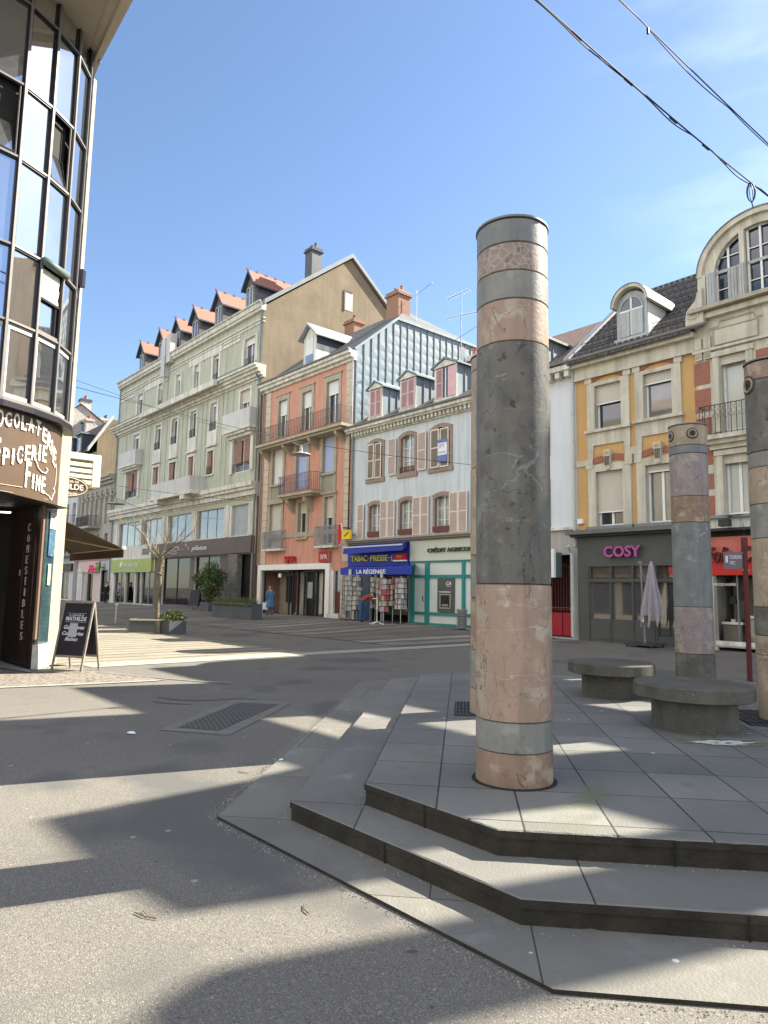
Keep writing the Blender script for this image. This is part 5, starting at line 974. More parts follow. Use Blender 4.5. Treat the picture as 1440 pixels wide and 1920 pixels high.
for x in (4.85, 6.5): mb.box(x, x+1.25, -.075, -.02, 9.12, 9.62, lst); [mb.tube([(xx, -.08, 9.12), (xx, -.08, 9.62)], .02, tan, 5) for xx in (x, x+1.25)]; mb.tube([(x, -.08, 9.12), (x+1.25, -.08, 9.12)], .02, tan, 5); mb.tube([(x, -.08, 9.62), (x+1.25, -.08, 9.62)], .02, tan, 5); mb.tube([(x-.1, -.08, 9.68), (x+.15, -.08, 9.68), (x+.2, -.08, 9.85), (x+1.15, -.08, 9.85), (x+1.2, -.08, 9.68), (x+1.4, -.08, 9.68)], .015, tan, 5)
for x in (4.28, 4.55): mb.box(x, x+.2, -.12, .0, 8.75, 9.45, lst); [mb.box(x+q, x+q+.03, -.135, -.11, 8.8, 9.1, tan) for q in (.02, .08, .14)]
SG.part(mb, 'stone_mouldings')
for i, (a, b, c, d) in enumerate(shh):
    w = pane_frame(SG, a, b, c, d, .2, 1 if i % 2 else 0, gm=mat('pale_sky_pane', (.45, .46, .38), .15, spec=.9, scale=1, c2=(.36, .39, .36), coat=.5), fw=.06)  # pale sky reflection painted into the pane colour
    mb = MB(); mb.box(a-.2, a-.02, -.09, .0, c, d, lst); mb.box(b+.02, b+.2, -.09, .0, c, d, lst); mb.box(a-.25, b+.25, -.12, .0, d, d+.16, lst); mb.box(a, b, .02, .06, d-.25, d, rollm if i % 2 == 0 else lst); mb.tube([(a-.05, -.06, c), (a-.05, -.06, d)], .025, tan, 5); SG.part(mb, 'surround', w)
mb = MB(); mb.box(4.45, 7.9, -.5, .0, 6.16, 6.28, lst); mb.box(4.55, 7.8, -.36, .0, 6.04, 6.16, lst); mb.box(4.65, 7.8, -.2, .0, 5.9, 6.04, lst); bP = SG.part(mb, 'balcony')
mb = MB(); railing_mb(mb, 4.5, 7.85, -.46, 6.28, 7.18, ironw, .15, .4, r=.008)
for k in range(23): 
    x = 4.52+k*.15; mb.tube([(x+.065*math.cos(q*.785), -.46, 7.05+.085*math.sin(q*.785)) for q in range(8)], .005, ironw, 4, closed=True); mb.tube([(x+.065*math.cos(q*.785), -.46, 6.85+.085*math.sin(q*.785)) for q in range(8)], .005, ironw, 4, closed=True)
SG.part(mb, 'railing', bP)
# the gable
o1 = arch_pts(gcx, 1.76, 11.35, 28, 1.58); o2 = arch_pts(gcx, 1.60, 11.35, 28, 1.42); mb = MB()
hf = 1.27; i1 = arch_pts(gcx, 1.27, 11.35, 28, 1.16)
for k in range(28): mb.yprism([o1[k], o1[k+1], o2[k+1], o2[k]], -.2, 2.6, lst); mb.yprism([o2[k], o2[k+1], i1[k+1], i1[k]], -.08, .1, lst)
for k in range(28): mb.yprism([(o1[k][0], o1[k][1]+.03), (o1[k+1][0], o1[k+1][1]+.03), o1[k+1], o1[k]], -.24, 2.8, zincd)
mb.box(gcx-1.74, gcx-1.5, -.18, 2.4, 10.3, 11.4, lst); mb.box(gcx+1.5, gcx+1.74, -.18, 2.4, 10.3, 11.4, lst); mb.box(gcx-1.5, gcx-1.27, -.1, .1, 10.3, 11.4, lst); mb.box(gcx+1.27, gcx+1.5, -.1, .1, 10.3, 11.4, lst)
for x in (gcx-.5, gcx+.42): mb.box(x, x+.14, -.12, .1, 10.3, 12.45, lst)
mb.box(gcx-1.5, gcx+1.5, -.05, .1, 12.46, 12.6, lst) if False else None
mb.yprism([(gcx-1.25, 10.3)]+i1+[(gcx+1.25, 10.3)], .12, .16, glass)
SG.part(mb, 'gable')
mb = MB()
for (xa, xb) in ((gcx-1.27, gcx-.5), (gcx-.34, gcx+.42), (gcx+.56, gcx+1.27)):
    for x in (xa, (xa+xb)/2-.03, xb-.06): zt = 11.35+1.16*math.sqrt(max(0, 1-((x+.03-gcx)/1.27)**2)); mb.box(x, x+.06, .04, .1, 10.35, zt, whitef)
    mb.box(xa, xb, .03, .11, 11.38, 11.47, ABm)
    for z in (10.85, 11.85): mb.box(xa+.06, xb-.06, .06, .09, z, z+.03, whitef) if (z < 11.5 or abs((xa+xb)/2-gcx) < .5) else mb.box(max(xa+.06, gcx-1.15), min(xb-.06, gcx+1.15), .06, .09, z, z+.03, whitef)
for k in range(14): 
    p, q = i1[2*k], i1[min(28, 2*k+2)]; mb.tube([(p[0]*1.0, .05, p[1]-.03), (q[0], .05, q[1]-.03)], .035, ABm, 6)
SG.part(mb, 'gable_window')
mb = MB(); 
for (xa, xb, m_, y) in ((gcx-1.45, gcx-1.2, ABm, -.22), (gcx-.86, gcx-.5, pv, -.06), (gcx-.5, gcx-.34, ABm, -.2), (gcx+.44, gcx+.6, ABm, -.2)): mb.box(xa, xb, y, y+.04, 10.34, 11.38, m_); [mb.box(xx, xx+.012, y-.003, y, 10.34, 11.38, mat('board_gap', (.15, .15, .15))) for xx in fr(xa+.06, xb-.03, .08)]; SG.part(mb, 'shutter'); mb = MB()
pass
mb = MB(); mb.box(gcx-1.95, gcx+1.95, -.42, .12, 10.2, 10.32, tan); SG.part(mb, 'gable_sill')
mb = MB(); sc_ = [(4.1, 9.82), (4.1, 10.1), (4.15, 10.35), (4.3, 10.5), (4.42, 10.62), (4.48, 10.85), (4.62, 10.98), (4.66, 9.82)]; mb.yprism(sc_, -.3, -.12, lst); mb.tube([(4.33+.17*math.cos(k*.524), -.31, 10.22+.17*math.sin(k*.524)) for k in range(12)], .03, lst, 6, closed=True); mb.lathe([(.001, 0), (.06, .01), (.08, .03)], tan, (4.33, -.33, 10.2), 8); SG.part(mb, 'scroll')
mb = MB(); mb.raw([(sx0+.2, .1, 10.4), (sx1, .1, 10.4), (sx1, 5, 14.0), (sx0+.2, 5, 14.0)], [(0, 1, 2, 3)], rr_); SG.part(mb, 'roof')
mb = MB(); mb.box(4.5, 8.2, -.3, .0, 3.52, 3.82, stonew); mb.box(4.4, 8.3, -.4, .0, 3.45, 3.53, dk); mb.box(4.4, 8.3, -.45, .0, 3.82, 3.9, zincd); SG.part(mb, 'shop_cornice')
coral = mat('coral_sign', (.55, .17, .13), .4, scale=.8, c2=(.44, .06, .045)); mb = MB(); mb.box(4.5, 8.1, -.1, .0, 2.58, 3.3, coral); mb.box(4.5, 8.1, -.11, .0, 2.18, 2.58, mat('deep_red_sign', (.42, .02, .015), .4)); mb.box(4.4, 8.2, -.05, .2, 3.3, 3.45, black); SG.part(mb, 'fascia', label='red and coral shop fascia')
mb = MB(); text_on(mb, 'Folie', 4.42, 5.22, 2.55, 3.0, -.14, mat('dark_red_letters', (.10, .008, .006), .5), .07, shear=.35, bold=.02); text_on(mb, 'Chic', 5.38, 6.3, 2.55, 3.0, -.14, mat('dark_red_letters', (.1, .01, .01)), .07, shear=.35, bold=.02); SG.part(mb, 'shop_lettering')
mb = MB(); mb.box(4.6, 8.0, 1.2, 1.25, .2, 2.2, mat('shop_back_wall', (.17, .165, .115), .7, scale=1, c2=(.09, .09, .065))); mb.box(4.6, 8, -.0, 1.25, .1, .2, stonew); mb.box(4.6, 8, .1, 1.25, 2.15, 2.2, interior)
mb.box(4.6, 5.2, .3, .8, .75, .82, mat('display_top', (.55, .52, .4), .4)); mb.box(5.3, 6.6, .2, .9, .95, 1.02, mat('display_top', (.5, .5, .4))); mb.box(5.35, 6.55, .25, .85, .2, .95, mat('display_front', (.28, .26, .19), .6)); mb.box(4.62, 5.15, .35, .75, .2, .75, mat('display_front2', (.12, .11, .09), .6)); SG.part(mb, 'shop_interior')
mb = MB(); mb.box(4.5, 8.1, -.06, .0, .15, .28, stonew); mb.box(4.55, 4.6, -.04, .04, .28, 2.18, zincd); mb.box(5.2, 5.23, -.02, .04, .28, 2.18, zincd); mb.box(6.7, 6.75, -.04, .04, .28, 2.18, zincd); SG.part(mb, 'shop_frame')
shm = [mat('leather_brown', (.10, .05, .03), .5), mat('leather_black', (.015, .015, .015), .4), mat('leather_cream', (.45, .42, .35), .5)]
random.seed(8)
mb = MB()
for k in range(6): x = 5.4+k*.17; mb.box(x, x+.11, .35, .6, 1.02, 1.08+.04*(k % 2), shm[k % 3])
for k in range(3): x = 4.65+k*.18; mb.box(x, x+.12, .4, .65, .82, .9, shm[(k+1) % 3])
for (x, z) in ((4.9, 1.35), (5.12, 1.45)): mb.yprism([(x-.1, z), (x+.1, z), (x+.07, z+.22), (x-.07, z+.22)], .4, .48, shm[1]); mb.tube([(x-.05, .44, z+.2), (x, .44, z+.5), (x+.05, .44, z+.2)], .01, shm[1], 5)
for x in (5.4, 5.9): mb.yprism([(x-.1, .3), (x+.1, .3), (x+.08, .5), (x-.08, .5)], -.0, .08, shm[1])
SG.part(mb, 'goods')
mb = MB(); text_on(mb, 'MAROQUINERIE', 4.45, 5.2, 1.86, 1.95, -.035, wl, .006); SG.part(mb, 'window_lettering')
mb = MB(); mb.box(5.05, 5.35, -.75, -.55, 3.55, 3.75, dk, Matrix.Rotation(.0, 4, 'X')); mb.tube([(5.3, 0, 3.85), (5.3, -.5, 3.85), (5.2, -.6, 3.75)], .02, dk, 6); mb.tube([(5.2, -.6, 3.85), (5.6, -.5, 3.88)], .015, dk, 5); SG.part(mb, 'spotlight')
# ================================================================ TALL HOUSE further right (outside the frame, throws the long shadows)
TH_ = House('tall_corner_house', 'tall tan rendered town house continuing the row beyond the right edge', 'house', 8.3)
tw = mat('tan_tall_render', (.42, .32, .22), .9, scale=.8, c2=(.35, .265, .18), streak=.3)
hl = [(a, a+1.0, z, z+1.7) for z in (4.2, 7.2) for a in (9.0, 11.0, 13.0, 15.0, 16.8)]
mb = MB(); wall_mb(mb, tw, 8.3, 18.1, 0, 10.0, 0, hl, .25, lst)
wall_mb(mb, tw, 8.3, 18.1, 10.0, 15.65, 0, [(11.8, 15.75, 14.2, 14.76), (9.75, 10.4, 11.85, 12.85), (10.8, 11.6, 10.35, 11.0), (13.6, 14.2, 11.9, 12.6)], .04, tw); wall_mb(mb, tw, 8.3, 18.1, 10.0, 15.65, .04, [(11.8, 15.75, 14.2, 14.76), (9.75, 10.4, 11.85, 12.85), (10.8, 11.6, 10.35, 11.0), (13.6, 14.2, 11.9, 12.6)], 0, tw)  # unseen thin screen; openings added to let sun patches fall by the platform
body_mb(mb, tw, 8.3, 18.1, .0, 8, 0, 10); mb.face([(8.3, 0, 10), (18.1, 0, 10), (18.1, 8, 10), (8.3, 8, 10)], zincd); mb.face([(8.3, 0, 15.65), (18.1, 0, 15.65), (18.1, .04, 15.65), (8.3, .04, 15.65)], lst); mb.box(7.5, 13.2, 5.0, 8.6, 0, 18.4, tw); TH_.part(mb, 'wall')
for (a, b, c, d) in hl: pane_frame(TH_, a, b, c, d, .15, 1); 
for pts in ([(11.1, 14.9), (14.1, 14.9), (14.1, 15.7), (13.55, 18.0), (13.5, 19.5), (11.1, 19.5)], [(14.35, 15.6), (16.95, 15.6), (16.95, 17.45), (16.55, 17.5), (16.55, 17.95), (16.1, 17.95), (16.1, 17.55), (15.15, 17.55), (14.6, 16.1)], [(17.55, 14.9), (18.22, 14.9), (18.22, 17.65), (18.1, 17.85), (17.75, 17.85), (17.55, 17.6)]):
    mb = MB(); mb.yprism(pts, .05, .22, tw); TH_.part(mb, 'chimney')
mb = MB(); mb.box(9, 10, .3, .6, 10.02, 11.5, tw); TH_.part(mb, 'attic_wall')
# ================================================================ FAR LEFT HOUSES
FO = House('ornate_house', 'pale ornate stone house beside the olive green shop with a pink shop below', 'house', -54)
orn = mat('ornate_grey_stone', (.42, .40, .33), .9, scale=2, c2=(.32, .30, .25), streak=.4, grime=(.2, .19, .16), bump=.2)
pinks = mat('pale_pink_shopfront', (.55, .41, .36), .7, var=.05)
oh_ = [(x, x+.75, 7.2, 9.1) for x in (-53.2, -51.9, -50.6, -49.3, -48.0, -46.8)]+[(x, x+.8, 4.6, 6.1) for x in (-53.0, -51.2, -49.4, -47.4)]+[(-53.0, -52.2, .2, 2.6), (-51.6, -49.6, .2, 2.7), (-47.6, -46.0, .2, 2.9)]
mb = MB(); wall_mb(mb, orn, -54, -45.5, 0, 11.1, .05, oh_, .25, mf=lambda x, z: orn if z > 4.1 else (pinks if x < -47.8 else greyw)); body_mb(mb, orn, -54, -45.5, .05, 9, 0, 11.1); mb.face([(-54, .05, 11.1), (-45.5, .05, 11.1), (-45.5, 9, 11.3), (-54, 9, 11.3)], zincd); FO.part(mb, 'wall')
mb = MB(); cornice(mb, orn, -54.2, -45.4, [(.6, 10.9, 11.1), (.45, 10.65, 10.9), (.2, 10.4, 10.65)]); cornice(mb, orn, -54.2, -45.4, [(.3, 4.1, 4.3)])
for k in range(7): x = -53.55+k*1.25; mb.box(x-.12, x+.12, -.15, .06, 7.0, 10.0, orn); mb.tube([(x+.6+.34*math.cos(q*.524), -.12, 9.5+.22*math.sin(q*.524)) for q in range(12)], .06, orn, 5, closed=True)
for k in range(14): x = -53.8+k*.6; mb.box(x, x+.25, -.2, .06, 3.8, 4.1, pinks)
FO.part(mb, 'stone_mouldings')
for i, (a, b, c, d) in enumerate(oh_):
    if c > 4: pane_frame(FO, a, b, c, d, .15, 1, gm=glass, fm=mat('grey_white_frame', (.42, .45, .46)) if i % 2 else whitef, fw=.03)
    else:
        shop_display(FO, a, b, c, d, .2, 90+i); mb = MB(); fm = whitef if i == 11 else dk
        for x in (a, b-.06): mb.box(x, x+.06, .12, .2, c, d, fm)
        mb.box(a, b, .121, .199, d-.06, d, fm); FO.part(mb, 'shop_frame')
mb = MB(); mb.box(-52.2, -48.6, -1.0, .05, 6.6, 6.8, orn); railing_mb(mb, -52.2, -48.6, -.95, 6.8, 7.7, ironw, .12, .9, True, .01); FO.part(mb, 'balcony')
mb = MB(); mb.box(-53.4, -47.9, -.08, .06, 2.75, 3.75, pinks); text_on(mb, 'Pizza', -50.3, -48.0, 2.75, 3.4, -.14, mat('hot_pink_letters', (.75, .04, .16), .5), .08, shear=.35, bold=.03); FO.part(mb, 'shop_fascia')
mb = MB(); mb.box(-47.5, -46.6, -.5, -.38, 2.75, 3.55, mat('dark_olive', (.10, .14, .04), .5)); mb.lathe([(.001, 0), (.2, .15), (.24, .32), (.1, .5)], olive, (-47.05, -.4, 2.9), 8); mb.box(-47.1, -47.0, -.4, .05, 3.1, 3.15, dk); FO.part(mb, 'hanging_sign')
mb = MB(); mb.box(-53.3, -52.0, -.12, .06, .2, 2.75, stonew); mb.yprism([(-53.4, 2.75), (-51.9, 2.75), (-52.65, 3.4)], -.2, .06, stonew); mb.box(-53.0, -52.3, -.14, -.1, .2, 2.4, greyw); FO.part(mb, 'pedimented_door')
FT = House('tall_gabled_house', 'taller far house with a steep brown roof, dark dormers and bare ochre gable wall', 'house', -62, 0)
mb = MB(); mb.face([(-51, .1, 0), (-51, 9, 0), (-51, 9.0, 17.3), (-51, 1.3, 17.1), (-51, .1, 15.1)], gablew); mb.face([(-70, .06, 0), (-51, .06, 0), (-51, .06, 13.9), (-70, .06, 13.9)], orn); mb.face([(-70, 9, 0), (-51, 9, 0), (-51, 9, 17), (-70, 9, 17)], gablew); FT.part(mb, 'wall')
brs = mat('brown_slate', (.10, .07, .065), .8, scale=6); mb = MB(); mb.raw([(-70, -.6, 13.9), (-51, -.6, 13.9), (-51, 1.3, 17.1), (-70, 1.3, 17.1), (-51, 9, 17.3), (-70, 9, 17.3)], [(0, 1, 2, 3), (3, 2, 4, 5)], brs); mb.xprism([(-.75, 13.75), (1.3, 17.1), (1.3, 17.5), (-.75, 14.1)], -51, -50.6, stonew); FT.part(mb, 'roof')
for x in (-62.5, -59.6, -57, -54.3):
    mb = MB(); mb.box(x, x+1.5, -.7, 1.2, 13.9, 15.7, dz); mb.box(x+.3, x+.7, -.74, -.7, 14.1, 15.4, whitef); mb.box(x+.35, x+.65, -.76, -.73, 14.2, 15.3, glass); mb.box(x+.8, x+1.2, -.74, -.7, 14.1, 15.4, greyw); mb.box(x-.2, x+1.7, -.9, 1.4, 15.7, 15.85, zincd); FT.part(mb, 'dormer')
FC = House('chimney_house', 'distant white gabled house topped by a row of terracotta chimney pots', 'house', -64, 0)
spk = mat('mottled_white_render', (.50, .47, .42), .9, scale=5, c2=(.27, .25, .22)); mb = MB(); mb.face([(-60, .3, 0), (-60, 14, 0), (-60, 14, 12.0), (-60, 1.1, 20.2), (-60, .3, 19.6)], spk); mb.face([(-72, .3, 0), (-60, .3, 0), (-60, .3, 19.6), (-72, .3, 19.6)], spk); mb.raw([(-72, .2, 19.55), (-59.8, .2, 19.55), (-59.8, 1.1, 20.35), (-72, 1.1, 20.35), (-59.8, 14, 12.2), (-72, 14, 12.2)], [(0, 1, 2, 3), (3, 2, 4, 5)], stonew); mb.box(-60, -59.9, 1.35, 2.5, 17, 18.25, mat('blueish_pane', (.12, .2, .32))); mb.box(-60, -59.85, 1.2, 2.6, 18.25, 18.4, dz); FC.part(mb, 'wall')
chimney(FC, -60.9, -60.1, 1.15, 2.2, 19.0, 21.0, spk, 4, cm=dz); chimney(FC, -60.9, -60.1, 3.3, 4.4, 17, 19.3, spk, 3, mat('dark_pot', (.1, .1, .1))); chimney(FC, -59.85, -59.2, 1.5, 2.3, 16.5, 18.75, spk, 3)
FD = House('balcony_house', 'far grey house with dark balconies seen beside the cream pillar', 'house', -66, -1.0)
mb = MB(); dh = [(x, x+.9, z, z+2) for x in (-62, -59.8, -57.6, -55.6) for z in (4.6, 7.4)]+[(-62, -59, .2, 2.8), (-58, -55.2, .2, 2.8)]; wall_mb(mb, greyw, -66, -54.1, 0, 10.4, -.3, dh, .25); body_mb(mb, greyw, -66, -54.1, -.3, 8, 0, 10.4); mb.box(-66, -54.1, -.3, 8, 10.4, 10.6, zincd); FD.part(mb, 'wall')
for (a, b, c, d) in dh: pane_frame(FD, a, b, c, d, -.15, 1, gm=glass if c > 4 else sd_, fw=.04)
mb = MB()
for z in (4.4, 7.2): mb.box(-66, -54.2, -1.1, -.3, z-.15, z, orn); railing_mb(mb, -66, -54.2, -1.05, z, z+.9, ironw, .2, .7, r=.012)
mb.box(-66, -54.2, -.5, -.3, 2.9, 3.6, dk); FD.part(mb, 'balconies')
FE = House('street_end_house', 'farthest house closing the view down the street', 'house', -92, -14)
mb = MB(); mb.box(-96, -84, -14, 2, 0, 11, orn); FE.part(mb, 'wall')

# ================================================================ LEFT GLASS CORNER BUILDING
LB = thing('glass_corner_building', 'corner building with a curved mirrored glass bay over a brown chocolate shop front', 'building', (-6.5, 13.5, 0))
LO = Vector((-6.5, 13.5, 0))
def lp(mb, name, parent=None, label=None, fix=True):
    o = mb.build(name, parent or LB, LO, fix)
    if label: o['label'] = label
    return o
bay = [(-8.9, 9.35), (-8.1, 9.75), (-7.45, 10.2), (-6.87, 10.68), (-6.45, 11.2), (-6.23, 11.75), (-6.11, 12.33), (-6.15, 12.93), (-6.34, 13.42)]
ZB = [4.66, 6.0, 7.33, 8.92, 10.27, 11.83, 12.45]
mir = mat('mirror_glass', (.60, .62, .63), .015, metal=.95, var=.02); mir2 = mat('mirror_glass_darker', (.48, .52, .58), .02, metal=.9, var=.02)
alu = mat('bronze_alu', (.17, .155, .145), .5, metal=.2, scale=4); aludk = mat('black_gasket', (.012, .012, .016), .4)
wall_ang = []
# glass panes, one unit per cell
random.seed(13)
for i in range(len(bay)-1):
    A = Vector((*bay[i], 0)); B_ = Vector((*bay[i+1], 0)); d = (B_-A).normalized(); nn = Vector((d.y, -d.x, 0)); Lw = (B_-A).length
    for j in range(len(ZB)-1):
        z0, z1 = ZB[j], ZB[j+1]; a0, a1 = .045, Lw-.045; tilt = random.uniform(-.0012, .0012); tilt2 = random.uniform(-.0015, .0015)
        opened = (i, j) in ((5, 3), (3, 3)); blind = (i, j) == (5, 1)
        P_ = lambda u, z, o_=0: A+d*u+nn*o_+Vector((0, 0, z))
        g = MB()
        if opened:
            g.face([P_(a0, z0, -.12), P_(a1, z0, -.12), P_(a1, z1, -.12), P_(a0, z1, -.12)], interior)
            cell = lp(g, 'glass_pane', None, None, False)
            s = MB(); u0, u1 = a0+.04, a1-.06; zz0, zz1 = z0+.06, z1-.08
            q = [P_(u0, zz0, .0), P_(u1, zz0, .0), P_(u1-.02, zz1, -.26), P_(u0, zz1, -.26)]; s.face(q, mir if i != 3 else mir2)
            for k in range(4): s.tube([q[k], q[(k+1) % 4]], .022, aludk, 4, smooth=False)
            s.tube([P_(a1-.03, z0+.03, .01), P_(a1-.03, z1-.05, .01)], .016, alu, 4, smooth=False)
            lp(s, 'tilted_sash', cell, None, False)
        elif blind:
            q = [P_(a0+.05, z0+.06, -.04), P_(a1-.08, z0+.06, -.04), P_(a1-.08, z0+.62, -.04), P_(a0+.05, z0+.62, -.04)]; g.face(q, mir); cell = lp(g, 'glass_pane', None, None, False)
            s = MB(); bm_ = mat('cream_blind', (.66, .64, .50), .7, scale=6, c2=(.50, .48, .37), bump=.5, bs=9); n_ = 8
            for k in range(n_):
                za = z0+.64+(z1-.1-z0-.64)*k/n_; zb = z0+.64+(z1-.1-z0-.64)*(k+1)/n_; w_ = .012*math.sin(k*2.1); w2_ = .012*math.sin((k+1)*2.1)
                s.face([P_(a0+.02, za, .0+w_), P_(a1-.02, za, .0+w_), P_(a1-.02, zb, .0+w2_), P_(a0+.02, zb, .0+w2_)], bm_)
            s.tube([P_(a0, z0+.66, 0), P_(a1, z0+.66, 0)], .03, aludk, 4, smooth=False); s.tube([P_(a1-.06, z0+.05, -.02), P_(a1-.06, z0+.66, -.02)], .03, aludk, 4, smooth=False); s.tube([P_(a0, z0+.05, 0), P_(a1, z0+.05, 0)], .03, alu, 4, smooth=False)
            lp(s, 'blind', cell, None, False); s = MB(); s.tube([P_(-.02, z1-.02, .09), P_(Lw+.02, z1-.02, .09)], .075, mat('blind_box', (.10, .13, .12), .5), 8); lp(s, 'blind_box', cell, None, False)
        else:
            # slightly bowed pane
            nu, nv = 4, 5; vs = []; fs = []
            for v in range(nv+1):
                for u in range(nu+1):
                    uu = u/nu; vv = v/nv; bow = .0022*(1-(2*uu-1)**2)*(1-(2*vv-1)**2)*(1 if (i+j) % 2 else -.6); vs.append(P_(a0+(a1-a0)*uu, z0+.035+(z1-z0-.07)*vv, -.02+bow+tilt*(uu-.5)*6+tilt2*(vv-.5)*4))
            for v in range(nv):
                for u in range(nu): fs.append((v*(nu+1)+u, v*(nu+1)+u+1, (v+1)*(nu+1)+u+1, (v+1)*(nu+1)+u))
            g.raw(vs, fs, mir2 if i == 3 else mir, True); cell = lp(g, 'glass_pane', None, None, False)
            if j == 0 or (i == 4 and j < 2):   # dusty border on the lower panes
                s = MB(); dm_ = mat('frosted_edge', (.42, .42, .38), .5, metal=.1)
                for (ua, ub, za, zb) in ((a0, a1, z0+.035, z0+.10), (a0, a1, z1-.12, z1-.035), (a0, a0+.05, z0+.1, z1-.12)): s.face([P_(ua, za, .0), P_(ub, za, .0), P_(ub, zb, .0), P_(ua, zb, .0)], dm_)
                if j == 0: lp(s, 'dusty_edge', cell, None, False)
mb = MB(); mbk = MB()
for i in range(len(bay)):
    A = Vector((*bay[i], 0)); p = Vector((*bay[max(0, i-1)], 0)); q = Vector((*bay[min(len(bay)-1, i+1)], 0)); d = (q-p).normalized(); nn = Vector((d.y, -d.x, 0)); M = Matrix(((d.x, nn.x, 0, A.x), (d.y, nn.y, 0, A.y), (0, 0, 1, 0), (0, 0, 0, 1)))
    m1 = MB(); m1.box(-.022, .022, .0, .045, ZB[0]-.05, ZB[-1], alu, M); lp(m1, 'mullion'); mbk.box(.022, .042, -.04, .02, ZB[0], ZB[-1], aludk, M); mbk.box(-.042, -.022, -.04, .02, ZB[0], ZB[-1], aludk, M)
TZ = {z: MB() for z in ZB}
for i in range(len(bay)-1):
    A = Vector((*bay[i], 0)); B_ = Vector((*bay[i+1], 0)); d = (B_-A).normalized(); nn = Vector((d.y, -d.x, 0)); Lw = (B_-A).length; M = Matrix(((d.x, nn.x, 0, A.x), (d.y, nn.y, 0, A.y), (0, 0, 1, 0), (0, 0, 0, 1)))
    for z in ZB: TZ[z].box(.0, Lw, .002, .035, z-.016, z+.022, alu, M); mbk.box(.0, Lw, -.03, .018, z-.045, z-.016, aludk, M)
    mbk.box(-.02, Lw+.02, -.05, .13, 4.50, 4.60, aludk, M); mb.box(-.02, Lw+.02, -.05, .10, 4.60, 4.65, alu, M)
[lp(TZ[z], 'transom') for z in ZB]; lp(mb, 'drip_sill'); lp(mbk, 'bay_gasket')
# inner core so nothing shines through
mb = MB(); core = [(-9.2, 9.7)]+[(x-.22, y+.12) for x, y in bay[1:-1]]+[(-6.6, 13.55), (-9.3, 16.5), (-14, 13)]; mb.prism(core, 4.5, 12.4, interior); mb.prism([(-6.55, 13.6), (-7.2, 14.3), (-13.3, 22), (-18, 18), (-12, 12), (-9, 12.5), (-7.9, 14.3)], 3.05, 4.5, interior); lp(mb, 'core')
# brown sign band
brn = mat('chocolate_brown_panel', (.108, .071, .046), .35, scale=.9, c2=(.090, .059, .038), spec=.5, coat=.3); gold = mat('cream_lettering', (.82, .76, .64), .5, var=.03); goldln = mat('thin_gold_line', (.60, .44, .26), .5)
band = [Vector((x, y, 0)) for x, y in bay]; band[-1] = Vector((-6.36, 13.36, 0)); sl = [0]
for i in range(1, len(band)): sl.append(sl[-1]+(band[i]-band[i-1]).length)
def onband(s, z, o_=0):
    s = max(0, min(sl[-1]-1e-4, s))
    # Catmull-Rom so the sign curves smoothly
    i = max(k for k in range(len(sl)) if sl[k] <= s); i = min(i, len(sl)-2); t = (s-sl[i])/(sl[i+1]-sl[i])
    P0, P1, P2, P3 = band[max(0, i-1)], band[i], band[i+1], band[min(len(band)-1, i+2)]
    f = lambda t: .5*((2*P1)+(-P0+P2)*t+(2*P0-5*P1+4*P2-P3)*t*t+(-P0+3*P1-3*P2+P3)*t*t*t)
    p = f(t); d = (f(min(1, t+.02))-f(max(0, t-.02))).normalized(); nn = Vector((d.y, -d.x, 0)); return p+nn*(o_-.04)+Vector((0, 0, z))
mb = MB(); vs = []; fs = []; N = 60
for k in range(N+1): vs += [onband(sl[-1]*k/N, 3.04), onband(sl[-1]*k/N, 4.52)]
for k in range(N): fs.append((2*k, 2*k+2, 2*k+3, 2*k+1))
mb.raw(vs, fs, brn, True); lp(mb, 'sign_band', None, None, False)
mb = MB(); SE = sl[-1]   # text s measured back from the right end
def band_text(txt, s0, s1, za, zb, arc=None, bold=.0, depth=.02):
    w = s1-s0; h = zb-za
    def fn(v):
        u = v.x/w; dz_ = arc(u) if arc else 0; return onband(s0+v.x, za+v.y+dz_, .012+v.z*.5)
    vs, fs = text_geo(txt, w, h, depth, bold)
    mb.raw([fn(v) for v in vs], fs, gold)
    return
# letters one by one so that they stay upright along the arcs
def arc_word(word, s0, s1, zf, hf, m=gold, bold=.0, wr=.78):
    n = len(word)
    for k, ch in enumerate(word):
        if ch == ' ': continue
        u = (k+.5)/n; sc_ = s0+(s1-s0)*u; w = (s1-s0)/n*wr; h = hf(u); 
        if ch in 'I': w *= .35
        vs, fs = text_geo(ch, w, h, .014, bold)
        slope = (zf(min(1, u+.02))-zf(max(0, u-.02)))/(.04*(s1-s0))
        mb.raw([onband(sc_-w/2+v.x, zf(u)+v.y+(v.x-w/2)*slope*.9, .012+v.z) for v in vs], fs, m)
        # little side spurs halfway up the stems
        zc = zf(u)+h*.5
        for sx in (-1, 1):
            e = sc_+sx*w*.5; 
            if ch in 'COEHLTRPFIND': mb.raw([onband(e-.018, zc, .018), onband(e, zc+.02, .018), onband(e+.018*sx*.9, zc, .018), onband(e, zc-.02, .018)], [(0, 1, 2, 3)], m)
def letters(spec, w0):
    for ch, ds, z0, z1, sl_ in spec:
        w = w0*(.35 if ch == 'I' else 1.0); h = z1-z0; sc_ = SE+ds; vs, fs = text_geo(ch, w, h, .014, .016); zf = lambda v: z0+v.y+(v.x-w/2)*sl_
        mb.raw([onband(sc_-w/2+v.x, zf(v), .012+v.z) for v in vs], fs, gold)
        for sx in (-1, 1):
            e = sc_+sx*w*.5; zc = (z0+z1)/2
            mb.raw([onband(e-.016, zc, .016), onband(e, zc+.018, .016), onband(e+.016, zc, .016), onband(e, zc-.018, .016)], [(0, 1, 2, 3)], gold)
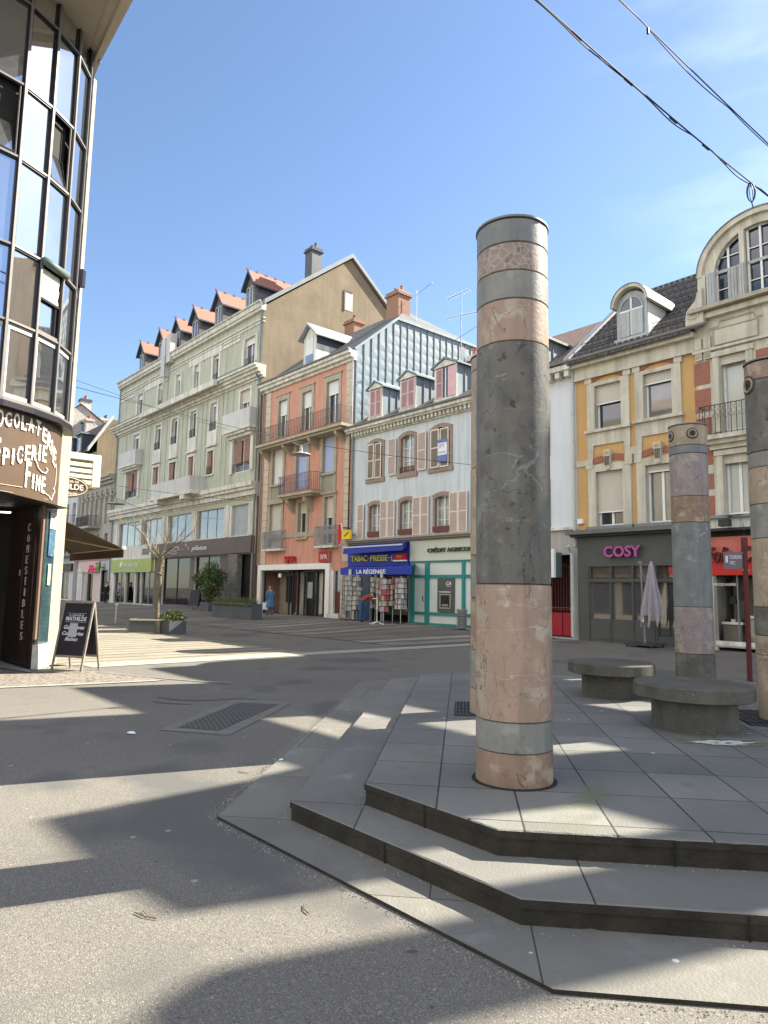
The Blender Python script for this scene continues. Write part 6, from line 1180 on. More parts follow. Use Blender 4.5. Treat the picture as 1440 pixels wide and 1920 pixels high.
letters([('C', -2.62, 4.05, 4.32, .3), ('H', -2.40, 4.12, 4.42, .3), ('O', -2.21, 4.16, 4.46, .15), ('C', -2.06, 4.20, 4.45, .05), ('O', -1.89, 4.21, 4.47, 0), ('L', -1.73, 4.21, 4.46, -.05), ('A', -1.57, 4.22, 4.46, -.1), ('T', -1.395, 4.19, 4.46, -.15), ('E', -1.22, 4.11, 4.38, -.3), ('R', -1.07, 4.02, 4.30, -.5), ('I', -.965, 3.93, 4.20, -.6), ('E', -.84, 3.76, 4.07, -.8)], .115)
letters([('E', -2.22, 3.52, 3.98, 0), ('P', -2.05, 3.54, 3.83, 0), ('I', -1.91, 3.58, 3.85, 0), ('C', -1.77, 3.62, 3.92, .1), ('E', -1.60, 3.69, 3.97, .1), ('R', -1.45, 3.73, 4.0, .05), ('I', -1.32, 3.75, 4.04, 0), ('E', -1.18, 3.75, 4.05, -.05)], .115)
letters([('F', -1.56, 3.23, 3.69, 0), ('I', -1.43, 3.23, 3.49, 0), ('N', -1.30, 3.21, 3.49, 0), ('E', -1.15, 3.19, 3.49, -.05)], .105)
def ln(pts, r=.006, m=gold): mb.tube([onband(SE+s, z, .016) for s, z in pts], r, m, 5)
ln([(-1.41, 3.76), (-1.33, 3.62), (-1.22, 3.56), (-1.1, 3.56), (-1.05, 3.63), (-1.1, 3.66)], .010); ln([(-2.6, 3.22), (-2.15, 3.21), (-1.66, 3.22)], .006, goldln); ln([(-1.1, 3.2), (-.95, 3.17), (-.84, 3.1), (-.78, 3.22), (-.72, 3.28), (-.76, 3.34), (-.8, 3.31)], .008); ln([(-.76, 3.32), (-.71, 3.45), (-.71, 3.7), (-.76, 3.8)], .006, gold); ln([(-2.6, 3.10), (-2, 3.10), (-.95, 3.10)], .004, goldln)
lp(mb, 'sign_lettering', None, None, False)
# ground floor: recessed doorway, lettered side panel, glass strip
dwn = mat('very_dark_brown', (.028, .016, .012), .4, scale=2, spec=.5); cop = mat('copper_trim', (.17, .105, .075), .5)
mb = MB(); mb.prism([(-7.72, 14.22), (-6.45, 12.89), (-6.42, 12.93), (-7.68, 14.28)], 0.02, 3.04, dwn)
Mw = lambda s, z, o_=0: Vector((-7.72, 14.22, 0))+Vector((1.27, -1.33, 0)).normalized()*s+Vector((-1.33, -1.27, 0)).normalized()*o_+Vector((0, 0, z))
lp(mb, 'doorway_panel'); mb = MB()
for k, ch in enumerate('COMESTIBLES'):
    h = .155; z = 2.58-k*.208; w = .13 if ch != 'I' else .05; vs, fs = text_geo(ch, w, h, .01, .0); mb.raw([Mw(1.22+v.x-w/2, z+v.y, .012+v.z) for v in vs], fs, mat('faded_lettering', (.50, .42, .40), .6))
lp(mb, 'panel_lettering'); mb = MB(); mb.tube([Mw(.95, .1, .0), Mw(.95, 3.0, .0)], .012, dwn, 4); mb.tube([Mw(1.62, .1, .0), Mw(1.62, 3.0, .0)], .012, dwn, 4); mb.raw([Mw(.80, 1.72, .012), Mw(.90, 1.72, .012), Mw(.90, 1.84, .012), Mw(.80, 1.84, .012)], [(0, 1, 2, 3)], mat('small_notice', (.4, .4, .4), .6, scale=40)); lp(mb, 'panel_trim')
mb = MB(); mb.face([(-7.72, 14.22, 0), (-9.4, 12.2, 0), (-9.4, 12.2, 3.04), (-7.72, 14.22, 3.04)], interior); mb.face([(-9.4, 12.2, 0), (-9.0, 9.4, 0), (-9.0, 9.4, 3.04), (-9.4, 12.2, 3.04)], interior); mb.face([(-9.4, 9.4, 3.04), (-6.2, 9.4, 3.04), (-6.1, 13.3, 3.04), (-7.7, 14.3, 3.04), (-9.4, 12.3, 3.04)], black); 
wood = mat('counter_wood', (.22, .11, .05), .5, scale=3); mb.box(-9.2, -8.0, 13.0, 13.4, .1, .9, wood); mb.box(-8.6, -7.9, 13.5, 13.8, .1, .55, mat('crate_wood', (.35, .22, .1), .7)); mb.box(-8.8, -7.9, 13.7, 13.8, 1.3, 1.35, wood); lp(mb, 'doorway_interior', None, None, False)
lampm = mat('lit_tube', (.9, .9, .9), .4, emit=((1, .95, .9), 3.0)); mb = MB(); mb.tube([(-8.3, 13.0, 2.93), (-7.2, 13.2, 2.93)], .012, lampm, 6); mb.tube([(-8.2, 13.4, 2.3), (-7.95, 13.4, 2.3)], .015, lampm, 6); lp(mb, 'ceiling_lights')
mb = MB(); q = [(-6.44, 12.89), (-6.34, 12.90), (-6.36, 13.42), (-6.50, 13.45)]; mb.prism([(-6.44, 12.88), (-6.39, 12.87), (-6.38, 12.93), (-6.43, 12.93)], .55, 3.04, cop)
vg = mat('green_vitrine_glass', (.035, .09, .075), .04, scale=2, c2=(.02, .03, .05), spec=1, coat=1); mb.prism([(-6.38, 12.93), (-6.36, 12.93), (-6.40, 13.40), (-6.44, 13.40)], .45, 3.04, vg)
mb.prism([(-6.44, 12.90), (-6.33, 12.90), (-6.37, 13.45), (-6.5, 13.45)], .0, .45, mat('stained_white_base', (.55, .54, .48), .7, scale=5, c2=(.30, .26, .19)))
mb.prism([(-6.355, 13.10), (-6.345, 13.10), (-6.355, 13.22), (-6.365, 13.22)], 1.55, 1.95, mat('yellow_green_notice', (.52, .58, .30), .6)); mb.prism([(-6.36, 13.05), (-6.345, 13.05), (-6.36, 13.3), (-6.375, 13.3)], 2.1, 2.6, mat('blue_notice', (.02, .06, .13), .4, scale=9, c2=(.1, .2, .25))); mb.prism([(-6.355, 13.05), (-6.34, 13.05), (-6.35, 13.28), (-6.365, 13.28)], 2.62, 2.95, mat('white_ornament', (.7, .72, .7), .6, scale=12, c2=(.3, .32, .3)))
lp(mb, 'display_window')
# cream pillar, street wall, roof slab
wa = Vector((-6.44, 13.82, 0)); wd_ = Vector((-.656, .755, 0)); wn = Vector((.755, .656, 0))
WP = lambda s, z=0, o_=0: wa+wd_*s+wn*o_+Vector((0, 0, z))
mb = MB(); mb.prism([(-6.48, 13.40), (-6.37, 13.40), (-6.25, 13.60), tuple(WP(32, 0)[:2]), (-40, 30), (-9, 15.2)], .0, 12.3, cream) if False else None
mb.prism([(-6.53, 13.42), (-6.40, 13.80), (-6.75, 13.9)], .0, 12.45, cream); lp(mb, 'pillar', None, 'sunlit cream rendered pillar')
mb = MB(); a_, b_2 = WP(.25), WP(34); mb.face([a_, b_2, b_2+Vector((0, 0, 12.3)), a_+Vector((0, 0, 12.3))], cream); mb.face([b_2, b_2-wn*8, b_2-wn*8+Vector((0, 0, 12.3)), b_2+Vector((0, 0, 12.3))], cream); lp(mb, 'street_wall', None, None, False)
mb = MB()
for k in range(12):
    s = 2.2+k*2.7
    for z in (5.2, 8.3): 
        mb.face([WP(s, z, .01), WP(s+1.1, z, .01), WP(s+1.1, z+1.6, .01), WP(s, z+1.6, .01)], glass); mb.tube([WP(s, z, .03), WP(s+1.1, z, .03), WP(s+1.1, z+1.6, .03), WP(s, z+1.6, .03)], .04, whitef, 4, closed=True, smooth=False)
    mb.face([WP(s, .4, .01), WP(s+1.9, .4, .01), WP(s+1.9, 2.6, .01), WP(s, 2.6, .01)], sd_)
lp(mb, 'street_windows', None, None, False)
mb = MB(); mb.face([WP(8.5, 2.7, .05), WP(13.5, 2.7, .05), WP(13.5, 3.5, .05), WP(8.5, 3.5, .05)], redm); mb.face([WP(3.2, 2.75, .05), WP(7.5, 2.75, .05), WP(7.5, 3.2, .05), WP(3.2, 3.2, .05)], redm); lp(mb, 'street_fascia', None, None, False)
soff = mat('soffit_concrete', (.36, .31, .24), .9, scale=2, c2=(.30, .26, .20)); fascm = mat('eave_concrete', (.42, .37, .29), .9, scale=2)
roofp = [(-5.93, 12.93), (-4.77, 11.49), (-3.9, 10.2), (-4.6, 7.2), (-9, 5.5), (-16, 9), (-16, 18), (-9.5, 17.8)]; inner = [(-6.25, 12.95), (-5.32, 11.62), (-4.5, 10.2), (-5.1, 7.8), (-9, 6.3), (-15.3, 9.3), (-15.3, 17.3), (-9.5, 17.2)]
mb = MB(); mb.prism(roofp, 12.42, 12.85, fascm); mb.prism(inner, 12.36, 12.43, soff)
for k in range(len(roofp)):
    a0, a1 = Vector((*roofp[k], 0)), Vector((*roofp[(k+1) % len(roofp)], 0)); b0, b1 = Vector((*inner[k], 0)), Vector((*inner[(k+1) % len(inner)], 0)); mid0 = a0*.55+b0*.45; mid1 = a1*.55+b1*.45
    mb.raw([a0+Vector((0, 0, 12.25)), a1+Vector((0, 0, 12.25)), mid1+Vector((0, 0, 12.25)), mid0+Vector((0, 0, 12.25)), a0+Vector((0, 0, 12.42)), a1+Vector((0, 0, 12.42)), mid1+Vector((0, 0, 12.42)), mid0+Vector((0, 0, 12.42))], [(0, 3, 2, 1), (0, 1, 5, 4), (2, 3, 7, 6)], fascm)
lp(mb, 'roof_overhang')
mb = MB(); mb.tube([(-6.0, 12.98, 12.2), (-5.95, 12.95, 12.45)], .03, mat('lead_cap', (.17, .18, .17)), 6); lp(mb, 'spout')
mb = MB(); mb.box(-6.36, -6.2, 13.35, 13.48, 7.6, 7.95, aludk); mb.tube([(-6.28, 13.42, 7.6), (-6.3, 13.42, 6.0)], .008, aludk, 5); lp(mb, 'wall_lamp')
# street side fixtures of that wall: louvred box, oval hanging sign, brown awning
P0 = Vector((-7.39, 15.13, 0)); pe = wn
mb = MB(); cr2 = mat('cream_slats', (.74, .70, .56), .6, var=.05)
def PB(k, z, o_=0): return P0+pe*k+wd_*o_+Vector((0, 0, z))
def pbox(mb, k0, k1, z0, z1, o0, o1, m): mb.raw([PB(k0, z0, o0), PB(k1, z0, o0), PB(k1, z0, o1), PB(k0, z0, o1), PB(k0, z1, o0), PB(k1, z1, o0), PB(k1, z1, o1), PB(k0, z1, o1)], [(0, 3, 2, 1), (4, 5, 6, 7), (0, 1, 5, 4), (1, 2, 6, 5), (2, 3, 7, 6), (3, 0, 4, 7)], m)
pbox(mb, -.3, 1.02, 4.42, 4.56, -.05, .3, cr2); pbox(mb, .85, 1.02, 3.82, 4.42, -.05, .3, cr2); pbox(mb, -.3, .85, 3.8, 4.42, .2, .3, mat('slat_back', (.42, .42, .36), .8))
for z in (3.86, 3.99, 4.12, 4.26): pbox(mb, -.3, .86, z, z+.085, -.04, .05, cr2)
o = mb.build('louvred_box', None, P0); o.location = P0; tag(o, 'cream slatted box sticking out of the wall just behind the sunlit pillar', 'louvred box')
P0 = Vector((-7.24, 14.25, 0))
t = thing('oval_sign', 'brown oval hanging sign of the chocolate shop behind the cream pillar', 'hanging sign', P0)
mb = MB(); n_ = 32; cz = 3.66; ck = .52
ov = [PB(ck+.50*math.cos(2*math.pi*k/n_), cz+.24*math.sin(2*math.pi*k/n_), 0) for k in range(n_)]; ov2 = [p+wd_*.05 for p in ov]; osm = mat('oval_sign_brown', (.125, .088, .05), .5)
mb.face(ov[::-1], osm); mb.face(ov2, osm)
for k in range(n_): mb.face([ov[k], ov[(k+1) % n_], ov2[(k+1) % n_], ov2[k]], osm)
mb.build('board', t, P0, False)
mb = MB(); mb.tube([p-wd_*.01 for p in [PB(ck+.46*math.cos(2*math.pi*k/n_), cz+.205*math.sin(2*math.pi*k/n_)) for k in range(n_)]], .006, gold, 4, closed=True)
def st(txt, k0, k1, z0, z1, **kw):
    vs, fs = text_geo(txt, k1-k0, z1-z0, .008, kw.get('bold', 0)); mb.raw([PB(k0+v.x, z0+v.y, -.012-v.z) for v in vs], fs, gold)
st('LE COMPTOIR DE', ck-.28, ck+.28, cz+.09, cz+.14); st('MATHILDE', ck-.38, ck+.38, cz-.055, cz+.065, bold=.01); st("Amateur de chocolat", ck-.26, ck+.26, cz-.17, cz-.11); mb.build('lettering', t, P0, False)
mb = MB(); mb.tube([PB(-.2, cz+.31, .02), PB(ck+.5, cz+.31, .02)], .012, dk, 5); mb.tube([PB(ck, cz+.31, .02), PB(ck, cz+.24, .02)], .01, dk, 5); mb.build('bracket', t, P0, False)
t = thing('brown_awning', 'dark brown fabric awning reaching over the pavement behind the cream pillar', 'awning', WP(3.4, 0, 0)); aw = mat('brown_awning_fabric', (.040, .026, .016), .85, scale=3); aw2 = mat('awning_arm', (.28, .22, .15), .5)
PA_ = WP(3.4, 0, 0); s0, s1 = 3.85, 8.4; zi, zo, ex = 3.6, 2.57, 2.62
mb = MB(); mb.raw([WP(s0, zi, .1), WP(s1, zi, .1), WP(s1, zo, ex), WP(s0, zo, ex), WP(s0, zi-.02, .1), WP(s1, zi-.02, .1), WP(s1, zo-.02, ex), WP(s0, zo-.02, ex)], [(0, 1, 2, 3), (4, 7, 6, 5), (0, 3, 7, 4), (1, 5, 6, 2)], aw); mb.raw([WP(s0, zo, ex+.02), WP(s1, zo, ex+.02), WP(s1, zo-.25, ex+.02), WP(s0, zo-.25, ex+.02), WP(s0, zo, ex+.035), WP(s1, zo, ex+.035), WP(s1, zo-.25, ex+.035), WP(s0, zo-.25, ex+.035)], [(0, 1, 2, 3), (4, 7, 6, 5), (0, 4, 5, 1), (2, 6, 7, 3), (0, 3, 7, 4), (1, 5, 6, 2)], aw); mb.build('canopy', t, PA_)
mb = MB(); mb.tube([WP(s0-.02, zo, ex), WP(s1+.02, zo, ex)], .035, aw2, 6); mb.tube([WP(s0+.5, zi-.25, .1), WP(s0+1.6, zo+.28, ex*.55), WP(s0+.3, zo-.03, ex-.02)], .022, aw2, 6); mb.tube([WP(s1-.5, zi-.25, .1), WP(s1-1.6, zo+.28, ex*.55), WP(s1-.3, zo-.03, ex-.02)], .022, aw2, 6); mb.build('folding_arms', t, PA_)
mb = MB(); mb.lathe([(.001, -.05), (.05, -.02), (.055, .03), (.001, .06)], mat('bright_end_cap', (.8, .8, .75), .3), WP(s0-.04, zo-.01, ex+.02), 10); mb.build('end_cap', t, PA_)
# ================================================================ STREET OBJECTS
def gzh(x, y):
    d = Vector((x, y, 0))-O; return hgt(d.dot(XR), d.dot(YR))
woodf = mat('weathered_wood_frame', (.30, .27, .22), .8, scale=14, c2=(.17, .15, .12)); cbk = mat('chalk_black', (.022, .018, .026), .6, scale=3)
chalk = mat('chalk_white', (.62, .62, .64), .8)
def aboard(x, y, rz, w, h, label, face=None, name='sandwich_board', legm=None, bm_=None):
    z0 = gzh(x, y); t = thing(name, label, 'sandwich board', (x, y, z0), rz); legm = legm or woodf; bm_ = bm_ or cbk
    lean = .13
    for s in (-1, 1):
        sgn = s; M = Matrix.Translation((0, 0, h)) @ Matrix.Rotation(sgn*lean*1.35, 4, 'X') @ Matrix.Translation((0, 0, -h))
        mb = MB(); a = -s*0
        yo = 0
        mb.box(-w/2, -w/2+.04, -.013, .013, 0, h, legm, M); mb.box(w/2-.04, w/2, -.013, .013, 0, h, legm, M); mb.box(-w/2+.04, w/2-.04, -.012, .012, h-.045, h-.005, legm, M); mb.box(-w/2+.04, w/2-.04, -.012, .012, .235, .275, legm, M)
        fr_ = mb.build('frame', t); mb = MB(); mb.box(-w/2+.04, w/2-.04, -.006, .006, .27, h-.045, bm_, M); pn = mb.build('board', fr_)
        if face and s == -1:
            mb = MB(); face(mb, M); mb.build('chalk_lettering', fr_, fix=False)
    mb = MB(); mb.tube([(0, -.1, .42), (0, .1, .42)], .006, ironw, 5); mb.build('hinge_chain', t); return t
# front leaf must lean with its foot toward the viewer: rotation about the top edge
def face_main(mb, M):
    def T(txt, x0, x1, z0, z1, m=chalk, bold=0, sh=0):
        vs, fs = text_geo(txt, x1-x0, z1-z0, .003, bold, sh); mb.raw([M @ Vector((x0+v.x, -.009-v.z, z0+v.y)) for v in vs], fs, m)
    T('LE COMPTOIR DE', -.17, .17, .985, 1.015); T('MATHILDE', -.235, .245, .90, .975, bold=.015)
    mb.box(-.22, .22, -.0095, -.0065, 1.035, 1.039, chalk, M); mb.box(-.24, .24, -.0095, -.0065, .875, .879, chalk, M)
    T('Guimauves', -.245, .235, .745, .82, bold=.02, sh=.3); T('Confiseries', -.26, .24, .635, .705, bold=.02, sh=.3); T('Babas', -.17, .13, .535, .60, bold=.02, sh=.3)
    mb.box(-.115, .075, -.013, -.0105, .605, .855, mat('taped_notice', (.48, .47, .47), .7, scale=30, c2=(.33, .33, .33)), M)
d_ = Vector((-5.33+6.12, 12.54-12.84, 0)); rzb = math.atan2(d_.y, d_.x)
aboard(-5.60, 12.86, rzb, .72, 1.27, 'wooden framed black sandwich board with white chocolate shop lettering beside the cream pillar', face_main)
p = row(-27.0, -1.1); aboard(p.x, p.y, TH+.2, .95, 1.25, 'small all black sandwich board standing in front of the dark taupe shop', None, legm=dk)
p = row(-31.3, -9.7)
# glass bin, bollard, planters
pg = mat('slate_planter', (.085, .095, .11), .6, scale=2, c2=(.065, .072, .085))
leafd = mat('dark_leaf', (.045, .085, .022), .6, scale=9, c2=(.02, .045, .014)); leafl = mat('light_leaf', (.16, .20, .06), .6, scale=9, c2=(.08, .12, .035)); leafy = mat('yellow_leaf', (.30, .30, .10), .6)
def leaves(mb, c, rx, ry, rz, n, s, ms, rnd, shell=.55):
    for _ in range(n):
        while True:
            v = Vector((rnd.uniform(-1, 1), rnd.uniform(-1, 1), rnd.uniform(-1, 1)))
            if v.length < 1 and v.length > shell*rnd.random(): break
        q = 1+.35*noise.noise(v*2.2+Vector((c[0], c[1], c[2])))
        p = Vector(c)+Vector((v.x*rx*q, v.y*ry*q, v.z*rz*q)); a = Vector((rnd.uniform(-1, 1), rnd.uniform(-1, 1), rnd.uniform(-1, 1))).normalized(); b = a.orthogonal().normalized()*s*.4; a = a*s
        mb.face([p, p+a*.5+b, p+a, p+a*.5-b], rnd.choice(ms))
def planter(X, Y, lx, ly, h, label, plants, group='planters', name='planter'):
    z = hgt(X, Y); p = row(X, Y, z); t = thing(name, label, 'planter', p, TH, group); mb = MB()
    mb.box(-lx/2, lx/2, -ly/2, ly/2, 0, h, pg); mb.box(-lx/2+.04, lx/2-.04, -ly/2+.04, ly/2-.04, h-.001, h+.004, mat('potting_soil', (.05, .035, .02), 1)); mb.build('tub', t)
    mb = MB(); plants(mb, lx, ly, h); mb.build('plants', t, fix=False); return t
rnd = random.Random(3)
def grasses(mb, lx, ly, h):
    for _ in range(520):
        x = rnd.uniform(-lx/2+.05, lx/2-.05); y = rnd.uniform(-ly/2+.05, ly/2-.05); l_ = rnd.uniform(.18, .42); dx = rnd.uniform(-.18, .18); dy = rnd.uniform(-.2, .1)
        mb.face([(x-.008, y, h), (x+.008, y, h), (x+dx, y+dy, h+l_)], rnd.choice([leafl, leafd, leafl]))
    for _ in range(120): x = rnd.uniform(-lx/2, lx/2); y = -ly/2-.02; mb.face([(x, y, h+.05), (x+.04, y-.03, h-.05), (x+.01, y-.03, h-.2*rnd.random())], leafl)
planter(-15.65, -4.0, 1.95, .55, .74, 'dark slate planter with grasses, the right one of the pair outside the phone shop', grasses)
planter(-17.66, -3.95, 1.95, .55, .74, 'dark slate planter with grasses, the left one of the pair outside the dark shop', grasses)
def bushp(mb, lx, ly, h):
    mb.tube([(0, 0, h-.1), (.05, 0, h+.8), (0, .05, h+1.6)], .05, mat('bush_stem', (.08, .06, .04), .9), 6)
    leaves(mb, (0, 0, h+1.0), .80, .75, 1.0, 2300, .10, [leafd, leafd, leafl], rnd); leaves(mb, (-1.1, 0, h+1.35), .75, .5, .42, 750, .10, [leafd, leafd, leafl], rnd); leaves(mb, (.9, 0, h+1.5), .65, .5, .45, 600, .10, [leafd, leafd], rnd); leaves(mb, (0, 0, h+1.9), .5, .5, .5, 400, .1, [leafd, leafl], rnd)
planter(-23.9, -1.7, 1.1, .7, .55, 'dark planter with a big dark green bush in front of the dark taupe shop', bushp)
def flowers(mb, lx, ly, h): leaves(mb, (0, 0, h+.1), lx*.55, ly*.6, .2, 420, .09, [leafd, leafl, leafy, leafd], rnd, .2)
planter(-8.75, -10.75, .85, .6, .44, 'low slate planter of leafy flowers beside the bare tree', flowers)
def flw2(mb, lx, ly, h): leaves(mb, (0, 0, h+.25), lx*.5, ly*.5, .3, 300, .12, [leafl, leafy, leafd], rnd, .2)
planter(-16.3, -12.6, .6, .6, .55, 'small dark planter with yellow green plants seen just past the sandwich board', flw2)
t = thing('bollard', 'short pale metal bollard on the plaza left of the bare tree', 'bollard', (-11.33, 29.65, 0)); st_ = mat('brushed_steel', (.45, .45, .43), .35, metal=.7)
mb = MB(); mb.lathe([(.05, 0), (.05, .74)], st_, seg=14); mb.build('post', t); mb = MB(); mb.lathe([(.05, .74), (.065, .76), (.06, .82), (.001, .84)], mat('pale_cap', (.6, .6, .58), .4), seg=14); mb.build('cap', t)
# bare tree with its guard bench
barkm = mat('plane_bark', (.19, .165, .11), .9, scale=9, c2=(.08, .068, .045), bump=.6, bs=14); twigm = mat('pale_branch', (.27, .24, .18), .85, scale=9, c2=(.14, .12, .09))
t = thing('bare_tree', 'pollarded bare street tree with spreading pale branches', 'tree', (-7.75, 23.9, 0)); rnd = random.Random(5)
mb = MB(); mb.tube([(0, 0, 0), (.02, 0, .5), (-.01, 0, 1.1), (.04, .0, 1.7), (.02, 0, 2.15), (.06, 0, 2.5), (.05, 0, 2.7)], [.10, .085, .08, .078, .09, .11, .08], barkm, 12)
for k in range(16): a_ = rnd.uniform(0, 6.28); z = rnd.uniform(1.9, 2.65); mb.lathe([(.001, -.05), (.05, 0), (.001, .05)], barkm, (.085*math.cos(a_)+.04, .085*math.sin(a_), z), 6)
mb.build('trunk', t); mb = MB()
def branch(p, d, l_, r, dep):
    n = 7; pts = [p.copy()]; rs = [r]; d = d.normalized()
    for k in range(n):
        d = (d+Vector((rnd.uniform(-1, 1), rnd.uniform(-1, 1), rnd.uniform(-.6, 1)))*.16+Vector((0, 0, .03))).normalized(); p = p+d*l_/n; pts.append(p.copy()); rs.append(r*(1-.75*(k+1)/n))
        if dep and k > 0 and rnd.random() < .85: e = (d+Vector((rnd.uniform(-1, 1), rnd.uniform(-1, 1), rnd.uniform(-.5, .8)))*.75).normalized(); branch(p, e, l_*rnd.uniform(.3, .6), r*.5*(1-.5*k/n), dep-1)
    mb.tube(pts, rs, twigm if dep < 3 else barkm, 6)
T0 = Vector((.05, 0, 2.6))
for (dx, dy, dz, l_, r) in ((-.75, .1, .75, 1.15, .05), (.25, .1, .95, 1.25, .05), (.9, -.1, .5, 1.25, .045), (.85, .2, .22, .9, .035), (.5, .3, .3, .8, .03), (-.45, .5, .3, .8, .03), (.7, -.4, .7, 1.2, .035), (-.9, -.2, .45, .8, .03)): branch(T0.copy(), Vector((dx, dy, dz)), l_*1.15, r*.62, 3)
pl = [Vector((.0, 0, 2.55)), Vector((-.35, 0, 2.8)), Vector((-.55, 0, 3.3)), Vector((-.95, 0, 3.65)), Vector((-1.0, 0, 4.0))]; mb.tube(pl, [.05, .042, .036, .028, .015], twigm, 7); branch(pl[-2], Vector((-1, 0, .25)), 1.0, .02, 2); branch(pl[3], Vector((.9, .2, .2)), 1.0, .02, 2)
mb.build('branches', t)
t = thing('glass_guard_rail', 'low glass guard with a pale top rail around the foot of the bare tree', 'guard rail', (-7.8, 23.6, 0)); mb = MB(); mb.box(-.75, 1.1, -.2, -.14, .42, .47, mat('pale_rail', (.55, .52, .42), .5)); mb.box(-.75, -.70, -.2, .6, .42, .47, mat('pale_rail', (.55, .52, .42))); mb.build('rail', t); mb = MB(); gg = mat('clear_guard_glass', (.25, .30, .30), .05, spec=.8); gg.node_tree.nodes['Principled BSDF'].inputs['Transmission Weight'].default_value = .85; mb.box(-.72, .3, -.18, -.165, .02, .42, gg); mb.build('glass', t)
mb = MB(); mb.box(-.75, -.71, -.2, -.14, 0, .42, gutterm); mb.box(.3, .34, -.2, -.14, 0, .42, gutterm); mb.build('post', t)
# litter bin by the bank
p = row(-4.84, -.7, hgt(-5, -.75)); t = thing('litter_bin', 'grey slatted round litter bin beside the cash machine', 'litter bin', p, TH); bnm = mat('bin_grey', (.22, .235, .225), .5, metal=.2); mb = MB()
mb.lathe([(.16, .05), (.16, .74)], dk, seg=20)
for k in range(9): z = .06+k*.077; mb.lathe([(.19, z), (.205, z+.006), (.205, z+.05), (.19, z+.056)], bnm, seg=24)
mb.build('body', t); mb = MB(); mb.lathe([(.21, .74), (.215, .78), (.17, .79), (.165, .75)], bnm, seg=24); mb.build('rim', t); mb = MB(); mb.lathe([(.12, 0), (.1, .06)], dk, seg=12); mb.build('foot', t)
# postcard and newspaper racks
cols = [(.62, .62, .60), (.50, .47, .40), (.30, .32, .33), (.55, .08, .08), (.35, .06, .12), (.40, .45, .42), (.55, .5, .42), (.2, .22, .25)]
cardm = [mat('card_%s' % w, c, .5, scale=18, c2=[q*.45 for q in c]) for w, c in zip(('white', 'cream', 'grey', 'red', 'wine', 'sage', 'beige', 'slate'), cols)]
def rack(X, Y, r, z0, z1, label, pal, seed, topm=None, sides=6):
    rn = random.Random(seed); g = hgt(X, Y); p = row(X, Y, g); t = thing('card_rack', label, 'card rack', p, TH+rn.uniform(-.3, .3), 'revolving racks outside the tobacconist'); mb = MB()
    mb.tube([(0, 0, 0), (0, 0, z1+.05)], .018, st_, 8)
    for k in range(4): a_ = k*math.pi/2+.4; mb.tube([(0, 0, .06), (.26*math.cos(a_), .26*math.sin(a_), .01)], .012, dk, 5)
    n = int((z1-z0)/.2)
    for j in range(n+1):
        z = z0+(z1-z0)*j/n; mb.tube([((r+.01)*math.cos(2*math.pi*k/sides), (r+.01)*math.sin(2*math.pi*k/sides), z) for k in range(sides)], .006, dk, 4, closed=True, smooth=False)
    for k in range(sides): a_ = 2*math.pi*k/sides; mb.tube([((r+.01)*math.cos(a_), (r+.01)*math.sin(a_), z0), ((r+.01)*math.cos(a_), (r+.01)*math.sin(a_), z1)], .006, dk, 4)
    mb.build('wire_stand', t); mb = MB()
    for k in range(sides):
        a0 = 2*math.pi*k/sides; a1 = 2*math.pi*(k+1)/sides; A = Vector((r*math.cos(a0), r*math.sin(a0), 0)); B_ = Vector((r*math.cos(a1), r*math.sin(a1), 0))
        for j in range(n):
            za = z0+(z1-z0)*j/n+.012; zb = za+(z1-z0)/n*.86
            for (u0, u1) in ((.04, .48), (.52, .96)):
                m_ = cardm[rn.choice(pal)]; mb.face([A*(1-u0)+B_*u0+Vector((0, 0, za)), A*(1-u1)+B_*u1+Vector((0, 0, za)), (A*(1-u1)+B_*u1)*.93+Vector((0, 0, zb)), (A*(1-u0)+B_*u0)*.93+Vector((0, 0, zb))], m_)
    mb.build('cards', t, fix=False)
    if topm: mb = MB(); mb.box(-.11, .11, -.01, .01, z1, z1+.3, topm); mb.build('header', t)
    return t
rack(-8.05, -1.0, .27, .62, 1.95, 'revolving rack of white cards, the rightmost one', [0, 0, 0, 2, 6], 1, None)
rack(-8.56, -1.0, .22, .75, 1.9, 'revolving rack with wine red cards left of the all white one', [4, 4, 3, 6], 2, None)
rack(-8.75, -1.35, .22, .5, 1.9, 'revolving rack with a bright red lower half', [3, 0, 6, 1], 3, None)
rack(-9.32, -1.0, .24, .55, 1.95, 'tall revolving rack with a round white header', [5, 6, 1, 2], 4, cardm[0])
rack(-9.95, -.8, .24, .6, 2.0, 'revolving rack of grey and white cards behind the bending man', [0, 2, 2, 6], 5, cardm[0])
rack(-11.12, -.9, .24, .5, 2.0, 'revolving rack of small pictures left of the bending man', [2, 7, 0, 6], 6, cardm[0])
rack(-11.55, -1.0, .22, .45, 2.05, 'revolving rack with white and grey cards second from the left', [0, 2, 0, 5], 7, cardm[0])
rack(-12.05, -.9, .20, .12, 2.0, 'full height speckled card rack at the left end', [6, 0, 1, 6], 8, None)
p = row(-8.3, -2.1, hgt(-8.3, -2.1)); t = thing('display_stand', 'slim white metal stand with four feet in front of the racks', 'display stand', p, TH); wm = mat('white_enamel', (.75, .75, .72), .4); mb = MB(); mb.tube([(0, 0, .1), (0, 0, 1.05)], .018, wm, 8)
for k in range(4): a_ = k*math.pi/2+.3; mb.tube([(0, 0, .12), (.36*math.cos(a_), .36*math.sin(a_), .02)], .016, wm, 6)
mb.build('stand', t); mb = MB(); mb.box(-.28, .02, -.012, .012, 1.05, 1.08, wm); mb.build('arm', t)
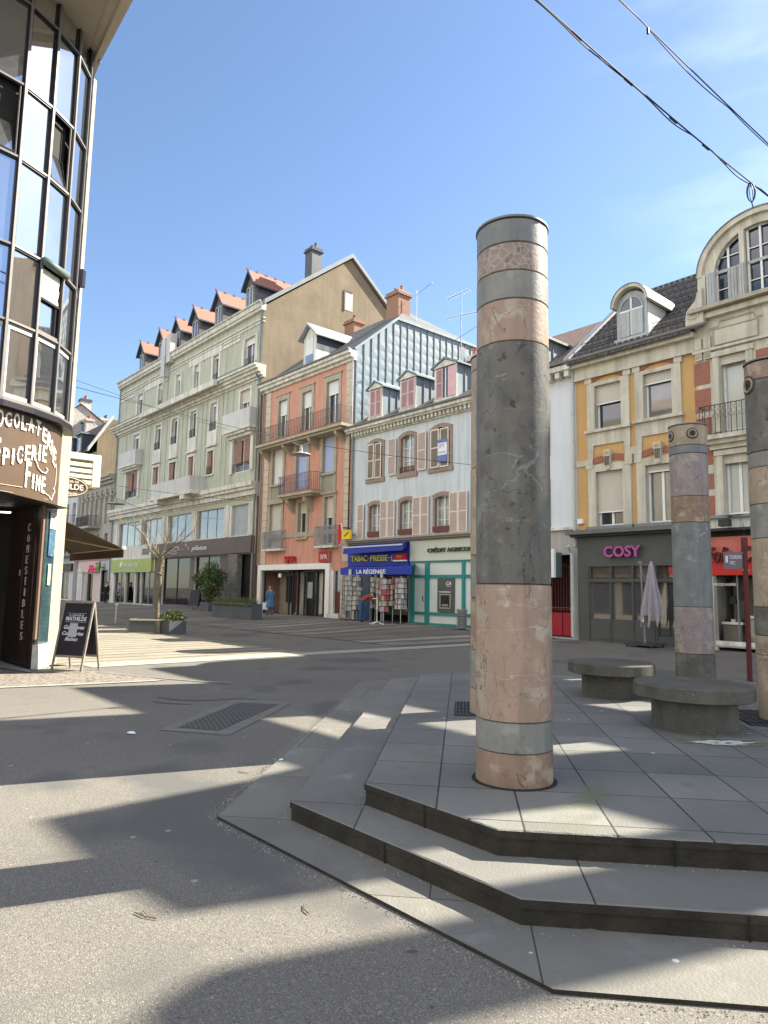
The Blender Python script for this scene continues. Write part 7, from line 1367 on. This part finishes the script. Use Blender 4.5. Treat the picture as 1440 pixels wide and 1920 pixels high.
# hanging signs on the pink house corner
t = thing('carrot_sign', 'red elongated lozenge tobacco sign projecting from the house corner', 'hanging sign', row(-13.05, -.5, 4.25), TH); mb = MB(); mb.yprism([(-.08, -.75), (.08, -.78), (.17, -.25), (.17, .3), (.06, .68), (-.1, .68)], -.28, .28, redm); mb.build('panel', t) if False else None
mb = MB(); M = Matrix.Rotation(R(38), 4, 'Z'); pts = [(-.03, -.5), (.09, -.5), (.19, -.13), (.19, .13), (.09, .5), (-.03, .5), (-.13, .13), (-.13, -.13)]; mb.yprism(pts, -.05, .05, redm); mb2 = MB(); mb2.yprism([(a*1.16-.005, b*1.05) for a, b in pts], -.035, .035, whitef); mb2.build('border', t); mb.build('panel', t); mb3 = MB(); mb3.box(.1, .14, .05, .55, .3, .34, dk); mb3.build('bracket', t)
t = thing('yellow_sign', 'small yellow box sign with a dark stroke beside the red lozenge sign', 'hanging sign', row(-12.48, -.5, 4.2), TH); mb = MB(); yl = mat('sign_yellow', (.72, .50, .01), .5); mb.box(-.32, .32, -.06, .06, -.22, .22, yl); mb.build('panel', t); mb = MB(); mb.tube([(-.12, -.07, -.06), (.2, -.07, .12)], .025, dk, 6); mb.build('stroke', t); mb = MB(); mb.box(-.02, .02, .06, .5, 0, .04, dk); mb.build('bracket', t)
# closed parasol
t = thing('parasol', 'closed lilac grey cantilever parasol on a square base in front of the grey cafe', 'parasol', (8.02, 21.15, 0), TH); fab = mat('lilac_grey_fabric', (.31, .285, .305), .85, scale=5, c2=(.23, .215, .23)); pgm = mat('parasol_pole', (.17, .18, .165), .5, metal=.2)
mb = MB(); mb.box(-.50, .42, -.42, .42, .06, .12, mat('parasol_base', (.045, .045, .045), .7)); [mb.lathe([(.03, 0), (.03, .06)], dk, (x, y, 0), 8) for x in (-.42, .34) for y in (-.36, .36)]; mb.build('base', t)
mb = MB(); mb.tube([(-.04, 0, .12), (-.07, 0, 1.2), (-.12, 0, 2.55)], .038, pgm, 10); mb.box(-.19, -.05, -.05, .05, 2.52, 2.60, pgm); mb.build('mast', t); mb = MB(); mb.tube([(-.09, 0, 2.35), (.16, 0, 1.5)], .012, pgm, 6); mb.tube([(-.1, 0, 2.5), (.2, 0, 2.48)], .014, pgm, 6); mb.build('strut', t); mb = MB(); mb.box(-.10, -.03, -.06, -.03, .75, .98, wm); mb.build('crank', t)
mb = MB(); nf = 8; prof = [(.02, 2.52), (.07, 2.48), (.10, 2.3), (.16, 1.9), (.22, 1.5), (.28, 1.15), (.30, .95)]
def pf(tt, z): k = min(1, (2.5-z)/1.1); return 1+.26*k*math.sin(nf*tt)+.06*math.sin(3*tt+z*2)
vs = []; seg = 72
for (r_, z) in prof:
    for k in range(seg): tt = 2*math.pi*k/seg; q = pf(tt, z); zz = z-(.38*max(0, math.sin(nf*tt+.4))*(1 if 1.2 < tt < 5.6 else .5) if z < 1.0 else 0); vs.append((.22+r_*q*math.cos(tt), r_*q*math.sin(tt), zz))
fs = [(i*seg+k, i*seg+(k+1) % seg, (i+1)*seg+(k+1) % seg, (i+1)*seg+k) for i in range(len(prof)-1) for k in range(seg)]; mb.raw(vs, fs, fab, True); mb.build('canopy', t); mb = MB(); mb.lathe([(.05, 2.5), (.045, 2.56), (.001, 2.6)], fab, (.22, 0, 0), 10); mb.build('finial', t)
# red sign post
t = thing('sign_post', 'dark red street post with a small grey direction plate near the right edge', 'sign post', (6.86, 13.05, 0), 0); rp_ = mat('dark_red_paint', (.085, .010, .012), .5); mb = MB(); mb.tube([(0, 0, 0), (0, 0, 2.62)], .048, rp_, 12); mb.build('post', t); mb = MB(); mb.lathe([(.056, 2.42), (.058, 2.44), (.058, 2.66), (.05, 2.68)], rp_, seg=12); mb.tube([(0, 0, 2.66), (0, 0, 2.95)], .004, dk, 4); mb.build('cap', t)
mb = MB(); gp = mat('plate_grey', (.13, .11, .115), .5); Mz = Matrix.Rotation(R(-12), 4, 'Z'); mb.box(-.38, -.04, -.012, .012, 2.08, 2.40, gp, Mz); pl_o = mb.build('direction_plate', t); mb = MB()
def Tp(txt, x0, x1, z0, z1): vs, fs = text_geo(txt, x1-x0, z1-z0, .004); mb.raw([Mz @ Vector((x0+v.x, -.014-v.z, z0+v.y)) for v in vs], fs, chalk)
Tp('TOURISME', -.28, -.06, 2.27, 2.34); Tp('WC', -.27, -.18, 2.16, 2.23); mb.lathe([(.001, 0), (.025, 0)], chalk, (-.33, -.0, 2.3), 8) if False else mb.box(-.345, -.305, -.016, -.013, 2.2, 2.33, chalk, Mz); mb.build('plate_lettering', pl_o, fix=False); mb = MB(); mb.tube([Mz @ Vector((-.06, -.02, 2.39)), Mz @ Vector((.06, -.02, 2.39))], .012, st_, 6); mb.tube([Mz @ Vector((-.06, -.02, 2.06)), Mz @ Vector((.06, -.02, 2.06))], .012, st_, 6); mb.build('clamps', t)
# hanging street lamp and cables
def cable(p, q, sag, r, label, name='overhead_cable', n=26, m=None, group='overhead cables'):
    p = Vector(p); q = Vector(q); pts = [p*(1-k/n)+q*(k/n)-Vector((0, 0, sag*4*(k/n)*(1-k/n))) for k in range(n+1)]; c = (p+q)/2; mb = MB(); mb.tube([a-c for a in pts], r, m or wireM, 6); o = mb.build(name); o.location = c; tag(o, label, 'cable', group); return o
def twisted(p, q, sag, r, label, tw, extra):
    p = Vector(p); q = Vector(q); n = 160; c = (p+q)/2; mb = MB(); ax = (q-p).normalized(); u = ax.cross(Vector((0, 0, 1))).normalized(); w = ax.cross(u)
    base = [p*(1-k/n)+q*(k/n)-Vector((0, 0, sag*4*(k/n)*(1-k/n)))-c for k in range(n+1)]
    mb.tube(base, r, wireM, 6); mb.tube([b+(u*math.cos(k*tw)+w*math.sin(k*tw))*r*2.1*(1 if k > 60 else 1.0)+Vector((0, 0, -.07*abs(math.sin(k*.13)))) for k, b in enumerate(base)], r*.8, wireM, 6); extra(mb, base, u, w); o = mb.build('overhead_cable'); o.location = c; tag(o, label, 'cable', 'overhead cables'); return o
def cray(px, py, dist): v = (Fv+Rv*((px-720)/1290)-Uv*((py-960)/1290)); return CAM+v*dist
def coilx(mb, base, u, w):
    i = 117; b = base[i]
    for k in range(4):
        a = k*.5; ax = (u*math.cos(a)+w*.2).normalized(); mb.tube([b+Vector((0, 0, -.22))+ax*(.07+.012*k)*math.cos(q*.524)+Vector((0, 0, .21*math.sin(q*.524))) for q in range(12)], .0085, wireM, 5, closed=True)
    mb.tube([b, b+Vector((0, 0, -.1))], .014, wireM, 5); mb.tube([b+Vector((0, 0, -.42)), b+Vector((.03, 0, -.55))], .012, wireM, 5)
    for k in (40, 52, 66, 78, 90, 100, 106): mb.tube([base[k]+Vector((0, 0, -.02)), base[k+2]+Vector((0, 0, -.02))], .022, wireM, 5)
p = Vector((2.04, 9.0, 10.04)); q = Vector((8.19, 14.0, 10.09)); d = q-p
twisted(p-d*.9+Vector((0, 0, .45)), q+d*.55+Vector((0, 0, .35)), .40, .013, 'thick twisted black cable with a hanging coil crossing the upper right sky', .30, coilx)
def clampx(mb, base, u, w): mb.tube([base[74]+Vector((0, 0, -.02)), base[74]+Vector((0, 0, -.11))], .02, wireM, 6)
p = Vector((3.25, 9.0, 10.07)); q = Vector((7.07, 12.0, 9.94)); d = q-p
twisted(p-d*1.6+Vector((0, 0, .3)), q+d*1.2+Vector((0, 0, .3)), .28, .010, 'thinner double cable nearest the upper right corner of the sky', .10, clampx)
lampP = Vector((-2.98, 24.0, 6.62)); a0 = Vector((-8.9, 17.2, 6.85)); b0 = row(-5.0, -.05, 6.72)
cable(a0, lampP+Vector((0, 0, .12)), .05, .010, 'thin wire from the left building to the hanging street lamp'); cable(lampP+Vector((0, 0, .12)), b0, .05, .010, 'thin wire from the hanging street lamp to the pale blue house')
cable((-9.4, 18.4, 4.55), row(-22.2, -.1, 6.75), .12, .010, 'lowest thin wire crossing in front of the sage green house'); cable((-8.8, 17.0, 7.05), row(-24, -.6, 11.2), .1, .008, 'upper thin wire reaching the sage green house')
t = thing('hanging_street_lamp', 'flat disc street lamp hanging on a wire in front of the pink house', 'street lamp', lampP); mb = MB(); lm = mat('lamp_grey', (.30, .31, .30), .45, metal=.3); mb.lathe([(.36, -.33), (.34, -.30), (.12, -.24), (.06, -.2), (.05, .0), (.001, .02)], lm, seg=28); mb.build('shade', t); mb = MB(); mb.lathe([(.001, -.36), (.26, -.35), (.35, -.335)], mat('lamp_lens', (.35, .33, .28), .3), seg=28); mb.build('lens', t); mb = MB(); mb.tube([(-.3, 0, .12), (0, 0, .0), (.3, 0, .12)], .015, lm, 5); mb.build('yoke', t)
t = thing('hanging_street_lamp', 'small far disc lamp in front of the ornate stone house', 'street lamp', (-14.55, 37.0, 6.3)); mb = MB(); mb.lathe([(.5, -.33), (.46, -.28), (.1, -.22), (.05, .0), (.001, .02)], lm, seg=20); mb.build('shade', t); cable(Vector((-14.55, 37.0, 6.3)), row(-33, -.8, 6.6), .1, .012, 'thin wire holding the far disc lamp')
# antennas
t = thing('antenna', 'roof television antenna with a small dish between the zinc wall and the big column', 'antenna', row(-10.2, 5, 10.7), TH); am = mat('aluminium_tube', (.28, .29, .30), .5, metal=.4); mb = MB(); mb.tube([(0, 0, 0), (0, 0, 6.7)], .028, am, 6)
mb.tube([(-.95, 0, 6.55), (.55, 0, 6.62)], .018, am, 5); [mb.tube([(x, -.22, 6.57), (x, .22, 6.57)], .01, am, 4) for x in fr(-.9, .5, .2)]
mb.tube([(-1.1, 0, 5.5), (1.1, 0, 5.2)], .018, am, 5); [mb.tube([(x, -.18, 5.35-.13*x), (x, .18, 5.35-.13*x)], .01, am, 4) for x in fr(-1.05, 1.05, .16)]; mb.tube([(-.5, 0, 4.1), (1.3, 0, 4.5)], .015, am, 5); mb.build('mast', t)
mb = MB(); mb.raw([Vector((.18+.32*math.cos(a)*.5, -.05, 3.2+.38*math.sin(a))) for a in [2*math.pi*k/16 for k in range(16)]], [tuple(range(16))], mat('dish_white', (.6, .6, .58), .5)); mb.build('dish', t, fix=False)
t = thing('antenna', 'small antenna beside the red brick chimney of the pink house', 'antenna', row(-13.2, 4.6, 16.8), TH); mb = MB(); mb.tube([(0, 0, -.3), (0, 0, 1.5)], .02, am, 5); mb.tube([(-.1, 0, 1.2), (1.2, 0, 1.55)], .015, am, 5); mb.build('mast', t)
t = thing('antenna', 'faint thin antenna above the farthest roofs at the left', 'antenna', row(-50.6, 6, 18.0), TH); mb = MB(); mb.tube([(0, 0, -.5), (0, 0, 2.6)], .03, am, 5); mb.tube([(-.2, 0, 2.4), (1.6, 0, 2.4)], .02, am, 4); mb.tube([(-.2, 0, .9), (1.2, 0, .8)], .02, am, 4); mb.build('mast', t)

# ================================================================ PEOPLE
skin = mat('skin', (.50, .30, .21), .6, var=.05)
def body(name, J, E, R_, zones, parent):
    """one continuous skinned figure; J joints, E edges, R_ radii, zones: function(point, nearest joint name) -> material"""
    names = list(J); idx = {n: i for i, n in enumerate(names)}; me = bpy.data.meshes.new('fig'); me.from_pydata([J[n] for n in names], [(idx[a], idx[b]) for a, b in E], [])
    ob = bpy.data.objects.new('fig', me); col.objects.link(ob); sk = ob.modifiers.new('s', 'SKIN'); sk.use_smooth_shade = True
    for i, n in enumerate(names): v = me.skin_vertices[0].data[i]; r = R_[n]; v.radius = r if isinstance(r, tuple) else (r, r); v.use_root = (n == 'pelvis')
    ss = ob.modifiers.new('u', 'SUBSURF'); ss.levels = 2; ss.render_levels = 2; dg = bpy.context.evaluated_depsgraph_get(); dg.update(); m2 = bpy.data.meshes.new_from_object(ob.evaluated_get(dg)); bpy.data.objects.remove(ob)
    m2.materials.clear(); mats = []; 
    for p in m2.polygons:
        c = p.center; m_ = zones(c, min(names, key=lambda n: (Vector(J[n])-c).length))
        if m_ not in mats: mats.append(m_); m2.materials.append(m_)
        p.material_index = mats.index(m_); p.use_smooth = True
    o = bpy.data.objects.new(name, m2); col.objects.link(o); o.parent = parent; return o
def person(x, y, rz, H, label, top, bot, shoe, hair, pose='walk', coat=0.0, bag=None, extra=None, z=None):
    z = gzh(x, y) if z is None else z; t = thing('person', label, 'person', (x, y, z), rz); s = H/1.72
    st_ = .20 if pose == 'walk' else .06
    J = {'pelvis': (0, 0, .93), 'waist': (0, 0, 1.08), 'chest': (0, -.01, 1.28), 'neck': (0, 0, 1.45), 'head0': (0, .015, 1.53), 'head': (0, .02, 1.62), 'crown': (0, .01, 1.69),
         'hipL': (-.10, 0, .88), 'hipR': (.10, 0, .88), 'kneeL': (-.10, st_*.6, .50), 'kneeR': (.10, -st_*.15, .49), 'ankL': (-.10, st_*.75, .09), 'ankR': (.10, -st_*1.2, .12), 'toeL': (-.11, st_*.75+.16, .035), 'toeR': (.11, -st_*1.2+.15, .04),
         'shL': (-.18, 0, 1.40), 'shR': (.18, 0, 1.40), 'elL': (-.24, -.04, 1.13), 'elR': (.24, .0, 1.13), 'wrL': (-.24, .06, .88), 'wrR': (.24, .10, .90), 'haL': (-.235, .09, .80), 'haR': (.235, .13, .82)}
    if pose == 'bend':
        J.update({'waist': (0, .10, 1.03), 'chest': (0, .30, 1.15), 'neck': (0, .45, 1.20), 'head0': (0, .52, 1.20), 'head': (0, .60, 1.17), 'crown': (0, .66, 1.14), 'shL': (-.18, .40, 1.18), 'shR': (.18, .40, 1.18), 'elL': (-.22, .50, .95), 'elR': (.22, .55, .98), 'wrL': (-.18, .68, .80), 'wrR': (.18, .74, .92), 'haL': (-.16, .74, .74), 'haR': (.16, .80, .88), 'kneeL': (-.1, .06, .50), 'kneeR': (.1, .02, .49), 'ankL': (-.1, .0, .09), 'ankR': (.12, -.03, .09), 'toeL': (-.11, .16, .035), 'toeR': (.13, .13, .035)})
    if pose == 'stoop': J.update({'chest': (0, .06, 1.27), 'neck': (0, .12, 1.42), 'head0': (0, .16, 1.48), 'head': (0, .19, 1.55), 'crown': (0, .20, 1.62), 'shL': (-.18, .09, 1.37), 'shR': (.18, .09, 1.37)})
    cw_ = 1.0+coat
    Rr = {'pelvis': (.15*cw_, .12*cw_), 'waist': (.135*cw_, .11*cw_), 'chest': (.16*cw_, .12*cw_), 'neck': .055, 'head0': .065, 'head': (.082, .095), 'crown': .06, 'hipL': .10, 'hipR': .10, 'kneeL': .062, 'kneeR': .062, 'ankL': .042, 'ankR': .042, 'toeL': .035, 'toeR': .035, 'shL': .065*cw_, 'shR': .065*cw_, 'elL': .05*cw_, 'elR': .05*cw_, 'wrL': .032*cw_, 'wrR': .032*cw_, 'haL': .032, 'haR': .032}
    J = {k: Vector(v)*s for k, v in J.items()}; Rr = {k: (tuple(q*s for q in v) if isinstance(v, tuple) else v*s) for k, v in Rr.items()}
    E = [('pelvis', 'waist'), ('waist', 'chest'), ('chest', 'neck'), ('neck', 'head0'), ('head0', 'head'), ('head', 'crown'), ('pelvis', 'hipL'), ('pelvis', 'hipR'), ('hipL', 'kneeL'), ('hipR', 'kneeR'), ('kneeL', 'ankL'), ('kneeR', 'ankR'), ('ankL', 'toeL'), ('ankR', 'toeR'), ('chest', 'shL'), ('chest', 'shR'), ('shL', 'elL'), ('shR', 'elR'), ('elL', 'wrL'), ('elR', 'wrR'), ('wrL', 'haL'), ('wrR', 'haR')]
    def zones(c, n):
        if n in ('head', 'head0', 'crown', 'neck', 'haL', 'haR'): return skin
        if n in ('toeL', 'toeR', 'ankL', 'ankR') and c.z < .11*s: return shoe
        if n in ('shL', 'shR', 'elL', 'elR', 'wrL', 'wrR', 'chest', 'waist'): return top
        return bot
    b = body('body', J, E, Rr, zones, t)
    if coat:
        mb = MB(); c0 = J['pelvis']; prof = [(.175*s, J['waist'].z), (.19*s, .95*s), (.215*s, .75*s), (.24*s, (.48 if coat < .2 else .28)*s)]; mb.lathe([(r*cw_*.93, z_) for r, z_ in prof], top, (0, 0, 0), 20, rf=lambda a, z_: 1+.06*math.sin(5*a)-.22*abs(math.sin(a))); mb.build('coat_skirt', t)
    # face and hair
    hd = J['head']; dirf = Vector((0, 1, 0)) if pose != 'bend' else Vector((0, .3, -.95)).normalized(); up = Vector((0, 0, 1)) if pose != 'bend' else Vector((0, .95, .3)).normalized(); rt = Vector((1, 0, 0))
    mb = MB(); vs = []; fs = []; n1, n2 = 9, 16
    for i in range(n1+1):
        a = math.pi*.62*i/n1
        for k in range(n2):
            b_ = 2*math.pi*k/n2; v = rt*math.sin(a)*math.cos(b_)*.100+dirf*(math.sin(a)*math.sin(b_)*.112-.022)+up*(math.cos(a)*.115+.02)
            if math.sin(b_) > .3 and a > .95: v = v*.72
            vs.append(hd+v*s)
    for i in range(n1):
        for k in range(n2): fs.append((i*n2+k, i*n2+(k+1) % n2, (i+1)*n2+(k+1) % n2, (i+1)*n2+k))
    mb.raw(vs, fs, hair, True); mb.build('hair', t)
    mb = MB(); fc = hd-up*.015*s+dirf*.088*s; mb.raw([fc-up*.03*s-rt*.012*s, fc-up*.03*s+rt*.012*s, fc+up*.012*s, fc+dirf*.022*s-up*.022*s], [(0, 1, 3), (1, 2, 3), (2, 0, 3)], skin)
    for sx in (-1, 1): e = fc+rt*.03*s*sx+up*.012*s-dirf*.004*s; mb.box(-.009*s, .009*s, -.003, .003, -.005*s, .005*s, dk, Matrix.Translation(e))
    m_ = fc-up*.058*s-dirf*.004*s; mb.box(-.022*s, .022*s, -.003, .004, -.004*s, .004*s, mat('lips', (.35, .12, .10), .6), Matrix.Translation(m_)); mb.build('face', b)
    # fingers
    mb = MB()
    for hnd, wr, sx in (('haL', 'wrL', -1), ('haR', 'wrR', 1)):
        d = (J[hnd]-J[wr]).normalized(); sd = Vector((0, 1, 0))-d*d.y; sd = sd.normalized() if sd.length > .01 else Vector((1, 0, 0))
        for k, ln_ in enumerate((.055, .065, .062, .05)): o_ = J[hnd]+sd*(k-1.5)*.014*s+d*.015*s; mb.tube([o_, o_+d*ln_*.6*s, o_+d*ln_*s-Vector((sx*.014*s, 0, 0))], [.0085*s, .008*s, .006*s], skin, 5)
        o_ = J[hnd]+sd*.028*s-d*.02*s; mb.tube([o_, o_+(d+sd*.8).normalized()*.05*s], [.009*s, .007*s], skin, 5)
    mb.build('fingers', b)
    if extra: extra(t, J, s)
    return t
blk = mat('black_cloth', (.012, .012, .014), .9); navy = mat('dark_trousers', (.02, .022, .035), .9); cb = mat('steel_blue_coat', (.085, .17, .30), .85, scale=12, c2=(.06, .125, .23)); jeans = mat('blue_jeans', (.035, .10, .21), .9, scale=14); rust = mat('rust_red_shirt', (.30, .055, .03), .85); shoe = mat('dark_shoe', (.03, .025, .025), .6)
hdark = mat('dark_hair', (.02, .014, .01), .8); hgrey = mat('grey_hair', (.20, .19, .18), .8); lav = mat('lavender_shirt', (.22, .23, .40), .85)
def white_bag(t, J, s): mb = MB(); h = J['haL']; mb.box(h.x-.17, h.x+.13, h.y-.05, h.y+.05, h.z-.42, h.z-.06, mat('white_carrier_bag', (.72, .74, .80), .5)); mb.tube([h+Vector((-.07, 0, -.06)), h, h+Vector((.07, 0, -.06))], .008, whitef, 5); o = mb.build('carrier_bag', t)
person(-5.87, 36.45, math.atan2(.755, -.656)-math.pi/2-.15, 1.56, 'stooped grey haired person in a steel blue coat with a white carrier bag', cb, cb, shoe, hgrey, 'stoop', .18, extra=white_bag)
person(*row(-10.1, -1.5)[:2], TH-.75, 1.68, 'man in a rust red shirt and blue jeans bending over a card rack', rust, jeans, shoe, hdark, 'bend')
person(-22.4, 56.2, 2.9, 1.70, 'leftmost far pedestrian, dressed in a long black coat and walking', blk, blk, shoe, hdark, 'walk', .25)
person(-21.6, 56.8, 2.4, 1.62, 'far pedestrian in a lavender blue top and dark trousers, the middle of the three', lav, navy, shoe, hdark, 'walk')
person(-20.9, 58.6, .6, 1.66, 'rightmost far pedestrian, dressed in black in front of the olive green shop', blk, blk, shoe, hdark, 'stand', .2)
